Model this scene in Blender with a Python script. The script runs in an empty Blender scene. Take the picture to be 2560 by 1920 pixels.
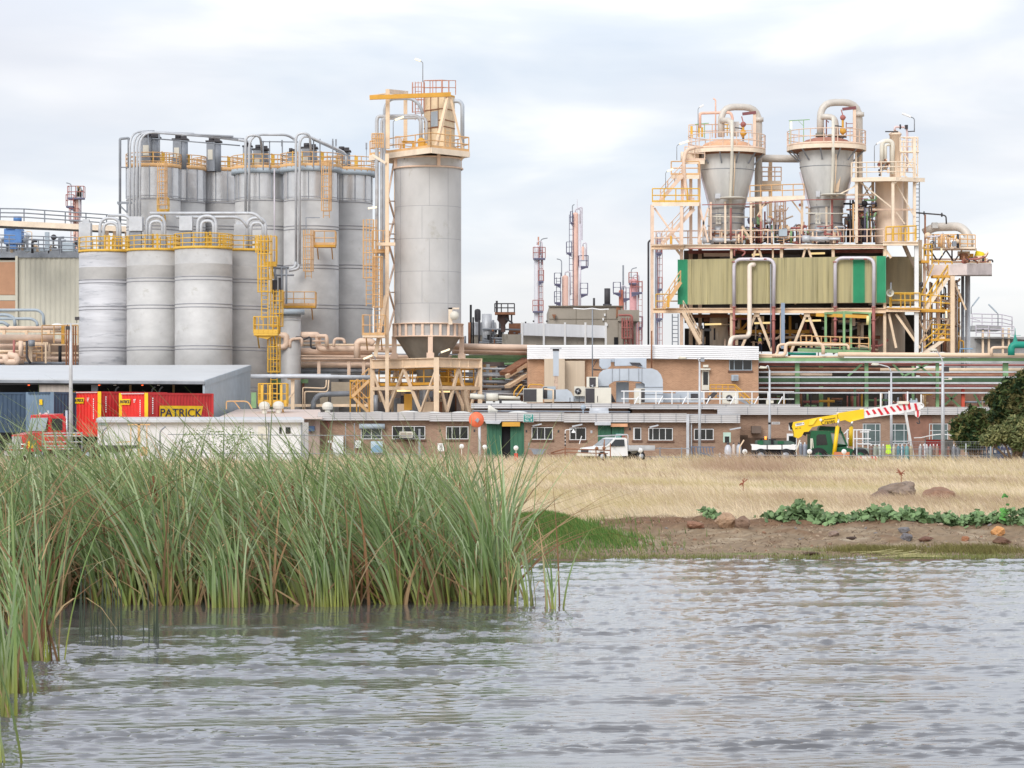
import bpy,bmesh,math,random
import numpy as np
from mathutils import Vector,Matrix,noise as mnoise
R=math.radians
scene=bpy.context.scene
COL=scene.collection
# ---------------------------------------------------------------- camera
F=7000.0;YH=1065.0;H=2.5           # focal length and horizon in photo pixels,eye height in metres
cam=bpy.data.cameras.new('camera');cam_o=bpy.data.objects.new('camera',cam);COL.objects.link(cam_o)
cam.sensor_width=36;cam.lens=F/2560*36;cam.shift_y=(YH-960)/2560
cam.clip_start=.5;cam.clip_end=6000
cam_o.location=(0,0,H);cam_o.rotation_euler=(R(90),0,0)
scene.camera=cam_o
# ---------------------------------------------------------------- light
SUN_EL,SUN_AZ=R(36),R(203)             # soft sun behind the camera,a little to the left
world=bpy.data.worlds.new('World');scene.world=world;world.use_nodes=True
wt=world.node_tree;wt.nodes.clear()
def wn(t,**k):
    n=wt.nodes.new(t)
    for a,b in k.items(): setattr(n,a,b)
    return n
L=wt.links.new
out=wn('ShaderNodeOutputWorld');bg=wn('ShaderNodeBackground');L(bg.outputs[0],out.inputs[0])
sky=wn('ShaderNodeTexSky',sky_type='NISHITA');sky.sun_disc=False;sky.sun_elevation=SUN_EL;sky.sun_rotation=SUN_AZ
sky.dust_density=2.0
skm=wn('ShaderNodeMix',data_type='RGBA',blend_type='MULTIPLY');skm.inputs[0].default_value=1
L(sky.outputs[0],skm.inputs[6]);skm.inputs[7].default_value=(.10,.10,.10,1)
tc=wn('ShaderNodeTexCoord');mp=wn('ShaderNodeMapping');mp.inputs['Scale'].default_value=(7,7,26)
L(tc.outputs['Generated'],mp.inputs[0])
nz=wn('ShaderNodeTexNoise');nz.inputs['Scale'].default_value=1;nz.inputs['Detail'].default_value=5;nz.inputs['Roughness'].default_value=.5
nz.inputs['Distortion'].default_value=.3
mp.inputs['Location'].default_value=(3.1,1.0,4.4)
L(mp.outputs[0],nz.inputs['Vector'])
cr=wn('ShaderNodeValToRGB');e=cr.color_ramp;e.elements[0].position=.38;e.elements[0].color=(.70,.765,.865,1)
e.elements[1].position=.61;e.elements[1].color=(1.02,1.02,1.03,1)
el=e.elements.new(.5);el.color=(.82,.86,.92,1)
L(nz.outputs[0],cr.inputs[0])
mp2=wn('ShaderNodeMapping');mp2.inputs['Scale'].default_value=(3,3,12);mp2.inputs['Location'].default_value=(7.3,2.2,0.5)
L(tc.outputs['Generated'],mp2.inputs[0])
nz2=wn('ShaderNodeTexNoise');nz2.inputs['Scale'].default_value=1;nz2.inputs['Detail'].default_value=4
L(mp2.outputs[0],nz2.inputs['Vector'])
cr2=wn('ShaderNodeValToRGB');e=cr2.color_ramp;e.elements[0].position=.42;e.elements[0].color=(0,0,0,1);e.elements[1].position=.66;e.elements[1].color=(1,1,1,1)
L(nz2.outputs[0],cr2.inputs[0])
gray=wn('ShaderNodeMix',data_type='RGBA');L(cr2.outputs[0],gray.inputs[0]);L(cr.outputs[0],gray.inputs[6]);gray.inputs[7].default_value=(.74,.75,.82,1)
sep=wn('ShaderNodeSeparateXYZ');L(tc.outputs['Generated'],sep.inputs[0])
mr=wn('ShaderNodeMapRange');mr.inputs[1].default_value=.0;mr.inputs[2].default_value=.075;mr.inputs[3].default_value=.85;mr.inputs[4].default_value=0
L(sep.outputs[2],mr.inputs[0])
warm=wn('ShaderNodeMix',data_type='RGBA');L(mr.outputs[0],warm.inputs[0]);L(gray.outputs[2],warm.inputs[6]);warm.inputs[7].default_value=(.90,.88,.84,1)
fin=wn('ShaderNodeMix',data_type='RGBA');fin.inputs[0].default_value=.86
L(skm.outputs[2],fin.inputs[6]);L(warm.outputs[2],fin.inputs[7])
L(fin.outputs[2],bg.inputs[0]);zb=wn('ShaderNodeValToRGB');e=zb.color_ramp;e.elements[0].position=.13;e.elements[0].color=(.43,.43,.43,1);e.elements[1].position=.24;e.elements[1].color=(.58,.58,.58,1)
for a_,c_ in ((.40,.46),(.7,.44)): q_=e.elements.new(a_);q_.color=(c_,c_,c_,1)
zm=wn('ShaderNodeMath',operation='MULTIPLY');zm.inputs[1].default_value=2;L(sep.outputs[2],zb.inputs[0]);L(zb.outputs[0],zm.inputs[0]);L(zm.outputs[0],bg.inputs[1])  # strength by elevation: sky above the view shaped to brighten water reflections
sl=bpy.data.lights.new('sun','SUN');sl.energy=1.5;sl.angle=R(32);sl.color=(1,.97,.92)
so=bpy.data.objects.new('sun',sl);COL.objects.link(so)
sd=Vector((math.sin(SUN_AZ)*math.cos(SUN_EL),math.cos(SUN_AZ)*math.cos(SUN_EL),math.sin(SUN_EL)))
so.rotation_euler=sd.to_track_quat('Z','Y').to_euler();so.location=(0,-20,60)
scene.view_settings.view_transform = 'Standard';scene.view_settings.look = 'None'
scene.view_settings.exposure=0.42;scene.view_settings.gamma=1
scene.render.engine = 'CYCLES'
scene.render.resolution_x=1024;scene.render.resolution_y=768
# ---------------------------------------------------------------- helpers
rnd=random.Random(7)
def PX(x,d): return (x-1280)*d/F
def PZ(y,d): return H+(YH-y)*d/F
def P(x,y,d): return Vector((PX(x,d),d,PZ(y,d)))
def S(r,g,b,k=1.0):
    f=lambda c: ((c/255+.055)/1.055)**2.4 if c > 10 else c/255/12.92
    return (f(r)*k,f(g)*k,f(b)*k)
MATS={}
def mat(name,rgb,rough=.65,metal=0.0,var=.18,sc=1.2,stretch=(1,1,1),rust=None,ra=.62,bump=0,emit=0,spec=.4,c2=None):
    m=bpy.data.materials.new(name);m.use_nodes=True;t=m.node_tree;n=t.nodes;p=n['Principled BSDF'];l=t.links.new
    p.inputs['Roughness'].default_value=rough;p.inputs['Metallic'].default_value=metal
    p.inputs['Specular IOR Level'].default_value=spec
    tc=n.new('ShaderNodeTexCoord');mp=n.new('ShaderNodeMapping');mp.inputs['Scale'].default_value=stretch;l(tc.outputs['Object'],mp.inputs[0])
    nz=n.new('ShaderNodeTexNoise');nz.inputs['Scale'].default_value=sc;nz.inputs['Detail'].default_value=6;nz.inputs['Roughness'].default_value=.6
    l(mp.outputs[0],nz.inputs['Vector'])
    mx=n.new('ShaderNodeMix');mx.data_type = 'RGBA'
    mr=n.new('ShaderNodeMapRange');mr.inputs[1].default_value=.3;mr.inputs[2].default_value=.7;l(nz.outputs[0],mr.inputs[0]);l(mr.outputs[0],mx.inputs[0])
    a=tuple(c*(1-var) for c in rgb) if c2 is None else c2;b=tuple(min(1,c*(1+var*.6)) for c in rgb)
    mx.inputs[6].default_value=(*a,1);mx.inputs[7].default_value=(*b,1);o=mx.outputs[2]
    if rust:
        n2=n.new('ShaderNodeTexNoise');n2.inputs['Scale'].default_value=sc*1.7;n2.inputs['Detail'].default_value=8;n2.inputs['Roughness'].default_value=.7;l(mp.outputs[0],n2.inputs['Vector'])
        r2=n.new('ShaderNodeMapRange');r2.inputs[1].default_value=ra;r2.inputs[2].default_value=ra+.1;l(n2.outputs[0],r2.inputs[0])
        m2=n.new('ShaderNodeMix');m2.data_type = 'RGBA';l(r2.outputs[0],m2.inputs[0]);l(o,m2.inputs[6]);m2.inputs[7].default_value=(*rust,1);o=m2.outputs[2]
    l(o,p.inputs['Base Color'])
    if bump:
        bp=n.new('ShaderNodeBump');bp.inputs['Strength'].default_value=bump;bp.inputs['Distance'].default_value=.05;l(nz.outputs[0],bp.inputs['Height']);l(bp.outputs[0],p.inputs['Normal'])
    if emit:
        p.inputs['Emission Color'].default_value=(*rgb,1);p.inputs['Emission Strength'].default_value=emit
    MATS[name]=m;return m
RU=S(150,95,60)
cream=mat('cream_paint',S(236,210,180),.6,rust=S(180,135,100),ra=.66,var=.15)
peach=mat('peach_paint',S(234,206,184),.55,var=.16,rust=S(205,160,135),ra=.68)
paleb=mat('pale_beam_paint',S(240,222,200),.6,var=.16,rust=S(180,130,90),ra=.68)
yellow=mat('yellow_paint',S(228,182,76),.55,var=.15,rust=S(185,120,50),ra=.64)
orange_r=mat('faded_orange_paint',S(226,182,130),.6,var=.2,rust=S(200,130,80),ra=.62)
goldy=mat('golden_beam_paint',S(216,162,66),.55,var=.15)
galv=mat('galvanised_steel',S(200,203,208),.5,.15,var=.2)
galvd=mat('dull_galvanised_steel',S(150,155,163),.55,.2,var=.25)
bluegr=mat('blue_grey_paint',S(172,184,194),.6,var=.12)
alum=mat('weathered_aluminium',S(196,195,194),.6,.12,var=.16,sc=.5,stretch=(1,1,1.6),rust=S(178,176,171),ra=.6,bump=.05)
alum_st=mat('streaked_aluminium',S(200,200,204),.58,.12,var=.26,sc=.6,stretch=(.35,.35,3.2),rust=S(156,158,164),ra=.55)
alum_b=mat('banded_aluminium',S(184,182,180),.6,.12,var=.14,sc=.8,stretch=(1,1,2))
shiny=mat('dented_bright_sheet',S(215,215,216),.25,.6,var=.12,sc=.7,bump=.9)
conc=mat('aged_concrete',S(170,162,150),.9,var=.22,sc=.5,rust=S(120,115,105),ra=.6,stretch=(1,1,.4))
fascia=mat('grey_white_fascia',S(206,204,204),.6,var=.1,sc=.6,rust=S(175,170,165),ra=.66)
whitef=mat('white_fascia',S(236,236,238),.55,var=.06,sc=.6,stretch=(1,1,.2),rust=S(205,180,150),ra=.7)
white=mat('white_paint',S(236,236,236),.5,var=.06)
offwh=mat('off_white_casing',S(222,218,206),.55,var=.08)
dark=mat('dark_steel',S(70,68,72),.6,var=.3)
black=mat('black_opening',S(32,32,36),.8,var=.3)
rusty=mat('rusty_steel',S(150,105,80),.8,var=.35,sc=2)
redp=mat('dull_red_pipe_paint',S(174,110,104),.6,var=.25)
pinkred=mat('faded_red_paint',S(206,150,128),.6,var=.2)
pinkcol=mat('salmon_column_paint',S(234,194,178),.6,var=.1)
navy=mat('dark_blue_steel',S(104,102,126),.6,var=.2)
greenst=mat('pale_green_steel',S(140,178,130),.6,var=.2,rust=S(110,140,105),ra=.6)
greend=mat('green_door_paint',S(62,112,88),.6,var=.12)
teal=mat('teal_paint',S(35,150,130),.45,var=.1)
clkh=mat('khaki_cladding',S(224,217,184),.7,var=.2,sc=.5,stretch=(7,7,.15),rust=S(160,150,108),ra=.56)
clgr=mat('green_cladding',S(100,196,158),.6,var=.12,sc=.6)
clcr=mat('cream_cladding',S(208,204,188),.7,var=.08,sc=.4)
lilac=mat('pale_pipe_lagging',S(212,206,214),.45,.2,var=.12)
greyv=mat('grey_vessel_lagging',S(206,206,204),.6,.08,var=.22,sc=.55,stretch=(1.6,1.6,.4),rust=S(135,132,128),ra=.62)
duct=mat('galvanised_duct',S(190,198,208),.5,.15,var=.12,sc=.8)
glass=mat('window_glass',S(70,78,80),.08,0,var=.5,sc=.35,spec=.6)
glassd=mat('dark_window_glass',S(38,42,44),.1,0,var=.5,sc=.35,spec=.6)
rubber=mat('black_rubber',S(38,38,40),.85)
lit=mat('lit_tube',(1,.75,.35),.5,emit=.7,var=0)
litw=mat('lit_lamp_cover',(1,.88,.62),.5,emit=.35,var=0)
signw=mat('sign_white',S(240,240,240),.5,var=.03)
letterw=mat('white_lettering',S(240,240,240),.5,var=.02)
letterd=mat('dark_lettering',S(40,40,80),.5,var=.02)
letterk=mat('black_lettering',S(35,35,35),.5,var=.02)
roofm=mat('pale_metal_roof',S(206,209,212),.5,.1,var=.06,sc=.3)
def brickmat(name,c,c2,scl):
    m=bpy.data.materials.new(name);m.use_nodes=True;t=m.node_tree;n=t.nodes;p=n['Principled BSDF'];l=t.links.new
    p.inputs['Roughness'].default_value=.9
    tc=n.new('ShaderNodeTexCoord');sp=n.new('ShaderNodeSeparateXYZ');cb=n.new('ShaderNodeCombineXYZ');l(tc.outputs['Object'],sp.inputs[0])
    ad=n.new('ShaderNodeMath');ad.operation = 'ADD';l(sp.outputs[0],ad.inputs[0]);l(sp.outputs[1],ad.inputs[1]);l(ad.outputs[0],cb.inputs[0]);l(sp.outputs[2],cb.inputs[1])
    b=n.new('ShaderNodeTexBrick');b.inputs['Scale'].default_value=scl;l(cb.outputs[0],b.inputs['Vector'])
    b.inputs['Color1'].default_value=(*c,1);b.inputs['Color2'].default_value=(*c2,1);b.inputs['Mortar'].default_value=(*[x*1.15 for x in c],1)
    b.inputs['Brick Width'].default_value=.24;b.inputs['Row Height'].default_value=.086;b.inputs['Mortar Size'].default_value=.01
    nz=n.new('ShaderNodeTexNoise');nz.inputs['Scale'].default_value=.45;nz.inputs['Detail'].default_value=7;l(tc.outputs['Object'],nz.inputs['Vector'])
    mr=n.new('ShaderNodeMapRange');mr.inputs[1].default_value=.3;mr.inputs[2].default_value=.7;mr.inputs[3].default_value=.82;mr.inputs[4].default_value=1.12;l(nz.outputs[0],mr.inputs[0])
    mx=n.new('ShaderNodeMix');mx.data_type = 'RGBA';mx.blend_type = 'MULTIPLY';mx.inputs[0].default_value=1;l(b.outputs[0],mx.inputs[6]);l(mr.outputs[0],mx.inputs[7]);l(mx.outputs[2],p.inputs['Base Color'])
    return m
brick=brickmat('brown_brick',S(166,138,118),S(146,118,100),1)
brick2=brickmat('tan_brick',S(186,148,120),S(168,132,106),1)
def tagit(o,label=None,cat=None,group=None,kind=None):
    if label: o['label']=label
    if cat: o['category']=cat
    if group: o['group']=group
    if kind: o['kind']=kind
    return o
def thing(name,label,cat,loc=(0,0,0),rz=0,group=None):
    o=bpy.data.objects.new(name,None);COL.objects.link(o);o.empty_display_size=.2
    o.location=loc;o.rotation_euler=(0,0,rz);return tagit(o,label,cat,group)
def root_of(o):
    while o.parent: o=o.parent
    return o
class B:
    def __init__(s): s.v=[];s.f=[];s.sm=[]
    def add(s,vs,fs,smooth=False):
        k=len(s.v);s.v+=[tuple(v) for v in vs];s.f+=[tuple(i+k for i in f) for f in fs];s.sm+=[smooth]*len(fs);return s
    def ob(s,o,a,b,c):
        o,a,b,c=map(Vector,(o,a,b,c))
        vs=[o,o+a,o+a+b,o+b,o+c,o+a+c,o+a+b+c,o+b+c]
        return s.add(vs,[(0,3,2,1),(4,5,6,7),(0,1,5,4),(1,2,6,5),(2,3,7,6),(3,0,4,7)])
    def box(s,x0,x1,y0,y1,z0,z1): return s.ob((x0,y0,z0),(x1-x0,0,0),(0,y1-y0,0),(0,0,z1-z0))
    def pb(s,x0,x1,y0,y1,d,dd=.3):      # px box: x0..x1,y0(top)..y1(bottom),front at depth d
        return s.box(PX(x0,d),PX(x1,d),d,d+dd,PZ(y1,d),PZ(y0,d))
    def bar(s,p,q,w=.15,h=None):
        p=Vector(p);q=Vector(q);h=h or w;t=(q-p)
        if t.length < 1e-6: return s
        t.normalize();up=Vector((0,0,1)) if abs(t.z) < .95 else Vector((0,1,0))
        a=t.cross(up).normalized();c=a.cross(t).normalized()
        return s.ob(p-a*w/2-c*h/2,q-p,a*w,c*h)
    def pbar(s,x0,y0,x1,y1,d,w=.15,d1=None,h=None): return s.bar(P(x0,y0,d),P(x1,y1,d1 or d),w,h)
    def tube(s,pts,r=.05,n=6,fil=0,cap=True):
        pts=[Vector(p) for p in pts]
        if fil:
            o=[pts[0]]
            for i in range(1,len(pts)-1):
                a,b,c=pts[i-1],pts[i],pts[i+1];f=min(fil,(b-a).length*.49,(c-b).length*.49)
                p0=b+(a-b).normalized()*f;p1=b+(c-b).normalized()*f
                for k in range(6):
                    t=k/5;o.append(p0*(1-t)**2+b*2*t*(1-t)+p1*t*t)
            o.append(pts[-1]);pts=o
        vs=[];fs=[];m=len(pts);u=None
        for i,p in enumerate(pts):
            t=(pts[min(i+1,m-1)]-pts[max(i-1,0)])
            if t.length < 1e-7: t=Vector((0,0,1))
            t.normalize()
            if u is None: u=t.cross(Vector((0,0,1)) if abs(t.z) < .9 else Vector((1,0,0)))
            u=(u-t*u.dot(t))
            if u.length < 1e-5: u=t.cross(Vector((0,1,0)))
            u.normalize();w=t.cross(u)
            rr=r[i] if isinstance(r,(list,tuple)) else r
            vs+=[p+(u*math.cos(2*math.pi*k/n)+w*math.sin(2*math.pi*k/n))*rr for k in range(n)]
        for i in range(m-1):
            for k in range(n):
                k2=(k+1) % n;fs.append((i*n+k,i*n+k2,(i+1)*n+k2,(i+1)*n+k))
        if n > 2 and cap: fs+=[tuple(reversed(range(n))),tuple(range((m-1)*n,m*n))]
        return s.add(vs,fs,n > 5)
    def pt(s,pts,r=.05,n=8,fil=.5,d=None):
        return s.tube([P(p[0],p[1],p[2] if len(p) > 2 else d) for p in pts],r,n,fil)
    def lathe(s,c,prof,n=32,a0=0,a1=2*math.pi,smooth=True):
        full=abs(a1-a0-2*math.pi) < 1e-6;m=n if full else n+1;vs=[];fs=[]
        for r,z in prof: vs+=[(c[0]+r*math.cos(a0+(a1-a0)*k/n),c[1]+r*math.sin(a0+(a1-a0)*k/n),c[2]+z) for k in range(m)]
        for i in range(len(prof)-1):
            for k in range(n):
                k2=(k+1) % m;fs.append((i*m+k,i*m+k2,(i+1)*m+k2,(i+1)*m+k))
        s.add(vs,fs,smooth)
        return s
    def cyl(s,c,r,z0,z1,n=24,r1=None):
        r1=r if r1 is None else r1;k=len(s.v)
        s.lathe(c,[(r,z0),(r1,z1)],n)
        s.f+=[tuple(range(k+n,k+2*n)),tuple(reversed(range(k,k+n)))];s.sm+=[False,False]
        return s
    def disc(s,c,r,t=.03,ax='y',n=20):
        c=Vector(c);e=Vector((0,t/2,0)) if ax=='y' else (Vector((t/2,0,0)) if ax=='x' else Vector((0,0,t/2)))
        return s.tube([c-e,c+e],r,n)
    def prism(s,pts,d,dd):                   # px outline given real thickness
        n=len(pts);a=[P(x,y,d) for x,y in pts];b=[p+Vector((0,dd,0)) for p in a]
        area=sum(pts[i][0]*pts[(i+1) % n][1]-pts[(i+1) % n][0]*pts[i][1] for i in range(n))
        fr=tuple(range(n));
        fs=[fr if area < 0 else fr[::-1],tuple(range(n,2*n))[::-1] if area < 0 else tuple(range(n,2*n))]
        fs+=[(i,(i+1) % n,n+(i+1) % n,n+i)[::-1 if area < 0 else 1] for i in range(n)]
        return s.add(a+b,fs)
    def poly(s,pts): return s.add([Vector(p) for p in pts],[tuple(range(len(pts)))])
    def ball(s,c,r,n=10,sz=(1,1,1)):
        pr=[(max(1e-4,math.sin(math.pi*i/n))*r,-math.cos(math.pi*i/n)*r*sz[2]) for i in range(n+1)]
        k=len(s.v);s.lathe((0,0,0),pr,n*2)
        for i in range(k,len(s.v)): v=s.v[i];s.v[i]=(c[0]+v[0]*sz[0],c[1]+v[1]*sz[1],c[2]+v[2])
        return s
    def rail(s,pts,h=1.1,sp=1.5,r=.03,mid=1,closed=False,toe=0,n=4):
        pts=[Vector(p) for p in pts]
        if closed: pts=pts+[pts[0]]
        up=Vector((0,0,1))
        for j in range(mid+1): s.tube([p+up*h*(j+1)/(mid+1) for p in pts],r,n)
        for a,b in zip(pts,pts[1:]):
            m=max(1,round((b-a).length/sp))
            for i in range(m): q=a+(b-a)*i/m;s.tube([q,q+up*h],r,n)
            if toe: s.bar(a+up*toe/2,b+up*toe/2,.03,toe)
        s.tube([pts[-1],pts[-1]+up*h],r,n);return s
    def ring(s,c,r,z,h=1.1,a0=0,a1=2*math.pi,n=20,rr=.03,mid=2,toe=0,post=2):
        A=[a0+(a1-a0)*k/n for k in range(n+1)];q=[Vector((c[0]+r*math.cos(a),c[1]+r*math.sin(a),z)) for a in A];up=Vector((0,0,1))
        for j in range(mid): s.tube([p+up*h*(j+1)/mid for p in q],rr,4)
        for p in q[::post]: s.tube([p,p+up*h],rr,4)
        if toe: s.lathe((c[0],c[1],z),[(r,-toe*.4),(r+.02,-toe*.4),(r+.02,toe),(r,toe)],n,a0,a1)
        return s
    def stairs(s,p,q,w=.9,wv=(0,1,0),rail=True,n=None,sw=.22,r=.03):
        p=Vector(p);q=Vector(q);wv=Vector(wv)*w;n=n or max(3,round(abs(q.z-p.z)/.24))
        for o in (Vector((0,0,0)),wv):
            s.bar(p+o,q+o,.06,sw)
            if rail:
                up=Vector((0,0,1))
                s.tube([p+o+up*1.0,q+o+up*1.0],r,4);s.tube([p+o+up*.55,q+o+up*.55],r,4)
                for k in range(4): t=p+(q-p)*k/3+o;s.tube([t,t+up],r,4)
        for i in range(1,n):
            t=p+(q-p)*i/n;hx=(q-p).normalized();hx.z=0;hx=hx.normalized()*.24 if hx.length > .01 else Vector((.2,0,0))
            s.ob(t-hx/2,hx,wv,(0,0,.03))
        return s
    def ladder(s,x,y,z0,z1,w=.45,cage=True,r=.03,cr=.38,step=.35):
        for k in (-1,1): s.tube([(x+k*w/2,y,z0),(x+k*w/2,y,z1)],r,4)
        z=z0+.2
        while z < z1: s.tube([(x-w/2,y,z),(x+w/2,y,z)],r*.7,4);z+=step
        if cage:
            A=[math.pi*(k/6) for k in range(7)];zz=z0+2.2 if z1-z0 > 5 else z0+.6
            ar=lambda z: [(x+cr*math.cos(a),y-cr*1.1*math.sin(a)-.02,z) for a in A]
            z=zz
            while z < z1+.01: s.tube(ar(z),r,4);z+=1.0
            for k in range(7): p=ar(zz)[k];s.tube([p,(p[0],p[1],z1)],r*.8,4)
        return s
    def corr(s,p0,p1,z0,z1,pitch=.3,amp=.05):
        p0=Vector(p0);p1=Vector(p1);t=p1-p0;Lg=t.length;t.normalize();nn=Vector((t.y,-t.x,0));n=max(2,int(Lg/pitch))*4
        vs=[];
        for i in range(n+1):
            q=p0+t*Lg*i/n;k=[0,1,1,0][i % 4];q=q+nn*amp*k;vs+=[(q.x,q.y,z0),(q.x,q.y,z1)]
        return s.add(vs,[(2*i,2*i+2,2*i+3,2*i+1) for i in range(n)])
    def mk(s,name,m,parent=None,local=False):
        if parent and name in SPLITN:
            q=list(range(len(s.v)))
            def fd(i):
                while q[i] != i: q[i]=q[q[i]];i=q[i]
                return i
            for f in s.f:
                for i in f[1:]: q[fd(f[0])]=fd(i)
            gr={}
            for f,sm in zip(s.f,s.sm): gr.setdefault(fd(f[0]),[]).append((f,sm))
            if 1 < len(gr) < 41:
                for g in gr.values():
                    ids=sorted({i for f,_ in g for i in f});mp_={i: k for k,i in enumerate(ids)};nb_=B();nb_.v=[s.v[i] for i in ids];nb_.f=[tuple(mp_[i] for i in f) for f,_ in g];nb_.sm=[x for _,x in g];o=nb_.mk(name,m,parent,local)
                return o
        me=bpy.data.meshes.new(name);off=Vector((0,0,0))
        if parent and not local: off=root_of(parent).location
        me.from_pydata([(v[0]-off[0],v[1]-off[1],v[2]-off[2]) for v in s.v],[],s.f);me.materials.append(m)
        me.polygons.foreach_set('use_smooth',s.sm);me.update()
        o=bpy.data.objects.new(name,me);COL.objects.link(o);o.parent=parent
        return o
    def solo(s,name,m,label,cat,group=None):
        vs=s.v;x=[v[0] for v in vs];y=[v[1] for v in vs];z=min(v[2] for v in vs)
        c=Vector(((min(x)+max(x))/2,(min(y)+max(y))/2,z));s.v=[(v[0]-c.x,v[1]-c.y,v[2]-c.z) for v in vs]
        o=s.mk(name,m);o.location=c;return tagit(o,label,cat,group)
def dup(root,loc,label=None,rz=None,group=None,scale=None):
    def cp(o,par):
        c=o.copy();COL.objects.link(c);c.parent=par
        for ch in [q for q in bpy.data.objects if q.parent==o]: cp(ch,c)
        return c
    r=cp(root,None);r.location=loc
    if rz is not None: r.rotation_euler=(0,0,rz)
    if scale: r.scale=scale
    if label: r['label']=label
    if group: r['group']=group
    return r
def text(s,size,p,m,parent,name='lettering',xs=1,rot=(math.pi/2,0,0),ext=.004,shear=0,local=False,align='CENTER'):
    cu=bpy.data.curves.new('t','FONT');cu.body=s;cu.size=size;cu.extrude=ext;cu.align_x=align;cu.align_y = 'CENTER';cu.shear=shear;cu.resolution_u=3;cu.space_line=.8
    o=bpy.data.objects.new('t',cu);COL.objects.link(o);bpy.context.view_layer.update()
    me=bpy.data.meshes.new_from_object(o.evaluated_get(bpy.context.evaluated_depsgraph_get()))
    bpy.data.objects.remove(o);bpy.data.curves.remove(cu)
    off=Vector((0,0,0)) if local or not parent else root_of(parent).location
    from mathutils import Euler
    me.transform(Matrix.Translation(Vector(p)-off) @ Euler(rot).to_matrix().to_4x4() @ Matrix.Diagonal((xs,1,1,1)))
    me.materials.clear();me.materials.append(m);me.name=name
    q=bpy.data.objects.new(name,me);COL.objects.link(q);q.parent=parent;return q
GZ=.15
SPLITN=set('gate landing dark_fitting corner_post tube_light door_hood yellow_railing seam_ring clamp floodlight dark_flange flange access_gate column post bracket floor_beam red_leg prop support_column rail portal_post strut green_beam unit yellow_guard lamp gutter door_panel stain knee_brace v_brace green_panel strap small_pipe downpipe hoop yellow_member low_beam upright cladding_rail window grey_panel wall_lamp'.split())
# ---------------------------------------------------------------- the setting: ground,water
nr=np.random.RandomState(5)
def vn(x,y,seed=0,oct=4,sc=1.0):
    o=np.zeros_like(x,dtype=float);a=1;tot=0;r=np.random.RandomState(seed)
    for k in range(oct):
        for j in range(3):
            th=r.rand()*6.28;ph=r.rand()*6.28;f=sc*(2**k)*(1+.4*r.rand())
            o+=a*np.sin((x*np.cos(th)+y*np.sin(th))*f+ph+1.3*np.sin((x*np.sin(th)-y*np.cos(th))*f*.7+ph*2))/3
        tot+=a;a *= .55
    return o/tot
def sstep(a,b,x): t=np.clip((x-a)/(b-a),0,1);return t*t*(3-2*t)
def gz(x,y):
    x=np.asarray(x,float);y=np.asarray(y,float)
    sh=52.3+.5*vn(x,y*0,3,3,.8);t=y-sh
    z=-.75*(1-sstep(-7,0,t))+.10*sstep(0,3.2,t)+.40*sstep(2.8,7.2,t)+.14*vn(x,y,9,4,1.1)*sstep(1.5,4,t)*(1-sstep(8,14,t))
    z=z+.045*vn(x,y*1.3,12,5,3.0)*sstep(.4,2,t)*(1-sstep(10,30,t))+.09*np.abs(vn(x,y,14,5,4.0))*sstep(2.5,4,t)*(1-sstep(7.5,9,t))
    z=z-.35*sstep(12,120,t)
    z=z+.10*vn(x,y,21,3,.35)*sstep(9,20,t)*(1-sstep(110,130,t))
    m=((x-.62)/1.3)**2+((y-55.9)/1.8)**2                      # green mound beside the reeds
    z=z+.46*np.exp(-m*1.3)
    return z
def gzs(x,y): return float(gz(np.array([x]),np.array([y]))[0])
def arrmesh(name,V,Fq,m,cols=None,smooth=False,parent=None):
    me=bpy.data.meshes.new(name);V=np.asarray(V,np.float32);Fq=np.asarray(Fq,np.int32)
    me.vertices.add(len(V));me.vertices.foreach_set('co',V.ravel());k=Fq.shape[1]
    me.loops.add(Fq.size);me.loops.foreach_set('vertex_index',Fq.ravel());me.polygons.add(len(Fq))
    me.polygons.foreach_set('loop_start',np.arange(0,Fq.size,k,dtype=np.int32));me.polygons.foreach_set('loop_total',np.full(len(Fq),k,np.int32))
    me.polygons.foreach_set('use_smooth',np.full(len(Fq),smooth))
    if cols is not None:
        a=me.color_attributes.new('col','FLOAT_COLOR','POINT');c=np.ones((len(V),4),np.float32);c[:,:3]=cols;a.data.foreach_set('color',c.ravel())
    me.materials.append(m);me.update(calc_edges=True);o=bpy.data.objects.new(name,me);COL.objects.link(o);o.parent=parent;return o
def grid(xs,ys,zf):
    Xg,Yg=np.meshgrid(xs,ys);Z=zf(Xg,Yg);n,m=Xg.shape;V=np.stack([Xg,Yg,Z],-1).reshape(-1,3)
    i=(np.arange(n-1)[:,None]*m+np.arange(m-1)[None,:]).ravel();return V,np.stack([i,i+1,i+m+1,i+m],1)
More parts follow.
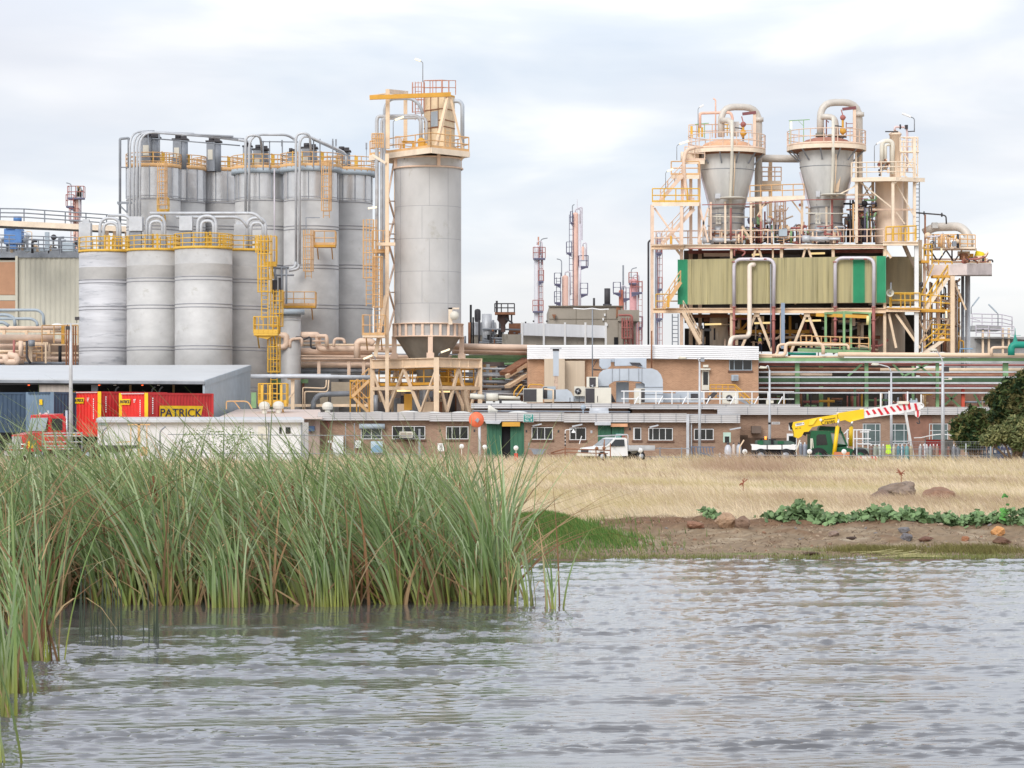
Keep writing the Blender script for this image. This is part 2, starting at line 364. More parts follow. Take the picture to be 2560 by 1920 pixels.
def attrmat(name,rough=.7,trans=.0,spec=.3,bump=None):
    m=bpy.data.materials.new(name);m.use_nodes=True;t=m.node_tree;p=t.nodes['Principled BSDF'];a=t.nodes.new('ShaderNodeAttribute');a.attribute_name = 'col'
    t.links.new(a.outputs[0],p.inputs['Base Color']);p.inputs['Roughness'].default_value=rough;p.inputs['Specular IOR Level'].default_value=spec
    if trans:
        tr=t.nodes.new('ShaderNodeBsdfTranslucent');t.links.new(a.outputs[0],tr.inputs[0]);mx=t.nodes.new('ShaderNodeMixShader');mx.inputs[0].default_value=trans
        t.links.new(p.outputs[0],mx.inputs[1]);t.links.new(tr.outputs[0],mx.inputs[2]);t.links.new(mx.outputs[0],t.nodes['Material Output'].inputs[0])
    if bump:
        nz=t.nodes.new('ShaderNodeTexNoise');nz.inputs['Scale'].default_value=bump;nz.inputs['Detail'].default_value=8;b=t.nodes.new('ShaderNodeBump');b.inputs['Strength'].default_value=.8;b.inputs['Distance'].default_value=.04
        tc=t.nodes.new('ShaderNodeTexCoord');t.links.new(tc.outputs['Object'],nz.inputs['Vector']);t.links.new(nz.outputs[0],b.inputs['Height']);t.links.new(b.outputs[0],p.inputs['Normal'])
    return m
xs=np.concatenate([np.linspace(-2500,-90,12),np.linspace(-80,-16,40),np.linspace(-15,15,420),np.linspace(16,80,40),np.linspace(90,2500,12)])
ys=np.concatenate([[-60,0,20],np.linspace(38,51,30),np.linspace(51.2,64,150),np.linspace(64.5,135,120),np.linspace(140,260,25),[320,450,700,1200,2500,5000]])
V,Fq=grid(xs,ys,gz)
x,y,z=V[:,0],V[:,1],V[:,2]
dirt=np.array(S(154,134,110));dirt2=np.array(S(132,106,84));pale=np.array(S(204,188,164));straw=np.array(S(222,200,164));olive=np.array(S(176,164,110));mud=np.array(S(142,122,108));red=np.array(S(132,102,78));mossy=np.array(S(132,140,88));yard=np.array(S(150,146,140))
def mixc(a,b,t): t=np.clip(t,0,1)[:,None];return a*(1-t)+b*t
t=y-52.3
c=mixc(mixc(np.tile(dirt2*.8,(len(x),1)),mud,sstep(.1,.5,t)),dirt,sstep(.6,1.8,t));c=mixc(c,mossy,sstep(.1,.5,vn(x,y*2,31,4,1.3))*sstep(.1,.8,t)*(1-sstep(2.2,3.4,t))*.8)
c=mixc(c,pale,sstep(.0,.5,vn(x,y*2,33,5,2.2))*sstep(2,3.5,t)*.8);c=mixc(c,red,sstep(.05,.5,vn(x,y*1.5,35,5,3.1))*sstep(1,3.5,t)*.7)
c=mixc(c,dirt2,sstep(.25,.6,vn(x,y,37,5,6))*.7*sstep(.5,1,t));c=mixc(c,red,sstep(5.4,6.2,t)*(1-sstep(7,7.6,t))*.9)
c=mixc(c,straw,sstep(6.8,7.8,t));c=mixc(c,olive,sstep(.0,.6,vn(x,y*.5,41,4,.5))*sstep(9,14,t));c=mixc(c,yard,sstep(134,142,t))
c=c*(1+.16*nr.randn(len(x))[:,None]*sstep(0,1,t)[:,None]*.6)
ground=arrmesh('ground',V,Fq,attrmat('soil_and_dry_grass',.95,bump=9),np.clip(c*.8,.01,1),True);ground['kind'] = 'structure'
WA=.0068
def waves(x,y):
    r=np.random.RandomState(11);z=np.zeros_like(x);w2=0
    for i in range(90):
        lam=.20*math.exp(r.normal(0,.45)) if i < 80 else r.uniform(1.2,3.2)
        th=r.normal(math.pi/2+.08,.27 if lam < 1.1 else .25);k=2*math.pi/lam;a=(.5+.9*r.rand())*(lam/.3)**.6*(.75 if lam > 1.1 else 1);w2+=a*a/2
        ph=r.rand()*6.28;z+=a*np.sin((x*math.cos(th)+y*math.sin(th))*k+ph+.7*np.sin(x*r.rand()+y*.7*r.rand()+ph*2))
    s=z/math.sqrt(w2);s=2*np.tanh(s/2);z=WA*(np.exp(1.1*s)-1.6)
    env=1-.72*sstep(32.5,37.5,y)*(1-sstep(-1.8,.3,x))*(y < 39.6)-.25*sstep(38,52,y)
    return z*env*(.85+.3*vn(x,y,77,3,.35))
u=np.concatenate([np.linspace(-3,-.26,30),np.linspace(-.25,.25,700),np.linspace(.26,3,30)])
dd=11*np.exp(np.linspace(0,math.log(58/11),800));D,U=np.meshgrid(dd,u,indexing='ij');Xw=U*D
Zw=waves(Xw,D);fade=sstep(.3,.25,np.abs(U));Zw=Zw*(1-sstep(.25,.3,np.abs(U)))
Vw=np.stack([Xw,D,Zw],-1).reshape(-1,3);n,m=Xw.shape;i=(np.arange(n-1)[:,None]*m+np.arange(m-1)[None,:]).ravel()
wm=bpy.data.materials.new('pond_water');wm.use_nodes=True;t_=wm.node_tree;p=t_.nodes['Principled BSDF']
p.inputs['Base Color'].default_value=(.10,.10,.108,1);p.inputs['Roughness'].default_value=.03;p.inputs['IOR'].default_value=1.5
nzw=t_.nodes.new('ShaderNodeTexNoise');nzw.inputs['Scale'].default_value=9;nzw.inputs['Detail'].default_value=5;tcw=t_.nodes.new('ShaderNodeTexCoord');mpw=t_.nodes.new('ShaderNodeMapping');mpw.inputs['Scale'].default_value=(.55,1.5,1)
t_.links.new(tcw.outputs['Object'],mpw.inputs[0]);t_.links.new(mpw.outputs[0],nzw.inputs['Vector']);bw=t_.nodes.new('ShaderNodeBump');bw.inputs['Strength'].default_value=.12;bw.inputs['Distance'].default_value=.03
t_.links.new(nzw.outputs[0],bw.inputs['Height']);t_.links.new(bw.outputs[0],p.inputs['Normal'])
water=arrmesh('water',Vw,np.stack([i,i+m,i+m+1,i+1],1),wm,None,True);water['kind'] = 'structure'
# ---------------------------------------------------------------- blades
def blades(name,base,h,lean,width,cb,cm,ct,mt,segs=5,curl=.5,face=.35,seed=1,parent=None,droop=0,thick0=1.0):
    r=np.random.RandomState(seed);N=len(base);t=np.linspace(0,1,segs+1)[None,:,None]
    base=np.asarray(base)[:,None,:];h=np.asarray(h)[:,None,None];lean=np.asarray(lean)[:,None,:];up=np.array([0,0,1.])[None,None,:]
    k=(curl*(.3+1.4*r.rand(N)))[:,None,None];dr=(np.asarray(droop)*np.ones(N))[:,None,None]
    c=base+up*h*(t-k*.28*t**3-dr*t**4)+lean*h*(.35*t+.65*t**2.2)*1.0
    a=r.normal(0,face,N);side=np.stack([np.cos(a),np.sin(a),0*a],-1)[:,None,:]
    w=np.asarray(width)[:,None,None]*np.clip(1-t**2.2,.06,1)*(thick0+(1-thick0)*np.minimum(t*3,1))
    Vv=np.stack([c-side*w/2,c+side*w/2],2).reshape(-1,3)
    M=(segs+1)*2;o=(np.arange(N)*M)[:,None];j=(np.arange(segs)*2)[None,:];b0=(o+j).ravel();Fv=np.stack([b0,b0+1,b0+3,b0+2],1)
    tt=t;cb=np.asarray(cb)[:,None,:];cm=np.asarray(cm)[:,None,:];ct=np.asarray(ct)[:,None,:]
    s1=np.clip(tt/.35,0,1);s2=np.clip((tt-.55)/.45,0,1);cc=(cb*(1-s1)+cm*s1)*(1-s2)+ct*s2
    cc=np.repeat(cc,2,axis=1).reshape(-1,3);return arrmesh(name,Vv,Fv,mt,np.clip(cc,.005,1),False,parent)
reedm=attrmat('reed_leaf',.55,.25,.35);grassm=attrmat('dry_grass_blade',.8,.3,.2)
G1=np.array(S(150,174,120));G2=np.array(S(108,138,76));G3=np.array(S(188,202,164));YG=np.array(S(176,178,84));DG=np.array(S(58,84,44));STR=np.array(S(205,178,135));BR=np.array(S(140,100,70))
def reedset(name,bx,by,hm,hs,seed,parent=None,w=.022,zb=-.15,dead=.16,wind=.42,fx=0,fy=0):
    r=np.random.RandomState(seed);N=len(bx);base=np.stack([bx,by,np.full(N,zb)],-1)
    h=np.clip(r.normal(hm,hs,N),hm*.35,hm*1.45);lx=-np.abs(r.normal(wind,.2,N));lx[r.rand(N) < .12] *= -.5;lean=np.stack([lx+fx,r.normal(0,.14,N)+fy,0*lx],-1)
    q=r.rand(N)[:,None];mid=G1*(1-q)+G2*q;q2=r.rand(N)[:,None];mid=np.where(r.rand(N)[:,None] < .3,G3*q2+G1*(1-q2),mid)
    bs=YG*(.55+.5*q)+DG*.25*q2;tip=mid*.75+STR*.35*(r.rand(N)[:,None])
    dd_=r.rand(N) < dead;q3=r.rand(N)[:,None];dc=STR*q3+BR*(1-q3);mid[dd_]=dc[dd_];bs[dd_]=dc[dd_]*.7;tip[dd_]=dc[dd_]*1.05
    h[dd_] *= .45+.5*r.rand(dd_.sum());lean[dd_,0] *= r.normal(1.0,1.6,dd_.sum())
    dro=np.where(r.rand(N) < .2,.35+.4*r.rand(N),0)
    k=.97*(.56+.66*r.rand(N)[:,None]);return blades(name,base,h,lean,w*(.6+.8*r.rand(N)),bs*k,mid*k,tip*k,reedm,8,.35,.5,seed+1,parent,dro)
r=np.random.RandomState(3);NT=600
tx=r.uniform(-10.5,.05,NT);fe=39.0+.4*vn(tx,tx*0,51,3,1.4)-np.clip((-6.1-tx)*2.6,0,5.2)
ty=fe+(r.rand(NT)**1.15)*np.clip(7.0+.5*vn(tx,tx*0,52,3,1.2)-np.clip(-6-tx,0,3),3,9.5)
th_=2.70+.30*vn(tx,ty,61,3,.9)+.30*sstep(-3.2,-6.2,tx)+r.normal(0,.3,NT)
nb=(r.gamma(3,5,NT)+4).astype(int);ix=np.repeat(np.arange(NT),nb);N=len(ix);ang=r.rand(N)*6.28;rad=np.abs(r.normal(0,.11,N))
bx=tx[ix]+np.cos(ang)*rad;by=ty[ix]+np.sin(ang)*rad;keep=bx < .0-.03*(by-39)+.12*r.randn(N)
bx,by,ix,ang,rad=bx[keep],by[keep],ix[keep],ang[keep],rad[keep];N=len(bx)
hm=th_[ix]*np.where(r.rand(N) < .55,r.uniform(.8,1.0,N),r.uniform(.4,.85,N))
rb=reedset('reeds',bx,by,hm,.1,71,dead=.36,w=.034,wind=.40,fx=np.cos(ang)*rad*1.8,fy=np.sin(ang)*rad*1.5);rb['kind'] = 'stuff';tagit(rb,'dense stand of tall green bulrush reeds leaning left over the pond','reeds')
def clump(px,py,n,hm,spr,label,seed,dead=.15,w=.024,wind=.3):
    d=H*F/(py-YH);r=np.random.RandomState(seed);o=reedset('reed_clump',r.normal(0,spr,n),r.normal(0,spr*.7,n),hm,hm*.17,seed,None,w,-.1,dead,wind)
    o.location=(PX(px,d),d,0);tagit(o,label,'reed clump');return o
clump(98,1650,60,1.75,.13,'tapering clump of bulrush reeds standing alone in the water at the left',81,.3)
clump(22,1735,40,1.15,.13,'short green reed clump in the water at the left edge of the photo',82)
clump(-55,1790,60,1.9,.2,'reed clump mostly cut off by the left edge with two long blades reaching in',83,.1,.024,-.1)
clump(-25,1905,26,.95,.12,'nearest green reed blades in the bottom left corner',84,.05,.022,-.25)
clump(0,1560,130,1.9,.25,'broad reed clump in front of the main stand at far left',85,.3)
clump(1295,1512,24,1.5,.22,'thin reeds trailing off the right end of the stand',86,.3)
clump(1375,1520,8,1.05,.1,'few outermost reed stems standing in open water',87,.1)
clump(1225,1508,90,2.1,.24,'thick reeds closing the right end of the stand',88,.15)
clump(570,1518,90,1.35,.14,'bushy yellow-green clump fanning out at the waterline, mid-stand',90,.1)
clump(820,1516,70,1.6,.12,'bright green upright clump at the waterline, mid-stand',91,.08)
sb=B();r_=random.Random(4)
for i in range(26):
    px=195+r_.random()*215;py=1585+r_.random()*14;d=H*F/(py-YH);h_=r_.uniform(.12,.85);x0=PX(px,d)
    sb.tube([(x0,d,-.1),(x0+r_.uniform(-.03,.03),d,h_)],[.009,.005],4)
sb.solo('broken_reeds',mat('dark_wet_stem',S(72,82,66),.6),'row of thin dark bare reed stems poking out of the water','reed stems')
sh_=B();r_=random.Random(14)
for i in range(5):
    x0=r_.uniform(-5.5,-2);y0=40+r_.random();z0=r_.uniform(1.25,1.6);sh_.tube([(x0,y0,z0-.9),(x0-.05,y0,z0)],.007,4);sh_.tube([(x0-.05,y0,z0),(x0-.07,y0,z0+.22)],.018,6)
o=sh_.mk('bulrush_heads',mat('brown_seed_head',S(130,84,58),.9));o['kind'] = 'stuff';tagit(o,'brown bulrush seed heads among the green reeds','seed heads')
N=230000;r=np.random.RandomState(8);q=r.rand(N);y=59.2*(1-q*.70)**-1;y=59.2/(1-q*.70);x=r.uniform(-.25,.25,N)*y
kp=~((x < -.2) & (y < 66)) | (r.rand(N) < .3);x,y=x[kp],y[kp];N=len(x);z=gz(x,y)
pn=vn(x,y*.45,91,4,.5)+.25*r.randn(N);pn2=vn(x,y*.4,95,4,.35)+.2*r.randn(N)
sc_=1+(y-59)/60.;h=(.10+.22*r.rand(N)+.13*np.clip(pn2+pn,-.6,1)+.16*np.clip(vn(x,y*.8,99,3,2.4),0,1))*(1+.75*sstep(110,180,y));h *= 1-.6*sstep(60.5,59.2,y)
cA=np.array(S(242,226,198));cB=np.array(S(208,194,146));cC=np.array(S(184,158,138));q=r.rand(N)[:,None]
cc=cA*(.75+.35*q)*(1+.22*vn(x,y*.6,98,3,3.2))[:,None];cc=mixc(cc,cB,sstep(.0,.5,pn)*.85);cc=mixc(cc,cC,sstep(.1,.6,pn2)*.8+sstep(.9,0,((x/y-.085)/.035)**2+((y-150)/45)**2)*.7)
h *= 1+.5*sstep(.9,0,((x/y-.085)/.035)**2+((y-150)/45)**2)
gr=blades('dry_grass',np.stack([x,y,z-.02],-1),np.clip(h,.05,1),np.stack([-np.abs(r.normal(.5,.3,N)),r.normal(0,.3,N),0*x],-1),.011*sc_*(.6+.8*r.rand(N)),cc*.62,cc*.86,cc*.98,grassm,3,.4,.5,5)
gr['kind'] = 'stuff';tagit(gr,'field of dry straw-coloured grass between the pond and the plant','grass')
N=15000;r=np.random.RandomState(18);x=r.normal(.62,.85,N);y=56.2+r.normal(0,1.15,N);z=gz(x,y)
cc=np.array(S(104,140,72))*(.6+.6*r.rand(N)[:,None]);cc=mixc(cc,np.array(S(150,150,90)),(r.rand(N) < .2)*.8)
o=blades('green_grass',np.stack([x,y,z-.01],-1),.09+.13*r.rand(N),np.stack([-np.abs(r.normal(.3,.3,N)),r.normal(0,.3,N),0*x],-1),.008+.008*r.rand(N),cc*.7,cc,cc,grassm,3,.3,.6,6)
o['kind'] = 'stuff';tagit(o,'bright green grass covering the low mound beside the reeds','grass')
N=15000;x=r.uniform(-2,13,N);y=52.4+np.abs(r.normal(0,.75,N));k=vn(x,y*.8,97,4,1.6)+.3*r.randn(N) > .12;x,y=x[k],y[k];N=len(x)
cc=np.array(S(134,140,84))*(.6+.6*r.rand(N)[:,None])
o=blades('shore_grass',np.stack([x,y,gz(x,y)-.01],-1),.025+.09*r.rand(N)**2,np.stack([r.normal(0,.3,N),r.normal(0,.3,N),0*x],-1),.006+.008*r.rand(N),cc*.8,cc,cc*1.1,grassm,2,.2,.6,7)
o['kind'] = 'stuff';tagit(o,'sparse short olive grass on the muddy water edge','grass')
N=5000;x=np.concatenate([r.normal(7.1,.45,N//2),r.normal(9.0,.5,N//2)]);y=54.3+r.normal(0,.3,N);cc=np.array(S(140,134,84))*(.5+.6*r.rand(N)[:,None])
o=blades('shore_tussocks',np.stack([x,y,gz(x,y)-.01],-1),.05+.13*r.rand(N),np.stack([r.normal(-.3,.4,N),r.normal(0,.3,N),0*x],-1),.01+.0*x,cc*.8,cc,cc*1.1,grassm,3,.3,.6,8)
o['kind'] = 'stuff';tagit(o,'olive grass tussocks on the brown mud bank','grass')
leafm=attrmat('weed_leaf',.6,.2,.4)
def leafy(name,c,rx,ry,h,n,size,col,seed,label,cat,parent=None,mt=None,flat=.5):
    r=np.random.RandomState(seed);p=r.normal(0,.46,(n,3));p[:,0] *= rx;p[:,1] *= ry;p[:,2]=np.abs(r.rand(n))**1.3*h*1.1*np.exp(-(p[:,0]/rx)**2*.8)*(.55+.6*np.abs(np.sin(p[:,0]*9+seed)))
    nrm=r.normal(0,1,(n,3));nrm[:,2]=np.abs(nrm[:,2])+flat;nrm[:,1] -= .6;nrm /= np.linalg.norm(nrm,axis=1)[:,None]
    a=np.cross(nrm,r.normal(0,1,(n,3)));a /= np.linalg.norm(a,axis=1)[:,None];b=np.cross(nrm,a);s=size*(.5+r.rand(n))[:,None]
    A=np.arange(6)*math.pi/3;Vv=np.stack([p+a*s*math.cos(k)*(1.1)+b*s*math.sin(k)*.8+nrm*s*(.18 if i % 2 else -.1) for i,k in enumerate(A)],1).reshape(-1,3)
    Fv=np.arange(n*6).reshape(n,6);gw=gz(p[:,0]+c[0],p[:,1]+c[1]) if parent is None else np.zeros(n);Vv[:,2]+=np.repeat(gw,6)+(.03 if parent is None else 0)
    cc=np.repeat(np.array(col)*(.55+.8*r.rand(n)[:,None]),6,0);o=arrmesh(name,Vv,Fv,mt or leafm,cc)
    o.location=(c[0],c[1],0);
    if label: tagit(o,label,cat)
    return o
for i,(px,dpt,rx,h,n,lb) in enumerate([(2005,59.2,.55,.42,420,'tallest bushy broad-leaved green weed on the bank'),(1945,59.2,.4,.15,120,'low green weed at the left end of the row on the bank'),
    (2090,58.8,.5,.18,190,'low spreading green weed right of the tallest bush on the bank'),(2185,58.9,.55,.26,260,'green weed on the bank below the large grey boulder'),
    (2280,58.6,.6,.2,260,'green weed on the bank straight above the two grey stones'),(2370,58.4,.55,.22,260,'green feathery weed on the bank below the brown boulder'),
    (2450,58.5,.5,.24,230,'green weed on the bank left of the orange rock'),(2540,58.4,.55,.3,280,'broad-leaved green weed at the right edge of the bank'),(1775,59.3,.25,.14,60,'small isolated weed between rocks at the left of the bank')]):
    leafy('weed_bush',(PX(px,dpt),dpt),rx,.35,h*.85,int(n*.9),.058,S(122,150,102),200+i,lb,'weed')
leafy('flowering_weed',(PX(2512,58.2),58.2),.12,.1,.5,16,.06,S(90,150,70),231,'single taller weed stalk with broad leaf above the orange rock','weed')
N=2600;x=r.uniform(1.5,13,N);y=r.uniform(53.2,59.2,N);cc=np.where(r.rand(N,1) < .5,np.array(S(196,176,148)),np.array(S(104,84,66)))*(.6+.6*r.rand(N)[:,None])
o=blades('bank_litter',np.stack([x,y,gz(x,y)+.005],-1),.02+.05*r.rand(N)**2,np.stack([r.normal(0,2.2,N),r.normal(0,1.6,N),0*x],-1),.008+.012*r.rand(N),cc,cc,cc,grassm,2,.2,.6,17)
o['kind'] = 'stuff';tagit(o,'dead stalks and crumbs of soil littering the brown mud bank','litter')
def hitd(px,py):
    d=np.linspace(53,62,600);g=gz((px-1280)*d/F,d);v=H+(YH-py)*d/F;k=np.argmax(g >= v);return float(d[k]) if k else 57.
def rock(px,py,w,hpx,d,colr,label,seed,name='rock',dy=None,sink=.25,cat='rock'):
    b=B();r=random.Random(seed);bm=bmesh.new();bmesh.ops.create_icosphere(bm,subdivisions=4,radius=1)
    if d < 60: d=hitd(px,py+hpx*.35)
    W=w*d/F/2;Hh=hpx*d/F/2;o=Vector((r.random()*50,r.random()*50,r.random()*50))
    pl=[(Vector((r.gauss(0,1),r.gauss(0,1),r.gauss(0,1))).normalized(),r.uniform(.62,.9)) for _ in range(12)]
    for v in bm.verts:
        q=v.co.copy()
        for nn,k in pl:
            dt=q.dot(nn)
            if dt > k: q -= nn*(dt-k)*.85
        q *= 1+.16*mnoise.fractal(q*1.5+o,1,2,5);q+=q.normalized()*.05*mnoise.noise(q*6+o);v.co=(q.x*W*1.15,q.y*(dy or W)*1.0,q.z*Hh*1.25)
    me=bpy.data.meshes.new(name);bm.to_mesh(me);bm.free();me.materials.append(mat('rock_'+str(seed),colr,.9,var=.3,sc=3/max(W,.1)*.4,bump=.6,rust=tuple(c*.6 for c in colr),ra=.55))
    me.polygons.foreach_set('use_smooth',[False]*len(me.polygons));ob=bpy.data.objects.new(name,me);COL.objects.link(ob);ob.location=(PX(px,d),d,PZ(py,d)-Hh*sink*0);ob.rotation_euler=(r.uniform(-.15,.15),r.uniform(-.15,.15),0)
    return tagit(ob,label,cat)
rock(2248,1228,86,50,74,S(142,126,114),'large angular grey boulder in the dry grass',301,'boulder',cat='boulder')
rock(2205,1246,70,34,73.5,S(130,110,98),'low dark rock half hidden in grass left of the large grey boulder',302,'boulder',cat='boulder')
rock(2352,1246,84,42,70.5,S(150,118,98),'rounded brown boulder in the dry grass',303,'boulder',cat='boulder')
rock(2400,1258,50,24,70.2,S(140,110,92),'brown stone sloping away right of the brown boulder',304,'boulder',cat='boulder')
rock(1812,1305,52,40,57.6,S(178,148,122),'tan angular rock, biggest on the mud bank',305)
rock(1857,1308,34,28,57.5,S(140,115,98),'brown rock just right of the biggest tan rock',306)
rock(1736,1312,44,18,57.4,S(150,112,92),'flat reddish rock left of the biggest tan rock',307)
rock(2260,1325,26,14,56.8,S(130,128,130),'grey stone on the mud, upper of two',308)
rock(2266,1345,30,20,56.1,S(120,118,122),'grey stone on the mud, lower of two',309)
rock(2495,1330,32,24,56.6,S(216,160,105),'orange rock at the right of the bank',310)
rock(2413,1347,20,14,56.1,S(170,120,90),'small orange-brown stone left of the orange rock',311)
rock(2505,1352,44,16,56.0,S(112,84,68),'dark clod of earth below the orange rock',312)
rock(2315,1347,34,12,56.0,S(120,88,74),'dark brown clod right of the two grey stones',313)
rock(2085,1335,28,13,56.6,S(150,130,118),'pinkish stone below the low spreading weed',314)
rock(2130,1346,26,8,56.0,S(78,64,56),'dark curved driftwood-like clod on the mud',315)
rock(2030,1385,40,9,53.4,S(92,74,60),'dark flat clod near the waterline',316)
rr=random.Random(77);k=0
for i in range(130):
    px=rr.uniform(1480,2560);dpt=rr.uniform(54.0,59);s=rr.uniform(3,12);x0=PX(px,dpt);zz=gzs(x0,dpt);b=B();b.ball((0,0,0),s*dpt/F/2,5,(1.3,1,.6))
    c_=rr.choice(['a','b','c']);mm=MATS.get('pebble_'+c_) or mat('pebble_'+c_,{'a': S(150,118,98),'b': S(135,130,128),'c': S(170,150,130)}[c_],.9,bump=.5,sc=8)
    o=b.mk('pebble',mm);o.location=(x0,dpt,zz);o.rotation_euler=(rr.random(),rr.random(),rr.random()*3);tagit(o,'one of the small stones scattered over the mud bank','stone','small stones scattered over the mud bank')
b=B();rr=random.Random(9)
for i in range(26):
    x0=PX(rr.uniform(2195,2330),53);y0=rr.uniform(52.7,53.6);a=rr.choice([rr.uniform(-.3,.3),rr.uniform(.5,1.1)]);l_=rr.uniform(.3,1.1);z0=gzs(x0,y0)+.02
    b.bar((x0-math.cos(a)*l_/2,y0,z0+rr.uniform(0,.04)),(x0+math.cos(a)*l_/2,y0+.1,z0+max(0,math.sin(a)*l_*.16)),.018,.008)
b.solo('reed_pile',mat('cut_reed',S(186,180,130),.8,var=.3),'heap of cut yellow-green reeds lying at the water edge','reed pile')
b=B();rr=random.Random(19)
for px,py,n in ((2253,1183,14),(1858,1207,8)):
    d=84 if px > 2000 else 80;c0=P(px,py,d)
    for i in range(n): a=rr.random()*6.28;b.tube([c0,c0+Vector((math.cos(a)*.14,.05,rr.uniform(-.1,.14)))],.014,4)
    b.tube([c0,c0-Vector((0,0,.5))],.012,4)
    b.solo('dead_weed',mat('dead_weed_%d' % px,S(150,95,75),.9),'reddish dead weed head above the large grey boulder' if px > 2000 else 'small reddish dead weed in the middle of the field','weed');b=B()
crownm=attrmat('tree_leaf',.7,.2,.25)
def tree(name,base,blobs,n,size,label,cat,seed,dens=1.0,tr=.12,cols=None):
    r=np.random.RandomState(seed);t=thing(name,label,cat,base);bb=B();top=Vector(base)
    Vs=[];Cs=[];tot=sum(q[3]**2 for q in blobs)
    for (bx_,by_,bz_,br_) in blobs:
        c_=Vector((bx_,by_,bz_));bb.tube([top,(top+c_)/2+Vector((.1,0,-.1*br_)),c_],[tr,tr*.6,tr*.2],6)
        for k in range(5): bb.tube([c_*.6+top*.4,c_+Vector(r.normal(0,br_*.45,3))],[tr*.3,tr*.08],4)
        m_=int(n*br_**2/tot);dr=r.normal(0,1,(m_,3));dr /= np.linalg.norm(dr,axis=1)[:,None];rad=br_*(.45+.6*r.rand(m_)**.6)
        lump=1+.22*np.sin(dr[:,0]*5+seed)*np.sin(dr[:,2]*6+bx_)+.12*np.sin(dr[:,1]*9+dr[:,2]*11);p=dr*(rad*lump)[:,None];p[:,2] *= .82
        kc=r.randint(0,26,m_);off=r.normal(0,1,(26,3));off /= np.linalg.norm(off,axis=1)[:,None];off *= br_*.9;off[:,2] *= .8
        p=np.where((r.rand(m_) < .6)[:,None],off[kc]+r.normal(0,br_*.16,(m_,3)),p)
        a=r.normal(0,1,(m_,3));a[:,2] *= .8;a /= np.linalg.norm(a,axis=1)[:,None];b_=np.cross(a,r.normal(0,1,(m_,3)));b_ /= np.linalg.norm(b_,axis=1)[:,None]
        s=size*(.5+r.rand(m_))[:,None];cpt=p+np.array([bx_,by_,bz_])-np.array(base)
        Vs.append(np.stack([cpt-a*s,cpt+b_*s*.35,cpt+a*s,cpt-b_*s*.35],1).reshape(-1,3));cl_=cols or (S(96,112,66),S(52,74,46),S(122,116,74))
        w_=r.rand(m_);cl3=np.array(cl_);ci=np.where((kc % 3==0)[:,None],cl3[0],np.where((kc % 3==1)[:,None],cl3[1],cl3[2]));Cs.append(np.repeat(ci*(.6+.7*w_[:,None]),4,0))
    Vv=np.concatenate(Vs);o=arrmesh('crown',Vv,np.arange(len(Vv)).reshape(-1,4),crownm,np.concatenate(Cs),parent=t);bb.mk('trunk',MATS.get('bark') or mat('bark',S(110,92,76),.9,sc=4,bump=.5),t);return t
def blobs(lst,d): return [(PX(x,d),d+dy,PZ(y,d),rr_*d/F) for x,y,rr_,dy in lst]
tree('evergreen_tree',(PX(2435,186),186,.1),blobs([(2412,1062,30,0),(2448,1078,34,.6),(2440,1040,26,.4),(2400,1085,22,0),(2478,1068,24,.4),(2425,1100,30,.2)],186),9000,.17,'round dark green tree right of the white roofed shelter','tree',31)
tree('evergreen_tree',(PX(2545,184),184,.1),blobs([(2500,1000,32,0),(2535,975,34,.6),(2570,950,30,.4),(2520,1035,34,0),(2565,1010,42,.8),(2600,980,40,0),(2490,1040,20,0)],184),14000,.17,'tallest dark evergreen tree cut off by the right edge','tree',32,cols=(S(84,100,60),S(44,64,40),S(110,106,66)))
tree('olive_shrub',(PX(2530,181),181,.1),blobs([(2500,1085,28,0),(2540,1070,30,.4),(2580,1062,34,0),(2470,1100,18,0),(2550,1098,30,0)],181),9000,.14,'olive green bush below the tallest tree, behind the gas bottles','shrub',33,cols=(S(130,136,92),S(96,108,70),S(146,146,100)))
tree('wispy_shrub',(PX(540,120),120,.1),blobs([(480,1100,30,0),(520,1085,30,0),(560,1100,34,0),(610,1085,28,0),(450,1115,24,0),(590,1120,40,0)],120),900,.055,'wispy green shrub behind the reeds in front of the white building','shrub',34,tr=.025,cols=(S(120,148,90),S(90,120,70),S(140,160,104)))
# ---------------------------------------------------------------- left silos
def silo(name,cx,d,wpx,ytop,label,m,rings,upper=None,ubot=None,lid=None,cat='silo',mb=None,ring_m=None):
    r=wpx*d/F/2;d2=d+r;c=(PX(cx,d2),d2);z1=PZ(ytop,d2);t=thing(name,label,cat,(c[0],c[1],GZ))
    zt=z1 if not upper else PZ(ubot,d2)
    b=B();b.cyl((c[0],c[1],0),r,0,zt,48);b.mk('shell',m,t)
    if upper:
        u=B();pr=[(r*1.006,zt),(r*1.006,z1)];u.lathe((c[0],c[1],0),pr,48);u.mk('upper_cladding',upper,t)
        s=B()
        for k in range(14): a=k/14*6.283+.2;s.bar((c[0]+r*1.012*math.cos(a),c[1]+r*1.012*math.sin(a),zt),(c[0]+r*1.012*math.cos(a),c[1]+r*1.012*math.sin(a),z1),.07)
        s.mk('cladding_seam',galvd,t)
    rb=B()
    for y in rings:
        z=PZ(y,d2)
        for o in (-.1,.1): rb.lathe((c[0],c[1],z+o),[(r,-.03),(r+.05,-.02),(r+.05,.02),(r,.03)],48)
    rb.mk('hoop',galv if ring_m is None else ring_m,t)
    tp=B();tp.cyl((c[0],c[1],0),r*.998,z1,z1+.02,48);tp.mk('roof_plate',galvd,t)
    if lid: l=B();l.lathe((c[0],c[1],z1),[(r,-.42),(r+.32,-.42),(r+.32,.0),(r,.0)],40);l.mk('top_band',lid,t)
    return t,c,r,z1
seam=mat('dark_seam',S(156,156,162),.6,.05)
low=[]
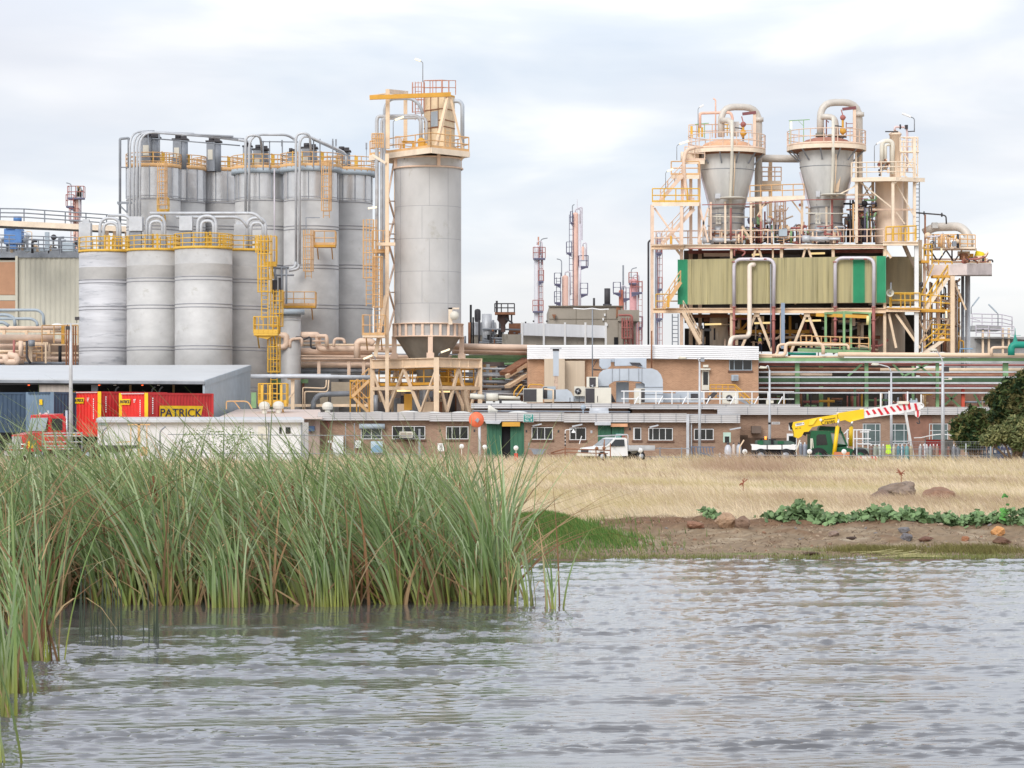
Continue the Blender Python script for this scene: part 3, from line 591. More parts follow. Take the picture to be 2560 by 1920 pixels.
for cx,d,w,yt,lb,mm in ((268,229,141,631,'leftmost low silo with dark horizontal grime streaks',alum_st),(388,226.5,143,628,'low silo between the streaked one and the widest one',alum),
                        (509,224,145,623,'widest low silo in front, with a beige stained band',alum),(600,228.2,142,629,'low silo behind the yellow caged ladder',alum_b)):
    low.append(silo('low_silo',cx,d-2.3,w,yt,lb,mm,(),None))
    t,c,r,z1=low[-1]
    rb=B()
    for z in (11.74,9.57,6.24,3.0):
        for o in (-.13,.13): rb.lathe((c[0],c[1],z+H+o),[(r,-.04),(r+.03,-.02),(r+.03,.02),(r,.04)],48)
    rb.mk('hoop',seam,t)
    bd=B();bd.lathe((c[0],c[1],H+11.9),[(r+.004,0),(r+.004,1.0)],48);bd.mk('stained_band',alum_b if mm is not alum_b else alum,t)
    rl=B();rl.ring(c,r+.05,z1,1.15,0,2*math.pi,28,.04,3,.14,2);rl.mk('railing',yellow,t)
    eq=B();x,y=c
    for k in range(3): eq.box(x-r*.1+k*.35,x-r*.1+k*.35+.12,y-.3,y,z1,z1+1.4)
    eq.rail([(x+r*.2,y-.4,z1),(x+r*.8,y-.4,z1)],1.1,.25,.04);eq.mk('access_gate',yellow,t)
def boxunit(cx0,cx1,y0,y1,ybase,d,label,name='filter_box'):
    t=thing(name,label,'filter',(PX((cx0+cx1)/2,d),d,PZ(ybase,d)));b=B();b.pb(cx0,cx1,y0,y1,d,1.1);b.mk('casing',galv,t)
    b=B();b.pb(cx0+3,cx1-3,y1,ybase,d+.15,.8);b.mk('duct',galvd,t);return t
boxunit(322,355,541,577,628,225.5,'grey filter box on a stem on the second low silo from the left')
boxunit(448,480,540,576,624,223,'grey filter box on a stem on the widest low silo')
b=B();b.pb(197,226,556,622,228,1.0);b.pb(206,222,548,556,228.1,.6);b.solo('filter_box',galv,'plain tall grey filter box on the leftmost low silo','filter')
b=B();b.pb(585,616,560,622,227,1.2);b.pb(590,612,553,560,227.2,.8);b.solo('filter_box',galv,'plain grey filter box behind the railing on the low silo by the yellow ladder','filter')
for x0,x1,yt,d,lb in ((366,412,541,226,'pair of nested grey conveying pipes arching over the second low silo from the left'),(494,540,540,223,'pair of nested grey conveying pipes arching over the widest low silo'),(618,664,545,227,'pair of nested grey conveying pipes arching over the low silo by the yellow ladder'),(250,300,545,229,'pair of nested grey conveying pipes arching over the leftmost low silo')):
    t=thing('conveying_pipes',lb,'pipes',(PX(x0,d),d,PZ(628,d)))
    for k in (0,1):
        b=B();b.pt([(x0+k*9,628,d+k*.2),(x0+k*9,yt+k*12),(x1-k*6,yt+k*12),(x1-k*6,626)] if 0 else [(x0+k*9,628,d),(x0+k*9,yt+k*12,d),(x1-k*6,yt+k*12,d),(x1-k*6,626,d)],.13,8,.9);b.mk('pipe',galv,t)
for x0,x1,y,dz,lb in ((270,318,538,227,'short'),(375,640,533,224.5,'long upper'),(440,600,543,225.5,'lower')):
    b=B();b.pt([(x0,y,dz),(x1,y,dz),(x1+20,y+26,dz)],.12,8,.6);b.solo('header_pipe',galv,lb+' grey header pipe running level above the low silos','pipe')
tall=[]
for nm,cx,d,w,yt,yb,lb,mm,lid in (('B',447,250,134,425,505,'tall silo second from the left, with dented bright cladding at its top',alum,0),('C',548,253.5,131,430,508,'tall silo third from the left, darkest of the group',alum_b,0),
        ('A',384,246,136,420,498,'leftmost tall silo with four pipes down its side',alum,0),('F',863,243.5,138,430,506,'rightmost tall silo next to the ladder of the hopper silo',alum,1),
        ('D',656,242,138,426,502,'tall silo with blue-grey top band between the dark one and the platform one',alum,1),('E',778,238.5,139,421,501,'nearest tall silo with side platforms and a cream caged ladder',alum,1)):
    tall.append(silo('tall_silo',cx,d-2.4,w,yt,lb,mm,(),shiny,yb,bluegr if lid else None));t,c,r,z1=tall[-1]
    rb=B()
    for yy in (yb,573,670,769):
        z=PZ(yy,d)
        for o in (-.14,.14): rb.lathe((c[0],c[1],z+o),[(r,-.04),(r+.035,-.02),(r+.035,.02),(r,.04)],48)
    rb.mk('hoop',seam,t)
    rl=B();rl.ring(c,r+.05+(.25 if lid else 0),z1,1.15,0,2*math.pi,26,.04,3,.25,2);rl.mk('railing',orange_r,t)
    q=B();
    for k in range(4): q.box(c[0]-1.5+k*.8,c[0]-1.4+k*.8,c[1]-1.7,c[1]-1.6,z1,z1+1.3)
    q.box(c[0]+.9,c[0]+1.2,c[1]-1.8,c[1]-1.6,z1,z1+1.2);q.mk('access_gate',yellow,t)
def canister(x0,x1,y0,yb,d,label):
    r=(x1-x0)*d/F/2;xm=PX((x0+x1)/2,d);z0=PZ(yb,d);z1=PZ(y0,d);t=thing('dust_filter',label,'dust filter',(xm,d,z0));b=B()
    b.box(xm-r,xm+r*.2,d-r,d+r,z0,z1);b.cyl((xm+r*.25,d,0),r*.8,z0,z1-.1,16);b.mk('casing',galvd,t)
    b=B();b.box(xm-r*1.15,xm+r*1.15,d-r*1.1,d+r*1.1,z1,z1+.12);b.cyl((xm-r*.3,d-r*.3,0),r*.45,z1+.12,z1+.45,10);b.box(xm+r*.1,xm+r*.9,d-.5,d,z1+.12,z1+.35);b.mk('fan',dark,t)
    b=B();b.box(xm-r*.8,xm-r*.1,d-r-.05,d-r,z1-1.6,z1-.7);b.mk('access_door',offwh,t)
canister(356,398,345,419,245,'dust filter on the leftmost tall silo');canister(434,469,351,424,248,'dust filter on the second tall silo from the left');canister(518,552,356,429,251,'dust filter on the darkest tall silo')
canister(634,671,376,426,241,'grey dust filter inside the pipe arch left of centre');canister(608,630,368,426,243.5,'narrow dust filter half behind the pair of upright pipes');canister(755,792,372,421,238,'dust filter under the second big pipe arch');canister(720,741,384,422,240,'small dust filter left of the second big pipe arch');canister(843,875,380,430,243,'dust filter on the rightmost tall silo')
def prun(name,pts,d,r,fil,m,label,cat='pipe',n=8,grp=None):
    b=B();b.pt([(p[0],p[1],p[2] if len(p) > 2 else d) for p in pts],r,n,fil);return b.solo(name,m,label,cat,grp)
t=thing('pipe_bank','bank of four grey pipes rising beside the leftmost tall silo and bending right','pipes',(PX(336,242),242,PZ(620,242)))
for k,x in enumerate((325,335,343,350)):
    b=B();b.pt([(x,622,242-k*.1),(x,329,242-k*.1),(min(x+60+k*90,610),328+k*3+(k*90)*.04,244+k*.6)],.095,8,1.3);b.mk('pipe',galv,t)
b=B();b.pt([(352,328,246),(480,336,248),(590,349,247),(618,353,242)],.12,8,.3);b.mk('pipe',galv,t)
b=B();b.pt([(380,346,244),(600,364,243)],.06,6,.3);b.pt([(370,336,244),(380,420,244)],.06,6,0);b.pt([(398,335,244),(398,420,244)],.08,6,0);b.mk('support_frame',galvd,t)
b=B();b.pt([(300,622,243),(300,347,243),(322,345,243),(322,420,243)],.12,6,.1);b.pt([(300,418,243),(326,419,243)],.05,4,0);b.pbar(293,507,330,507,243,.2);b.pbar(296,510,318,532,243,.14);b.pbar(318,507,318,532,243,.14);b.solo('pipe_gantry',galvd,'grey steel pipe frame left of the leftmost tall silo','frame')
for xa,xb,ys,xe,ye,d,lb in ((614,656,338,735,347,238.5,'left pair of grey pipes arching above the tall silos'),(740,780,333,865,384,235,'right pair of grey pipes arching above the tall silos')):
    t=thing('arch_pipes',lb,'pipes',(PX(xa,d),d,PZ(540,d)))
    yb=532 if xa < 700 else 660
    b=B();b.pt([(xa,yb,d),(xa,ys,d),(xb-6,ys,d),(xb,ye+36,d+2)],.11,8,1.3);b.mk('pipe',galv,t)
    b=B();b.pt([(xa+9,yb,d-.1),(xa+9,ys-2,d-.1),(xe-18,ye-10,d+1.5),(xe,ye,d+2),(xe,ye+(30 if xa > 700 else 4),d+2)],.11,8,1.2);b.mk('pipe',galv,t)
    b=B();b.pt([(xa+40,ys+16,d+.5),(xe+10,ye+8,d+1.5)],.05,5,.3)
    for xx in (xa+44,xa+60,xa+92): b.pt([(xx,ys+14,d+.8),(xx,425,d+.8)],.05,5,0)
    b.mk('support_frame',galvd,t)
    if xa > 700: b=B();b.pt([(740,655,d),(738,668,d),(722,673,d)],.14,8,.4);b.pt([(749,655,d),(746,672,d),(722,676,d)],.14,8,.5);b.mk('bend',galv,t)
prun('drain_pipe',[(686,422),(686,668)],238,.06,0,lilac,'thin white pipe dropping between the two banded tall silos')
for x,y0,y1,d,lb in ((705,350,425,240,'left'),(832,352,425,240,'middle'),(840,348,420,241,'right'),(916,357,412,240,'outermost')):
    b=B();b.pbar(x,y0,x,y1,d,.05);b.pbar(x,y0,x,y0+16,d-.1,.14);b.solo('vent_post',galvd,lb+' thin vent post standing on the tall silo roofs','post')
def cagelad(x,d,y0,y1,label,m=orange_r,w=.5,cr=.42,extra=None):
    b=B();b.ladder(PX(x,d),d,PZ(y1,d),PZ(y0,d),w,True,.035,cr);t=b.solo('caged_ladder',m,label,'ladder');return t
cagelad(406,242,405,530,'cream and orange caged ladder on the leftmost tall silo');cagelad(816,234.5,400,545,'caged ladder high on the nearest tall silo');cagelad(771,234,575,696,'caged ladder on the nearest tall silo below the side platform')
def platform(x0,x1,yf,d,dp,label,m=yellow,hm=1.15,toe=.2,sp=.9,brackets=True,name='side_platform',deckm=None):
    t=thing(name,label,'platform',(PX((x0+x1)/2,d),d,PZ(yf,d)));z=PZ(yf,d);a,c=PX(x0,d),PX(x1,d)
    b=B();b.box(a,c,d,d+dp,z-.18,z);b.mk('deck',deckm or m,t);b=B();b.rail([(a,d+dp,z),(a,d,z),(c,d,z),(c,d+dp,z)],hm,sp,.04,1,False,toe);b.mk('railing',m,t)
    if brackets: b=B();b.bar((a+.3,d+dp,z-1.1),(a+.3,d+.1,z-.2),.1);b.bar((c-.3,d+dp,z-1.1),(c-.3,d+.1,z-.2),.1);b.mk('bracket',m,t)
    return t
platform(784,838,612,234.2,1.4,'upper side platform on the nearest tall silo',orange_r,deckm=goldy);platform(707,788,764,234,1.4,'lower side platform on the nearest tall silo',orange_r,deckm=goldy)
platform(393,420,528,242.6,.8,'small orange landing at the foot of the ladder on the leftmost tall silo',yellow)
b=B();b.pbar(765,544,800,544,234.4,.08);b.pbar(765,544,765,576,234.4,.08);b.solo('pipe_bracket',galvd,'thin grey bracket frame beside the upper side platform','bracket')
t,c,r,z1=silo('short_silo',727,229,50,774,'short silo with wide blue-grey rim below the orange side platform',alum,(797,),None,None,bluegr)
b=B();b.pt([(679,669,230),(722,669,230)],.1,6,0);b.pt([(679,688,230),(735,688,230)],.08,6,0)
for x in (688,704,716): b.pt([(x,669,230),(x,760,230)],.09,6,0)
b.pt([(684,680,230),(690,690,230),(690,720,230)],.13,6,.3);b.solo('pipe_tangle',galvd,'tangle of grey pipes standing above the short silo','pipes')
b=B();b.pb(680,692,700,735,229.5,.6);b.pb(696,702,694,730,229.8,.5);b.solo('valve_cabinet',dark,'small dark valve unit among grey pipes above the short silo','valve')
b=B();b.ladder(PX(662,221),221,PZ(800,221),PZ(588,221),.5,True,.045,.55);b.pbar(640,588,640,632,221.5,.1);b.solo('caged_ladder',yellow,'tall yellow caged ladder from the low silo tops down to the yellow basket','ladder')
b=B();b.ladder(PX(692,222),222,PZ(835,222),PZ(725,222),.5,True,.045,.5);b.solo('caged_ladder',yellow,'yellow caged ladder just left of the short silo','ladder')
b=B();b.ladder(PX(685,222),222,PZ(1000,222),PZ(840,222),.5,True,.045,.5);b.solo('caged_ladder',yellow,'lowest yellow caged ladder reaching down beside the grey shed','ladder')
t=platform(634,694,833,221,1.6,'yellow basket platform hanging on the low silo beside the short silo',yellow,1.3,.3,.4)
b=B();b.prism([(638,836),(690,836),(668,848),(640,842)],221.2,1.2);b.mk('underside',yellow,t)
platform(660,690,660,221.6,1.0,'narrow yellow landing by the ladder near the top of the low silos',yellow,2.2,.2,.3)
t=platform(646,716,1010,206,1.6,'big yellow basket platform beside the grey shed',yellow,1.5,.3,.35)
b=B()
for x in (652,672,700): b.pb(x,x+6,962,1012,205.8,.15)
b.mk('gate_panel',yellow,t)
# ---------------------------------------------------------------- far left
t=thing('warehouse','cream corrugated warehouse with brown panels behind the leftmost silo','warehouse',(PX(60,290),290,GZ))
b=B();b.box(PX(-200,290),PX(340,290),290.3,320,0,PZ(650,290));b.mk('wall',clcr,t)
b=B();b.corr((PX(43,290),290.1,0),(PX(230,290),290.1,0),PZ(1100,290),PZ(632,290),.5,.06);b.mk('cladding',clcr,t)
b=B();b.box(PX(-200,290),PX(230,290),289.9,321,PZ(644,290),PZ(622,290));b.mk('gutter',galvd,t)
for y0,y1 in ((655,737),(752,772)): b=B();b.pb(-120,39,y0,y1,289.8,.2);b.mk('door_panel',mat('brown_panel_%d' % y0,S(190,145,115),.8,var=.1),t)
b=B();b.pb(-120,39,738,751,289.8,.2);b.pb(38,44,640,812,289.7,.2);b.mk('frame',clcr,t)
b=B();b.rail([P(-60,628,289),P(200,640,289)],1.5,2.2,.06,2);b.mk('roof_railing',galvd,t)
t=thing('pipe_bridge','cream walkway bridge with grey handrail leading left behind the silos','bridge',(PX(100,262),262,PZ(570,262)))
b=B();b.bar(P(-120,552,262),P(318,573,262),.5,.5);b.mk('girder',paleb,t);b=B();b.bar(P(-120,562,264),P(318,581,264),1.6,.15);b.mk('underside',dark,t);b=B();b.rail([P(-60,551,262),P(60,553,262),P(318,571,262)],1.15,2.0,.06,2);b.mk('railing',galvd,t)
b=B()
for x in (258,312,282): b.pb(x,x+12,570,640,262.5,.5)
b.mk('post',cream,t)
b=B();b.pb(10,52,572,610,284,2);b.pb(14,50,570,572,283.8,2.4);b.pb(22,40,612,622,283.9,1);t=b.solo('blue_tank',mat('blue_tank_paint',S(95,140,200),.5),'large blue tank on the warehouse roof','tank')
b=B();b.cyl((PX(44,280),280,0),.42,PZ(555,280),PZ(541,280),16);b.cyl((PX(44,280),280,0),.25,PZ(560,280),PZ(555,280),12);b.pb(38,52,560,605,280.6,.6);b.solo('blue_tank',MATS['blue_tank_paint'],'small round blue tank on a stand above the large blue tank','tank')
rr=random.Random(5);t=thing('roof_pipework','clutter of grey pipes, valves and posts along the warehouse roof edge','pipes',(PX(100,286),286,PZ(632,286)))
for k in range(26):
    x=rr.uniform(0,195);y1=rr.uniform(618,634);y0=y1-rr.choice([14,20,30,42]);d=rr.uniform(284,288);b=B();b.pt([(x,y1,d),(x,y0,d),(x+rr.choice([-14,0,12,20]),y0,d)],rr.choice([.05,.08,.14]),6,.2)
    if rr.random() < .3: b.ball(P(x,y0,d),.3,5)
    b.mk('pipe',rr.choice([galvd,galv,galvd,cream,dark]),t)
b=B();b.rail([P(-20,626,283),P(195,634,283)],1.6,1.6,.05,3);b.mk('railing',galvd,t)
b=B();b.pb(156,182,606,628,283,1.3);b.pb(60,110,618,628,285,1);b.pb(112,122,580,626,285,.4);b.mk('unit',bluegr,t)
def column(x0,x1,y0,y1,d,m,label,plats,lamp=None,cap=True,lad=None,skirt=0,name='process_column',pm=navy,rm=None):
    xm=PX((x0+x1)/2,d);r=(x1-x0)*d/F/2;z0,z1=PZ(y1,d),PZ(y0,d);t=thing(name,label,'process column',(xm,d,z0));b=B()
    pr=[(r*(1+skirt),z0),(r,z0+(z1-z0)*.12),(r,z1-r*.7)]
    if cap: pr+=[(r*math.cos(a),z1-r*.7+r*.7*math.sin(a)) for a in (.3,.7,1.1,1.5)]
    b.lathe((xm,d,0),pr,20);b.mk('shell',m,t)
    b=B();b.pt([(x1+3,y0+4,d),(x1+3,y1,d)],.1,5,0);b.pt([((x0+x1)/2,y0+2,d),((x0+x1)/2,y0-9,d),(x1+5,y0-9,d),(x1+5,y0+50,d)],.12,6,.4);b.mk('riser_pipe',lilac,t)
    for pa,pb_,yf in plats:
        z=PZ(yf,d);a,c=PX(pa,d),PX(pb_,d);dk=B();dk.box(a,c,d-r-.7,d+.2,z-.25,z);
        if pa > x0 or pb_ < x1: q=min(abs(a-xm),abs(c-xm));xi=a if abs(a-xm) < abs(c-xm) else c;xo=c if xi==a else a;dk.poly([(xi,d-r-.6,z-.2),(xo,d-r-.6,z-.2),(xi,d-r-.6,z-.75)])
        dk.mk('deck',pm,t);rl=B();rl.rail([(a,d+.2,z),(a,d-r-.7,z),(c,d-r-.7,z),(c,d+.2,z)],1.6,1.0,.055,1);rl.mk('railing',rm or pm,t)
    if lad: b=B();b.ladder(PX(lad,d),d-r-.1,z0,PZ(y0+6,d),.6,False,.045,.6,.9);b.mk('ladder',rm or pm,t)
    if lamp: b=B();b.pt([(lamp[0],lamp[1]+40,d),(lamp[0],lamp[1],d),(lamp[0]+lamp[2],lamp[1]-3,d)],.08,5,1.0);b.mk('lamp_arm',galvd,t)
    return t
column(183,197,492,640,400,pinkcol,'far red and grey process column left of all the silos',((172,212,495),(168,186,516),(176,198,550)),(178,460,-12),lad=184,rm=redp)
t=thing('pipe_cluster','yellow and grey pipe cluster on the far left column','pipes',(PX(197,399),399,PZ(494,399)));rr=random.Random(2)
for k in range(12): x=rr.uniform(186,206);b=B();b.pt([(x,492,399),(x,rr.uniform(466,482),399),(x+rr.uniform(-6,6),rr.uniform(464,480),399)],.12,5,.3);b.mk('pipe',rr.choice([yellow,galvd,dark,cream]),t)
t=thing('pipe_rack','cream pipe rack with stacked pipes above the shed roof at far left','pipe rack',(PX(90,240),240,GZ))
for y,x0,x1,r_,d,m in ((820,-60,150,.16,238,peach),(845,-60,135,.3,237,peach),(853,-60,170,.22,238,peach),(868,-60,120,.35,239,peach),(890,-60,90,.16,236,peach),(878,-60,100,.1,236,cream),(903,-60,60,.22,236,peach),(908,-60,195,.12,237,galvd),(896,110,196,.16,238,peach)):
    b=B();b.pt([(x0,y,d),(x1,y,d)],r_,8,0);b.mk('pipe',m,t)
for pts,r_,m in (([(-60,775),(95,775),(108,785),(110,812)],.12,bluegr),([(-60,787),(20,787),(36,795),(38,815)],.14,bluegr),([(-60,796),(80,797),(92,805),(94,815)],.12,bluegr),([(-60,806),(10,806),(22,815)],.14,bluegr),([(35,850),(35,905)],.1,redp),([(52,852),(52,890)],.2,peach),([(67,852),(67,895),(76,908)],.1,dark),([(15,890),(15,905),(43,905),(43,892),(20,886)],.3,peach),([(79,850),(79,866)],.28,galvd),([(150,865),(150,905)],.14,black)):
    b=B();b.pt([(p[0],p[1],235) for p in pts],r_,8,.5);b.mk('pipe',m,t)
b=B()
for x in (6,62,118,170): b.pb(x,x+7,825,915,240,.3)
for y in (826,858,880): b.pb(-60,195,y,y+5,240.2,.3)
b.pb(40,120,855,862,236.5,.4);b.pb(112,116,858,908,236,.2);b.pb(72,80,862,905,235.5,.25);b.mk('frame',cream,t)
b=B();b.rail([P(105,858,236),P(195,858,236)],1.5,.9,.05,1);b.rail([P(62,902,236),P(105,902,236)],1.2,.5,.04,3);b.mk('railing',orange_r,t)
b=B();b.pb(153,161,812,860,236.4,.3);b.mk('yellow_post',goldy,t)
b=B();b.pb(-60,200,862,918,246,.2);b.mk('back_beam',mat('shaded_brown_steel',S(120,100,85),.9,var=.4,sc=1),t)
b=B();b.box(PX(-80,236),PX(205,236),236,244,PZ(918,236)-.3,PZ(912,236));b.mk('deck',galvd,t)
for x in (166,172,183,189): b=B();b.pt([(x,815,233),(x,920,233)],.07,5,0);b.mk('pipe',rusty,t)
b=B();b.ball(P(143,817,240),.6,8,(1,1,.5));b.mk('tank_dome',signw,t)
t=thing('open_shed','long open-fronted shed with a pale sheet roof behind the red containers','shed',(PX(300,205),205,GZ))
d0,d1=200,219;EL=P(-70,950,d0);ER=P(512,954.5,d0);RR=P(626,916,d1);RL=P(-70,917,d1)
b=B();th=Vector((0,0,.12));b.add([EL,ER,RR,RL,EL+th,ER+th,RR+th,RL+th],[(0,3,2,1),(4,5,6,7),(0,1,5,4),(1,2,6,5),(2,3,7,6),(3,0,4,7)]);b.mk('roof',roofm,t)
b=B();b.bar(P(-70,953,d0-.1),P(512,957,d0-.1),.12,.2);b.mk('gutter',galvd,t)
b=B();q=[P(512,957,d0),RR-Vector((0,0,.03)),Vector((RR.x,RR.y,0)),Vector((ER.x,ER.y,0))];n_=Vector((-.15,0,0));b.add(q+[p+n_ for p in q],[(0,1,2,3),(7,6,5,4),(0,4,5,1),(0,3,7,4)]);b.mk('side_wall',bluegr,t)
b=B();k0=ER+Vector((.03,-.03,-.1));k1=RR+Vector((.03,-.03,-.1));b.bar(k0,k1,.1,.4);b.mk('barge_board',bluegr,t)
b=B();e=(RR-ER);e.z=0;e.normalize();a0=P(560,1000,209.5);a0=ER+(RR-ER)*.43;f0=Vector((a0.x+.03,a0.y,.15));b.add([f0,f0+e*3.6,f0+e*3.6+Vector((0,0,2.75)),f0+Vector((0,0,2.75))]+[p+Vector((.05,-.02,0)) for p in (f0,f0+e*3.6,f0+e*3.6+Vector((0,0,2.75)),f0+Vector((0,0,2.75)))],[(4,5,6,7),(0,1,5,4),(3,7,6,2),(0,4,7,3),(1,2,6,5)]);dr=b.mk('door',mat('cream_door',S(236,205,150),.6),t)
b=B();g0=f0+e*1.5+Vector((.07,-.03,1.4));b.add([g0,g0+e*.8,g0+e*.8+Vector((0,0,.85)),g0+Vector((0,0,.85))],[(0,1,2,3)]);b.mk('door_glass',glassd,dr)
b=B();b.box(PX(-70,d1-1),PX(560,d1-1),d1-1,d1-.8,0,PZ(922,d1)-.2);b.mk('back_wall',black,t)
b=B();b.pb(98,180,957,1100,d0+.3,.1);b.mk('front_panel',mat('beige_sheet',S(190,180,172),.7,stretch=(6,1,.2)),t)
b=B();b.pb(228,244,962,978,d0+1.0,.3);b.mk('wall_panel',galvd,t)
for x in (325,433): b=B();b.pb(x-2,x+3,956,1100,d0+3,.2);b.mk('post',mat('timber_post_%d' % x,S(150,120,85),.8),t)
for x in (287,396): b=B();b.pb(x-3,x+3,957,964,d0+1,.2);b.mk('lamp',signw,t)
for x in (72,248,356): b=B();b.ball(P(x,961,d0+8),.1,4);b.mk('warning_light',mat('red_light_%d' % x,(1,.12,.03),.5,emit=2),t)
for x in (287,378,397): b=B();b.pt([(x,985,d0+4),(x+3,972,d0+4),(x+10,967,d0+4)],.06,5,.4);b.mk('hose',galvd,t)
b=B();b.pb(-70,512,956,962,d0+.05,.1);b.mk('lintel',dark,t)
b=B();b.pt([(566,1023,199),(566,1005,199),(570,1003,199),(620,1003,199),(630,1022,199)],.05,5,.3);b.pt([(585,1003,199),(600,1022,199)],.04,5,0);b.solo('stair_rail',orange_r,'thin rusty stair handrail in front of the cream shed door','handrail')
def container(cor,d,a,h,lw,m,mside,label,W=2.44,LN=6.06,posts=None,top=None):
    x0=PX(cor,d);zt=PZ(top,d);z0=zt-h;t=thing('shipping_container',label,'container',(x0,d,z0));ce=Vector((-math.cos(a),math.sin(a),0));cs=Vector((math.sin(a),math.cos(a),0));O=Vector((x0,d,0))
    b=B();inn=O+ce*.06+cs*.06;b.ob(inn+Vector((0,0,z0+.05)),ce*(W-.12),cs*(LN-.12),(0,0,h-.1));b.mk('body',m,t)
    b=B();b.corr(O+ce*W+cs*.02,O+cs*.02,z0+.12,zt-.1,.3,.05);b.mk('end_wall',m,t)
    b=B();b.corr(O-ce*.0,O+cs*LN,z0+.12,zt-.1,.28,.04);b.mk('side_wall',mside,t)
    b=B()
    for k in (0,1):
        z=z0+.08 if k==0 else zt-.06;b.bar(O+Vector((0,0,z)),O+ce*W+Vector((0,0,z)),.12,.14);b.bar(O+Vector((0,0,z)),O+cs*LN+Vector((0,0,z)),.12,.14)
    b.mk('rail',mside,t)
    b=B()
    for q in (O,O+ce*W): b.bar(q+Vector((0,0,z0)),q+Vector((0,0,zt)),.22)
    b.mk('corner_post',posts or m,t);b=B();b.bar(O+cs*LN+Vector((0,0,z0)),O+cs*LN+Vector((0,0,zt)),.2);b.mk('rear_post',mside,t);return t,O,ce,cs,z0,zt
redc=mat('red_container',S(226,52,46),.5,var=.15);redc2=mat('red_container_shaded',S(196,52,54),.55,var=.15)  # second red is a darker copy, shade painted into the side walls
ylw=mat('yellow_container_post',S(244,200,30),.5)
bluec=mat('blue_grey_container',S(112,134,158),.6,var=.15);bluec2=mat('navy_and_shaded_blue',S(62,82,106),.6,var=.2)  # darker blue paints side shade on one container and navy on another
def logo(O,ce,cs,on_side,u0,z,w,h,t,big):
    dirv=cs if on_side else -ce;nv=(-ce if on_side else -cs);base=O+dirv*u0+nv*.07 if on_side else O+ce*u0+nv*.07
    b=B();q=[base+Vector((0,0,z)),base+dirv*(w*.93)+Vector((0,0,z)),base+dirv*w+Vector((0,0,z+h)),base+dirv*w*.0+Vector((0,0,z+h))];b.add(q+[p+nv*.02 for p in q],[(0,1,2,3),(7,6,5,4),(0,4,5,1),(3,2,6,7)]);pn=b.mk('sign_panel',ylw,t)
    rz=math.atan2(dirv.y,dirv.x);text('PATRICK',h*.78,base+dirv*w*.48+nv*.045+Vector((0,0,z+h*.5)),letterd,pn,xs=w/(h*.78*4.15),rot=(math.pi/2,0,rz),ext=.012)
t,O,ce,cs,z0,zt=container(366,184,R(39),2.6,0,redc,redc2,'red container with the large yellow sign, nearest the shed wall',posts=ylw,top=982);logo(O,ce,cs,True,1.12,zt-1.82,4.0,.98,t,True);logo(O,ce,cs,False,2.38,zt-.78,.95,.38,t,False)
def marks(O,ce,cs,zt,t):
    b=B();e=-cs;o=O+ce*.55+e*.07
    for k in range(10): b.ob(o+Vector((0,0,zt-.55-k*.14)),-ce*.07,e*.01,(0,0,.09))
    o=O+ce*1.15+e*.07
    for k in range(3): b.ob(o+Vector((0,0,zt-.45-k*.09)),-ce*(.22-.04*k),e*.01,(0,0,.04))
    for k in range(22): b.ob(O+e*.09+ce*(.14+k*.1)+Vector((0,0,zt-.08)),ce*.05,e*.01,(0,0,.07))
    b.mk('stencil_marks',letterw,t)
    b=B();o=O-ce*.07+cs*.45
    for k in range(8): b.ob(o+Vector((0,0,zt-.4-k*.14)),cs*.1,-ce*.01,(0,0,.09))
    b.mk('side_stencil_marks',letterw,t)
marks(O,ce,cs,zt,t)
t,O,ce,cs,z0,zt=container(249,186.2,R(39),3.0,0,redc,redc2,'red container on the truck trailer, left of the other red one',posts=ylw,top=979);logo(O,ce,cs,False,2.4,zt-.78,.98,.38,t,False);marks(O,ce,cs,zt,t)
t,O,ce,cs,z0,zt=container(131,186,R(39),2.7,0,bluec,bluec2,'blue-grey container with pale doors behind the red truck cab',top=980)
b=B();e=-cs;o=O+ce*1.2+e*.08;b.ob(o+Vector((0,0,zt-.85)),-ce*.3,e*.01,(0,0,.36));b.mk('yellow_label',ylw,t)
container(-162,188,R(86),2.7,0,bluec2,bluec2,'dark navy container at the left edge',top=981)
t=thing('white_building','low white windowless building behind the reeds','building',(PX(480,180),180,GZ))
b=B();b.pb(244,757,1056,1160,178,5);b.mk('wall',mat('white_wall',S(226,226,228),.7,var=.06,sc=.4,rust=S(205,198,188),ra=.62,stretch=(1,1,.3)),t)
b=B();a=[P(240,1051,177.7),P(760,1051,177.7),P(752,1046,183.4),P(250,1046,183.4)];b.add(a+[p+Vector((0,0,.1)) for p in a],[(0,3,2,1),(4,5,6,7),(0,1,5,4),(1,2,6,5),(3,0,4,7),(2,3,7,6)]);b.mk('roof',roofm,t)
b=B();b.pb(240,760,1049.5,1056,177.6,.15);b.mk('gutter',galv,t);b=B();b.pb(670,671.5,1056,1160,177.9,.08);b.pb(752,755,1056,1160,177.85,.1);b.mk('downpipe',galvd,t)
b=B();b.pb(698,704,1068,1084,177.95,.03);b.pb(714,726,1068,1084,177.95,.03);b.mk('window',glassd,t)
b=B();b.pb(645,670,1066,1096,177.9,.08);b.mk('door',offwh,t)
b=B();b.pb(246,265,1058,1063,177.9,.05);b.mk('name_plate',mat('pale_teal_sign',S(190,214,214),.5),t)
t=thing('gabled_hut','hut with a low pinkish roof just behind the white building','hut',(PX(690,199),199,GZ))
pk=mat('pinkish_roof',S(214,198,190),.7,var=.06);b=B();a=[P(545,1047,198),P(806,1048,198),P(800,1027,212),P(594,1026,212)];b.add(a+[p+Vector((0,0,.1)) for p in a],[(0,3,2,1),(4,5,6,7),(0,1,5,4),(1,2,6,5),(3,0,4,7),(2,3,7,6)]);b.mk('roof',pk,t)
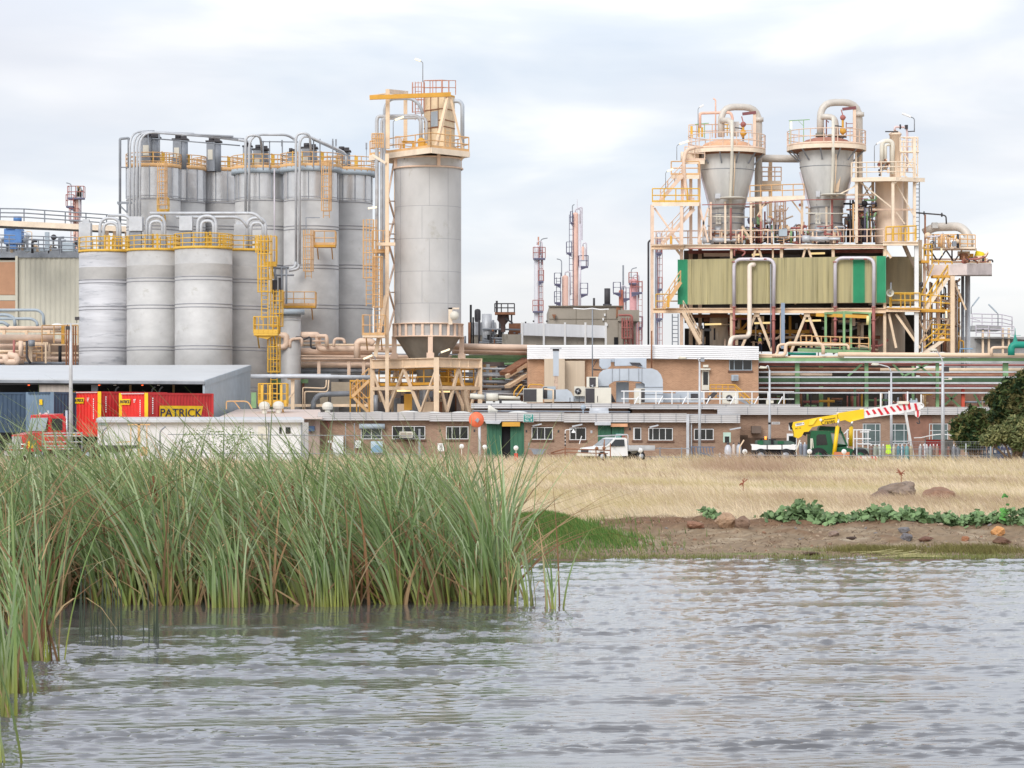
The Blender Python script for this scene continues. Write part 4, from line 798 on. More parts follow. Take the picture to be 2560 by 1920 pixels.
b=B();b.corr((PX(757,199),199,0),(PX(799,199),199,0),0,PZ(1050,199),.4,.05);b.box(PX(550,199.2),PX(799,199.2),199.2,211,0,PZ(1049,199));b.mk('wall',mat('pinkish_sheet_wall',S(176,156,146),.8),t)
b=B();b.pb(770,786,1065,1078,198.6,.3);b.prism([(768,1068),(773,1064),(773,1072)],198.5,.3);b.mk('meter_box',mat('blue_box',S(70,95,130),.5),t)
def turbine(x,d,y,label):
    b=B();c=P(x,y,d);r=.36;pr=[(.2,-.45),(.2,-.15),(r,-.1),(r*1.15,.1),(r,.3),(r*.5,.42),(.01,.45)];b.lathe((c.x,c.y,c.z),pr,16,smooth=False);b.solo('roof_ventilator',offwh,label,'ventilator')
turbine(661,204,1019,'round white roof ventilator, left of three on the pinkish roof');turbine(696,205,1018,'round white roof ventilator, middle of three on the pinkish roof');turbine(819,205,1020,'round white roof ventilator, right of three by the brick building')
t=thing('lifting_frame','rusty orange lifting frame standing before the white building','lifting frame',(PX(345,180),180,GZ))
b=B();b.pb(344,350,1060,1150,175,.2);b.pb(326,328,1062,1140,175,.08);b.pb(366,368,1062,1140,175,.08);b.pb(320,375,1060,1063,175,.1);b.pb(326,368,1117,1119,175,.1);b.pbar(290,1106,326,1104,175,.06);b.mk('mast',orange_r,t);b=B();b.pb(352,367,1119,1140,175.1,.4);b.mk('cage',orange_r,t)
for x,d,lb in ((256,176,'bent-topped fence post left of the orange lifting frame'),(400,176,'bent-topped fence post right of the orange lifting frame')):
    b=B();b.pt([(x,1160,d),(x,1078,d),(x+14,1066,d)],.05,6,.2);b.solo('fence_post',galvd,lb,'post')
t=thing('mesh_fence','low wire fence rails and posts running in front of the white and brick buildings','fence',(PX(700,174),174,GZ))
b=B();b.pt([(420,1086,174),(1060,1090,174)],.025,4,0);b.pt([(420,1132,174),(1060,1136,174)],.025,4,0);b.mk('rail',galvd,t)
b=B()
for x in (560,655,760,864,886): b.pt([(x,1155,174),(x,1058 if x > 850 else 1084,174)],.03,4,0)
b.pb(1046,1051,1072,1155,174,.12);b.mk('post',galvd,t)
t=thing('floodlight_pole','grey floodlight pole rising in front of the left shed','light pole',(PX(177,175),175,GZ))
b=B();b.tube([(PX(177,175),175,.1),(PX(177,175),175,PZ(925,175)),(PX(177,175),175,PZ(808,175))],[.14,.11,.06],10);b.mk('pole',galv,t)
b=B();b.pbar(160,810,198,809,175,.06);b.mk('crossarm',galv,t)
for x,y in ((169,820),(192,796)): b=B();b.pb(x-5,x+5,y-4,y+4,174.9,.25);b.pbar(x,y,x,809,175,.04);b.mk('floodlight',dark,t)
t=thing('red_truck','red bonneted truck with chrome rails facing left, before the containers','truck',(PX(104,170),170,GZ),R(225))
redt=mat('red_truck_paint',S(214,46,56),.3,var=.06,spec=.6);chrome=mat('chrome',S(220,222,226),.15,.9,var=.05)
b=B()   # local: +x is forward
def taper(b,x0,x1,w0,w1,z0,z1,zz0,zz1):
    v=[(x0,-w0,z0),(x0,w0,z0),(x0,w0,z1),(x0,-w0,z1),(x1,-w1,zz0),(x1,w1,zz0),(x1,w1,zz1),(x1,-w1,zz1)]
    b.add(v,[(0,1,2,3)[::-1],(4,5,6,7),(0,4,7,3),(1,2,6,5),(3,7,6,2),(0,1,5,4)])
taper(b,-1.0,.35,1.08,1.05,.9,2.0,.9,1.98);taper(b,-1.0,.1,1.06,1.0,2.0,2.95,1.98,2.95);taper(b,-.9,.15,.98,.9,2.95,3.1,2.95,3.02);b.mk('cab',redt,t,True)
b=B();taper(b,.35,1.75,.78,.6,.95,2.02,1.0,1.82);b.mk('bonnet',redt,t,True)
b=B();taper(b,.5,1.6,1.18,1.12,.85,1.28,.8,1.1);b.mk('mudguard',redt,t,True)
b=B();v=[(.36,-.9,2.05),(.36,.9,2.05),(.13,.86,2.85),(.13,-.86,2.85)];b.add([(p[0]+.02,p[1],p[2]) for p in v]+[(p[0]-.1,p[1],p[2]) for p in v],[(0,1,2,3),(0,4,5,1),(3,2,6,7)]);b.mk('windscreen',mat('pale_windscreen',S(140,156,160),.1,spec=.7),t,True)
for s in (-1,1): b=B();b.box(-.75,.0,s*1.075-.02,s*1.075+.02,2.1,2.8);b.mk('side_window',glassd,t,True)
b=B();b.box(1.76,1.82,-.5,.5,.95,1.72);b.mk('grille',chrome,t,True)
for s in (-1,1): b=B();b.cyl((0,0,0),.1,0,.12,10);b.v=[(1.7+v[2],s*.8+v[0],1.2+v[1]) for v in b.v];b.mk('headlight',signw,t,True)
b=B();b.box(1.85,1.95,-1.1,1.1,.55,.85)
for z in (1.0,1.25): b.tube([(1.95,-1.0,z),(1.95,1.0,z)],.04,6)
b.mk('bull_bar',chrome,t,True)
b=B();b.box(1.3,1.66,.93,1.24,1.02,1.42);b.mk('yellow_lamp_cover',ylw,t,True)
for x in (1.05,-2.6,-3.8):
    for s in (-1,1): b=B();b.disc((x,s*.95,.5),.5,.3,'y',18);w=b.mk('wheel',rubber,t,True);b=B();b.disc((x,s*1.12,.5),.25,.04,'y',14);b.mk('rim',chrome,w,True)
b=B();b.box(-6,.4,-.4,.4,.7,.95);b.box(-6.5,-2.0,-1.1,1.1,.95,1.15);b.mk('chassis',dark,t,True)
for s in (-1,1):
    b=B();b.tube([(-1.15,s*.95,.9),(-1.15,s*.95,3.3)],.07,8);b.mk('exhaust_stack',chrome,t,True)
b=B()
for x in (-.5,0,.05): b.box(-.35,-.25,x*1.2-.05,x*1.2+.05,3.08,3.16)
b.mk('roof_lights',signw,t,True)
t=thing('stock_rails','row of shiny horizontal rails beside the red truck','rails',(PX(160,168),168,GZ));b=B()
for y in (1083,1090,1105,1115,1122): b.pt([(106,y,168),(205 if y < 1110 else 190,y,168)],.04,5,0)
b.mk('rail',chrome,t);b=B()
for x in (106,140,172,190,205): b.pt([(x,1080,168),(x,1160,168)],.04,5,0)
b.mk('post',galvd,t)
# ---------------------------------------------------------------- centre hopper silo on its square frame
CD=227.0;cc_=(PX(1070,CD),CD);r=83*CD/F
t=thing('hopper_silo','big freestanding cylindrical silo with conical hopper on a cream steel frame','silo',(cc_[0],cc_[1],PZ(1030,CD)))
zc=lambda y: PZ(y,CD-r*.0)
b=B();b.lathe((cc_[0],cc_[1],0),[(r,zc(811)),(r,zc(398))],64);b.cyl((cc_[0],cc_[1],0),r,zc(398),zc(397.5),64);b.mk('shell',mat('brushed_aluminium',S(200,199,198),.58,.12,var=.14,sc=.4,stretch=(1,1,.7),rust=S(182,179,172),ra=.6),t)
b=B()
for y in (420,520,601,682,761): b.lathe((cc_[0],cc_[1],zc(y)),[(r,-.015),(r+.008,0),(r,.015)],64)
for i,(y0,y1) in enumerate(((420,520),(520,601),(601,682),(682,761),(761,811))):
    for a in (-1.72 if i % 2 else -1.5,-.9,-2.5): b.bar((cc_[0]+(r+.005)*math.cos(a),cc_[1]+(r+.005)*math.sin(a),zc(y0)),(cc_[0]+(r+.005)*math.cos(a),cc_[1]+(r+.005)*math.sin(a),zc(y1)),.018)
b.mk('weld_seam',seam,t)
b=B();zr=zc(398);b.lathe((cc_[0],cc_[1],0),[(r+.12,zc(425)),(r+.18,zc(424)),(r+.18,zc(421)),(r,zc(420))],48);b.lathe((cc_[0],cc_[1],0),[(r,zc(401)),(r+.12,zc(400)),(r+.12,zc(397)),(r,zc(397))],48)
for k in range(4): a=-math.pi/2+.35+k*math.pi/2;b.bar((cc_[0]+(r+.08)*math.cos(a),cc_[1]+(r+.08)*math.sin(a),zc(423)),(cc_[0]+(r+.05)*math.cos(a),cc_[1]+(r+.05)*math.sin(a),zc(384)),.26)
b.mk('top_bracket_ring',peach,t)
b=B();b.lathe((cc_[0],cc_[1],0),[(r,zc(812)),(r+.22,zc(812)),(r+.22,zc(809.5)),(r,zc(809.5))],48);b.lathe((cc_[0],cc_[1],0),[(r,zc(844)),(r+.26,zc(844)),(r+.26,zc(841)),(r,zc(841))],48)
for k in range(24): a=k/24*6.283+.13;b.bar((cc_[0]+(r+.1)*math.cos(a),cc_[1]+(r+.1)*math.sin(a),zc(843)),(cc_[0]+(r+.1)*math.cos(a),cc_[1]+(r+.1)*math.sin(a),zc(811)),.2,.06)
b.mk('skirt_ring',peach,t)
b=B();b.lathe((cc_[0],cc_[1],0),[(r,zc(842)),(r,zc(811))],48);b.mk('skirt',alum_b,t)
b=B();b.lathe((cc_[0],cc_[1],0),[(r*.98,zc(843)),(r*.42,zc(915)),(r*.22,zc(962)),(r*.22,zc(975))],40);b.mk('cone',mat('dull_cone_steel',S(150,146,138),.55,.4,var=.2,stretch=(1,1,.4)),t)
K=[P(1091,0,221.5),P(1200,0,225.5),P(1048,0,233),P(931,0,228)]
K=[Vector((p.x,p.y,0)) for p in K];ztp=PZ(894,221.5);zb0=PZ(918,221.5)
for k in range(4): a=-math.pi/2+.1+k*math.pi/2;b=B();x,y=cc_[0]+(r+.05)*math.cos(a),cc_[1]+(r+.05)*math.sin(a);b.bar((x,y,zc(843)),(x,y,zc(885)),.38);b.box(x-.3,x+.3,y-.3,y+.3,ztp,zc(884));b.mk('support_leg',peach,t)
for k in range(4):
    b=B();c=K[k];w=.42 if k==0 else .36;b.box(c.x-w/2,c.x+w/2,c.y-w/2,c.y+w/2,0,ztp+.02);b.mk('column',cream,t)
for k in range(4):
    p,q=K[k],K[(k+1) % 4];b=B();zm=(ztp+zb0)/2;up=Vector((0,0,1));b.bar(p+up*zm,q+up*zm,.12,ztp-zb0);b.bar(p+up*(ztp-.03),q+up*(ztp-.03),.42,.07);b.bar(p+up*(zb0+.03),q+up*(zb0+.03),.42,.07)
    for f in (.3,.5,.7): o=p+(q-p)*f;b.bar(o+up*zb0,o+up*ztp,.3,.05)
    b.mk('top_beam',cream,t)
    zl=PZ(1030,224);m=(p+q)/2;b=B();w=.2
    f1,f2=p+(q-p)*.24,p+(q-p)*.76;b.bar(m+up*(zb0-.1),f1+up*zl,w);b.bar(m+up*(zb0-.1),f2+up*zl,w);b.bar(p+up*(zb0-.1),f1+up*zl,w*.8);b.bar(q+up*(zb0-.1),f2+up*zl,w*.8);b.mk('diagonal_brace',cream,t)
    b=B();zq=PZ(970,224);b.bar(p+up*zq,q+up*zq,.25,.28);b.mk('mid_beam',cream,t)
b=B();zq=PZ(964,226);KK=[c+(Vector((cc_[0],cc_[1],0))-c)*.12 for c in K];b.rail([k_+Vector((0,0,zq)) for k_ in KK],1.3,1.4,.05,1,True,.22)
b.mk('inner_railing',goldy,t)
b=B()
for x0,x1,y0,y1,d in ((1135,1155,922,962,227),(1010,1030,985,1025,226),(1100,1130,930,960,229)): b.pb(x0,x1,y0,y1,d,.4)
b.mk('yellow_guard',goldy,t)
b=B();b.pb(992,1030,975,979,224.5,.2);b.pb(1085,1125,977,981,226,.2);b.mk('tube_light',lit,t)
rr=random.Random(12)
for k in range(34):
    x=rr.uniform(935,1190);d=rr.uniform(226,236);b=B()
    if k % 2: b.pt([(x,rr.uniform(960,990),d),(x,1030,d)],rr.uniform(.08,.3),8,0)
    else: b.pb(x,x+rr.uniform(12,40),990+rr.uniform(0,20),1030,d,1)
    b.mk('under_equipment',rr.choice([galvd,dark,cream,galv,rusty]),t)
b=B();b.pb(925,1215,955,1040,243,.3);b.pb(925,1215,905,925,244,.3);b.solo('backing_panel',MATS.get('dim_brown_backing') or mat('dim_brown_backing',S(112,98,92),.9,var=.5,sc=.8),'added dim brown panel closing the gaps behind the legs of the hopper frame','wall')  # dark panel added behind the frame, shade put into its brown
zp=PZ(370,222);c0=Vector((cc_[0],cc_[1],0))
Q=[P(1077,0,221.5),P(1172,0,225),P(1040,0,233),P(925,0,228)];Q=[Vector((p.x,p.y,0)) for p in Q];up=Vector((0,0,1));zh=PZ(384,222)
b=B();b.add([p+up*zp for p in Q]+[p+up*(zp-.06) for p in Q],[(0,1,2,3),(7,6,5,4)]);
for k in range(4): b.bar(Q[k]+up*(zp+zh)/2,Q[(k+1) % 4]+up*(zp+zh)/2,.2,zp-zh)
b.mk('top_deck',paleb,t)
b=B();b.rail([p+up*zp for p in Q],1.15,1.9,.045,1,True,.2);b.mk('top_railing',orange_r,t)
b=B();b.rail([P(930,370,225),P(958,370,223.5)],1.15,.3,.05,2);b.rail([P(988,370,230),P(1012,370,230)],.95,.12*8,.03,0)
for k in range(7): b.pbar(988+k*4,346,988+k*4,370,229,.06)
b.mk('gate',orange_r,t)
b=B();b.pb(1045,1061,356,369,223.5,.7);b.ball(P(1053,354,224),.32,8,(1,1,1));b.cyl((PX(1053,224),224,0),.36,PZ(357,224),PZ(354,224),16);b.pb(1060,1068,358,369,223.6,.5);b.pb(1005,1040,352,355,226,1.4);b.pb(1006,1012,354,369,226,.5);b.pb(1030,1036,354,369,226,.5);b.mk('yellow_hatch',goldy,t)
for x0,x1 in ((1045,1051),(1010,1018),(1040,1046)): b=B();b.pb(x0,x1,385,399,225,.3);b.mk('roof_nozzle',galvd,t)
b=B();b.pb(964,974,223,371,224,.36);b.mk('portal_post',cream,t);b=B();b.pb(1009,1018,229,355,229.5,.34);b.mk('portal_post',cream,t)
b=B();b.bar(P(968,228,224.2),P(1017,233,229.6),.25,.34);b.mk('portal_beam',paleb,t)
b=B();b.bar(P(924,244,223.2),P(1127,236,223.6),.3,.34);b.mk('monorail_beam',goldy,t)
b=B();b.bar(P(924,239,224.2),P(966,234,224.2),.3,.06);b.mk('monorail_top',cream,t)
b=B();b.bar(P(1120,243,223.7),P(1090,369,222.3),.24);b.bar(P(1126,243,223.8),P(1157,373,224.6),.18);b.mk('a_frame',cream,t)
t2=thing('filter_housing','cream box-shaped filter housing on top of the hopper silo','filter',(PX(1100,226),226,zp))
b=B();g=[P(1060,0,226.5),P(1110,0,224.6),P(1137,0,226.6),P(1088,0,228.5)];z0,z1=zp,PZ(240,226);b.add([Vector((p.x,p.y,z0)) for p in g]+[Vector((p.x,p.y,z1)) for p in g],[(0,1,5,4),(1,2,6,5),(2,3,7,6),(3,0,4,7),(4,5,6,7)]);b.mk('casing',mat('cream_casing',S(234,212,178),.6,rust=S(200,160,120),ra=.66),t2)
b=B();z2,z3=PZ(240,225.5),PZ(236,225.5);b.add([Vector((p.x,p.y-.06,z2)) for p in g]+[Vector((p.x,p.y-.06,z3)) for p in g],[(0,1,5,4),(1,2,6,5),(2,3,7,6),(3,0,4,7),(4,5,6,7),(3,2,1,0)]);b.mk('roof_edge',goldy,t2)
b=B()
for y in (272,317,300):
    for k in ((0,1),(1,2)): p,q=g[k[0]],g[k[1]];b.bar(Vector((p.x,p.y-.04,PZ(y,225))),Vector((q.x,q.y-.04,PZ(y,225))),.06,.07)
for f in (.33,.7): p=g[0]+(g[1]-g[0])*f;b.bar(Vector((p.x,p.y-.05,z0)),Vector((p.x,p.y-.05,z1)),.05,.1)
b.mk('stiffener',rusty,t2)
b=B();p=g[0]+(g[1]-g[0])*.36;q=g[0]+(g[1]-g[0])*.72;nv=Vector((-.03,-.08,0));b.add([Vector((a.x,a.y,z))+nv for a,z in ((p,PZ(315,225)),(q,PZ(315,225)),(q,PZ(277,225)),(p,PZ(277,225)))],[(0,1,2,3)]);b.mk('louvre',bluegr,t2)
b=B();b.ladder(PX(1120,224),224.3,zp,PZ(320,224),.45,False);b.mk('ladder',orange_r,t2)
b=B();b.rail([P(1060,237,226.5),P(1104,236,224.8),P(1139,237,226.5),P(1090,237,228.5)],1.15,1.0,.035,1,True);b.mk('roof_railing',pinkred,t2)
b=B();b.ladder(PX(1046,226),226,PZ(300,226),PZ(206,226),.5,True,.032,.5);b.mk('caged_ladder',pinkred,t2)
b=B();b.pt([(1134,253,226),(1148,252,226),(1156,262,226),(1156,374,226)],.17,10,.4);b.mk('outlet_pipe',duct,t2)
for pts,r_,lb,m in (([(942,840),(942,300),(945,291),(1042,290),(1052,300),(1052,345)],.15,'thick grey pipe climbing past the ladder and turning over the silo top',galv),([(954,840),(954,305),(958,296),(1060,294),(1066,304),(1066,360)],.12,'second grey pipe climbing beside the thick one to the silo top',galv),([(961,840),(961,268),(975,247),(1030,246),(1050,262),(1057,285)],.13,'grey pipe with the highest bend, under the yellow monorail beam',duct)):
    prun('riser_pipe',pts,225,r_,.7,m,lb)
def lamppost(x,ybase,ytop,d,reach,label,m=galvd,r=.035,lm=None,name='lamp',drop=0,ln=.7):
    t=thing(name,label,'lamp',(PX(x,d),d,PZ(ybase,d)));b=B();b.pt([(x,ybase,d),(x,ytop+4,d),(x+reach*.5,ytop,d)],r,6,.3);b.mk('pole',m,t)
    b=B();s=1 if reach > 0 else -1;a=P(x+reach*.45,ytop,d);b.bar(a,a+Vector((s*ln,0,-drop)),.28,.14);b.mk('lamp_head',lm or litw,t);return t
lamppost(1057,205,152,225.5,-12,'lamp on the tall thin pole above everything on the hopper silo',drop=-.15,ln=.45);lamppost(983,370,300,224,10,'lamp inside the portal frame on top of the hopper silo',drop=-.25)
lamppost(943,540,518,224,-2,'lit lamp on the lattice tower high beside the hopper silo',r=.02,drop=.1);lamppost(938,900,888,222,-16,'lit lamp at the left corner of the hopper silo frame',drop=.3);lamppost(1097,890,881,221,12,'lit lamp under the hopper cone',drop=-.25)
t=thing('lattice_tower','cream lattice support tower standing left of the hopper silo','tower',(PX(975,224),224,PZ(1030,224)))
b=B();b.pb(963,972,384,1030,223.5,.32);b.mk('column',cream,t);b=B();b.pb(985,991,400,893,228.5,.25);b.mk('column',cream,t)
b=B();ys_=[400,490,545,603,660,720,775,830];
for i in range(len(ys_)-1):
    a=P(970,ys_[i],223.7) if i % 2 else P(986,ys_[i],228.5);c=P(986,ys_[i+1],228.5) if i % 2 else P(970,ys_[i+1],223.7);b.bar(a,c,.14)
for y in (503,560,585,597,731): b.bar(P(970,y,223.7),P(988,y,228.5),.1)
b.mk('bracing',peach,t)
b=B();b.pbar(965,739,938,892,223.4,.3);b.mk('raking_strut',cream,t);b=B();b.pb(940,988,606,614,223.4,.3);b.mk('cross_beam',cream,t)
b=B();b.bar(P(930,387,223.4),P(964,408,223.4),.2);b.pbar(1165,388,1150,400,226,.2);b.mk('knee_brace',paleb,t)
cagelad(925,222.5,549,765,'tall orange caged ladder left of the lattice tower',orange_r,.6,.55);cagelad(944,222.3,640,838,'second orange caged ladder close to the lattice tower',orange_r,.5,.4)
platform(906,962,838,222,1.8,'small cream landing at the foot of the caged ladders',orange_r,1.6,.2,.7,deckm=cream)
platform(930,972,626,224.2,1.4,'narrow landing halfway up the lattice tower',orange_r,1.6,.1,.5)
b=B();b.disc(P(1136,789,223.8),.36,.12,'y',20);k=b.solo('manhole_cover',offwh,'round white manhole cover low on the hopper silo','manhole');b=B();b.pb(1121,1131,769,811,224,.3);b.pb(1121,1148,769,773,224,.3);b.solo('access_surround',paleb,'cream frame around the manhole on the hopper silo','frame')
# ---------------------------------------------------------------- pipework behind the roofs,left of and right of the frame
t=thing('pipe_rack','cream pipe rack with looping peach pipes between the silos and the hopper silo','pipe rack',(PX(800,232),232,GZ))
for pts,r_,d,m in (([(690,838),(712,838),(716,842),(716,868),(690,868)],.25,229,peach),([(716,837),(792,837),(795,842),(795,872),(930,873),(990,875)],.25,230,peach),([(792,840),(815,840),(817,845),(817,868)],.16,229.5,peach),([(718,843),(755,843),(755,850),(774,843),(777,846),(777,870),(790,871)],.08,229.2,dark),([(725,868),(725,848),(752,846),(755,850),(755,866)],.12,229,peach),([(690,877),(930,882)],.3,231,peach),([(893,895),(893,858),(900,853),(928,854),(935,860)],.27,227,peach),([(725,853),(815,853)],.08,229.5,peach),([(835,868),(835,846),(860,848),(862,860)],.12,229.3,peach),([(560+30,0),(560+30,0)],.01,229,peach)):
    if pts[0][1]==0: continue
    b=B();b.pt([(p[0],p[1],d) for p in pts],r_,8,.45);b.mk('pipe',m,t)
for y,r_,m in ((862,.1,cream),(887,.12,galvd),(891,.2,peach),(913,.25,peach),(917,.14,galvd),(928,.2,galvd),(932,.12,galv),(925,.1,cream)):
    b=B();b.pt([(685,y,233),(1150,y+1,233)],r_,8,0);b.mk('pipe',m,t)
b=B();b.pb(690,928,893,898,230,.3);b.pb(700,928,899,905,230.4,.3);b.pb(690,925,888,890,229.8,.2)
for x in (700,793,868,905): b.pb(x,x+8,900,942,230.3,.3)
b.mk('frame',peach,t)
b=B();b.pb(690,920,920,940,238,.3);b.pb(690,925,875,915,239,.3);b.mk('back_panel',MATS.get('dim_brown_backing') or mat('dim_brown_backing',S(112,98,92),.9,var=.5,sc=.8),t)
for x in (728,735,745,758): b=B();b.pt([(x,920,236),(x,1030,236)],.1,6,0);b.mk('riser',rusty,t)
b=B();b.pb(690,925,1010,1017,226,.4);b.mk('kerb_beam',cream,t)
b=B();b.pb(698,715,952,1005,230,.5);b.pb(680,770,948,958,231,.4);b.pb(628,640,981,1020,209,.4);b.mk('green_beam',greenst,t)
b=B();b.pb(828,875,955,1010,229,2.5);b.pb(800,820,985,1010,230,1);b.mk('unit',mat('dull_beige_unit',S(170,158,140),.8),t)
b=B();b.pt([(782,1025,226),(785,1000,226),(800,986,226),(880,984,226)],.22,8,.6);b.mk('duct_pipe',galvd,t)
for pts in ([(757,1025),(757,970),(762,969),(815,971),(816,950)],[(762,1025),(762,980),(767,979),(820,980),(822,950)]): b=B();b.pt([(p[0],p[1],225) for p in pts],.06,6,.3);b.mk('small_pipe',cream,t)
b=B();b.pt([(627,941,214),(760,941,214),(925,943,214)],.16,10,.2);b.pt([(627,937,214),(827,936,214)],.05,6,0);b.solo('long_pipe',galv,'long silver pipe running level from the shed to the hopper frame','pipe')
b=B();b.pb(727,736,945,1030,214.4,.25);b.pb(718,750,945,949,214.2,.5);b.pbar(718,1000,735,978,214.4,.1);b.solo('pipe_support',cream,'cream post carrying the long silver pipe','pipe support')
t=thing('stair_tower','orange stair tower just left of the hopper frame','stairs',(PX(895,218),218,GZ))
b=B();b.stairs(P(880,992,218),P(922,952,218),.9);b.mk('flight',orange_r,t);b=B();b.stairs(P(920,1030,218),P(885,995,218),.9);b.mk('flight',orange_r,t)
b=B()
for x in (874,890,898,922): b.pb(x,x+3,950,1030,218.5,.12)
for y in (950,992): b.pb(874,925,y,y+4,218.4,.3)
for x in range(876,924,6): b.pb(x,x+1.5,952,990,219.3,.06)
b.mk('frame',goldy,t)
t=thing('pipe_rack','pipe rack of peach pipes over a green beam between hopper silo and brick block','pipe rack',(PX(1240,236),236,GZ))
for y,r_,m,d in ((868,.27,peach,231),(880,.22,peach,232),(935,.12,galvd,231),(938,.12,galv,231),(955,.14,galvd,231),(967,.12,galv,232),(922,.1,galv,232),(979,.1,galvd,231),(984,.1,galv,230)):
    b=B();b.pt([(1130,y-2,d),(1340,y+2,d)],r_,8,0);b.mk('pipe',m,t)
b=B();b.pb(1130,1340,888,896,232.5,.3);b.pb(1195,1340,896,905,233,.3);b.mk('green_beam',greenst,t)
b=B();b.bar(P(1262,934,230),P(1320,898,232),1.2,.3);b.mk('ramp',rusty,t);b=B();b.bar(P(1266,942,229.5),P(1325,905,231.5),.3,.3);b.bar(P(1268,967,229.5),P(1325,930,231.5),.6,.25);b.mk('ramp_edge',cream,t)
b=B();b.pb(1190,1330,900,1000,240,.3);b.mk('back_panel',MATS['dim_brown_backing'],t)
rr=random.Random(21)
for k in range(34):
    x=rr.uniform(1195,1315);y=rr.uniform(905,985);b=B();d=rr.uniform(233,238)
    if rr.random() < .5: b.pt([(x,y,d),(x+rr.uniform(20,60),y+rr.uniform(-1,1),d)],rr.uniform(.06,.16),6,0)
    else: b.pb(x,x+rr.uniform(2,9),y,y+rr.uniform(10,30),d,.3)
    b.mk('fitting',rr.choice([galvd,cream,rusty,galv,orange_r,dark,greenst]),t)
t=thing('hand_rail_stair','small yellow stile stair at the left end of the upper flat roof','stairs',(PX(1295,214),214,PZ(1000,214)))
b=B();b.pt([(1285,990,214),(1285,980,214),(1300,962,214),(1306,962,214)],.06,6,.2);b.pt([(1291,992,213.5),(1310,966,213.5)],.06,6,.2);b.pt([(1320,970,214),(1324,961,214),(1356,962,214),(1362,972,214)],.06,6,.3);b.mk('handrail',goldy,t)
t=thing('exhaust_pipe','white lagged exhaust pipe lying on the roof beside the frame','pipe',(PX(1240,216),216,PZ(1002,216)))
b=B();b.pt([(1175,990,216),(1215,993,216)],.2,10,0);b.pt([(1215,993,216),(1245,993,216)],.3,12,0);b.pt([(1245,993,216),(1300,995,216)],.14,10,0);b.mk('body',offwh,t);b=B();b.disc(P(1213,993,215.9),.3,.1,'x');b.pb(1178,1192,983,998,216,.6);b.mk('flange',galvd,t)
# ---------------------------------------------------------------- brick buildings
def fasc(x0,x1,y0,y1,d,m,t,n=4,joint=40,dd=.25):
    b=B();b.pb(x0,x1,y0,y1,d,dd);h=(y1-y0)/n
    for i in range(n+1): b.pb(x0-.5,x1+.5,y0+i*h-.7,y0+i*h+.7,d-.05,.06)
    b.mk('fascia',m,t);b=B();x=x0+joint
    while x < x1-5: b.pb(x-.5,x+.5,y0,y1,d-.062,.03);x+=joint
    b.mk('fascia_joint',galvd,t)
def window(x0,x1,y0,y1,d,t,bars=(.5,),hb=(),sill=True,g=None,fm=None,dep=.12):
    b=B();b.pb(x0,x1,y0,y1,d-.02,.03);w=b.mk('window',g or glassd,t)
    b=B();e=1.7
    for a,c,p,q in ((x0,x1,y0,y0+e),(x0,x1,y1-e,y1),(x0,x0+e,y0+e,y1-e),(x1-e,x1,y0+e,y1-e)): b.pb(a,c,p,q,d-.07,.09)
    for f in bars: xx=x0+(x1-x0)*f;b.pb(xx-.8,xx+.8,y0+e,y1-e,d-.065,.07)
    for f in hb: yy=y0+(y1-y0)*f;b.pb(x0+e,x1-e,yy-.8,yy+.8,d-.06,.06)
    b.mk('window_frame',fm or white,w)
    if sill: b=B();b.pb(x0-3,x1+3,y1+.3,y1+5,d-.09,.15);b.mk('window_sill',MATS.get('dark_brick_sill') or mat('dark_brick_sill',S(112,84,70),.9),w)
    b=B();b.pb(x0-.5,x1+.5,y0-2.2,y0-.2,d-.015,.03);b.mk('lintel',MATS.get('dark_brick_sill') or mat('dark_brick_sill',S(112,84,70),.9),w);return w
D1=200.0
t=thing('brick_amenities_building','long low brown brick building with grey fascia and green doors','building',(PX(1320,D1),D1,GZ))
b=B();b.pb(797,1217,1050,1170,D1,7);b.pb(1310,1495,1052,1170,D1,7);b.pb(1560,1850,1054,1170,D1,7);b.pb(1217,1310,1046,1057,D1,7);b.pb(1495,1560,1048,1063,D1,7);b.mk('wall',brick,t)
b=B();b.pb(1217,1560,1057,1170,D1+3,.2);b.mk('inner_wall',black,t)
fasc(795,1074,1031,1050,D1-.5,fascia,t);fasc(1074,1410,1032,1052.5,D1-.45,fascia,t,joint=55);fasc(1410,1716,1034,1055,D1-.5,fascia,t);fasc(1723,1850,1037,1056.5,D1-.45,fascia,t)
b=B();b.box(PX(795,D1),PX(1850,D1),D1-.3,D1+7,PZ(1037,D1),PZ(1035,D1));b.mk('roof',galvd,t)
grd=greend
for x0,x1,y0 in ((1217,1254,1059),(1276,1310,1058),(1495,1527,1063),(1529,1560,1066)): b=B();b.corr((PX(x0,D1),D1-.05,0),(PX(x1,D1),D1-.05,0),.1,PZ(y0,D1),.25,.035);b.pb(x0,x1,y0,1150,D1-.03,.05);b.mk('door',grd,t)
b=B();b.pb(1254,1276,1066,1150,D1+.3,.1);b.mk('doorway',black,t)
b=B();b.pb(1258,1272,1100,1130,D1+1,.4);b.mk('inner_cabinet',dark,t)
b=B();b.pb(1255,1300,1055,1066,D1-.6,.5);b.mk('lamp_box',goldy,t);b=B();b.pb(1527,1569,1059,1067,D1-.5,.4);b.mk('lamp_box',mat('peach_box',S(226,170,130),.6),t)
b=B();b.prism([(1212,1053),(1255,1052),(1248,1060),(1215,1059)],D1-.8,.3);b.pb(1487,1527,1055,1063,D1-.7,.2);b.mk('door_hood',galv,t)
window(902,955,1070,1098,D1,t,(.5,),(),False,glass);b=B();b.tube([P(898,1066,D1-.35),P(962,1066,D1-.35)],.19,12);b.mk('awning_roll',bluegr,t)
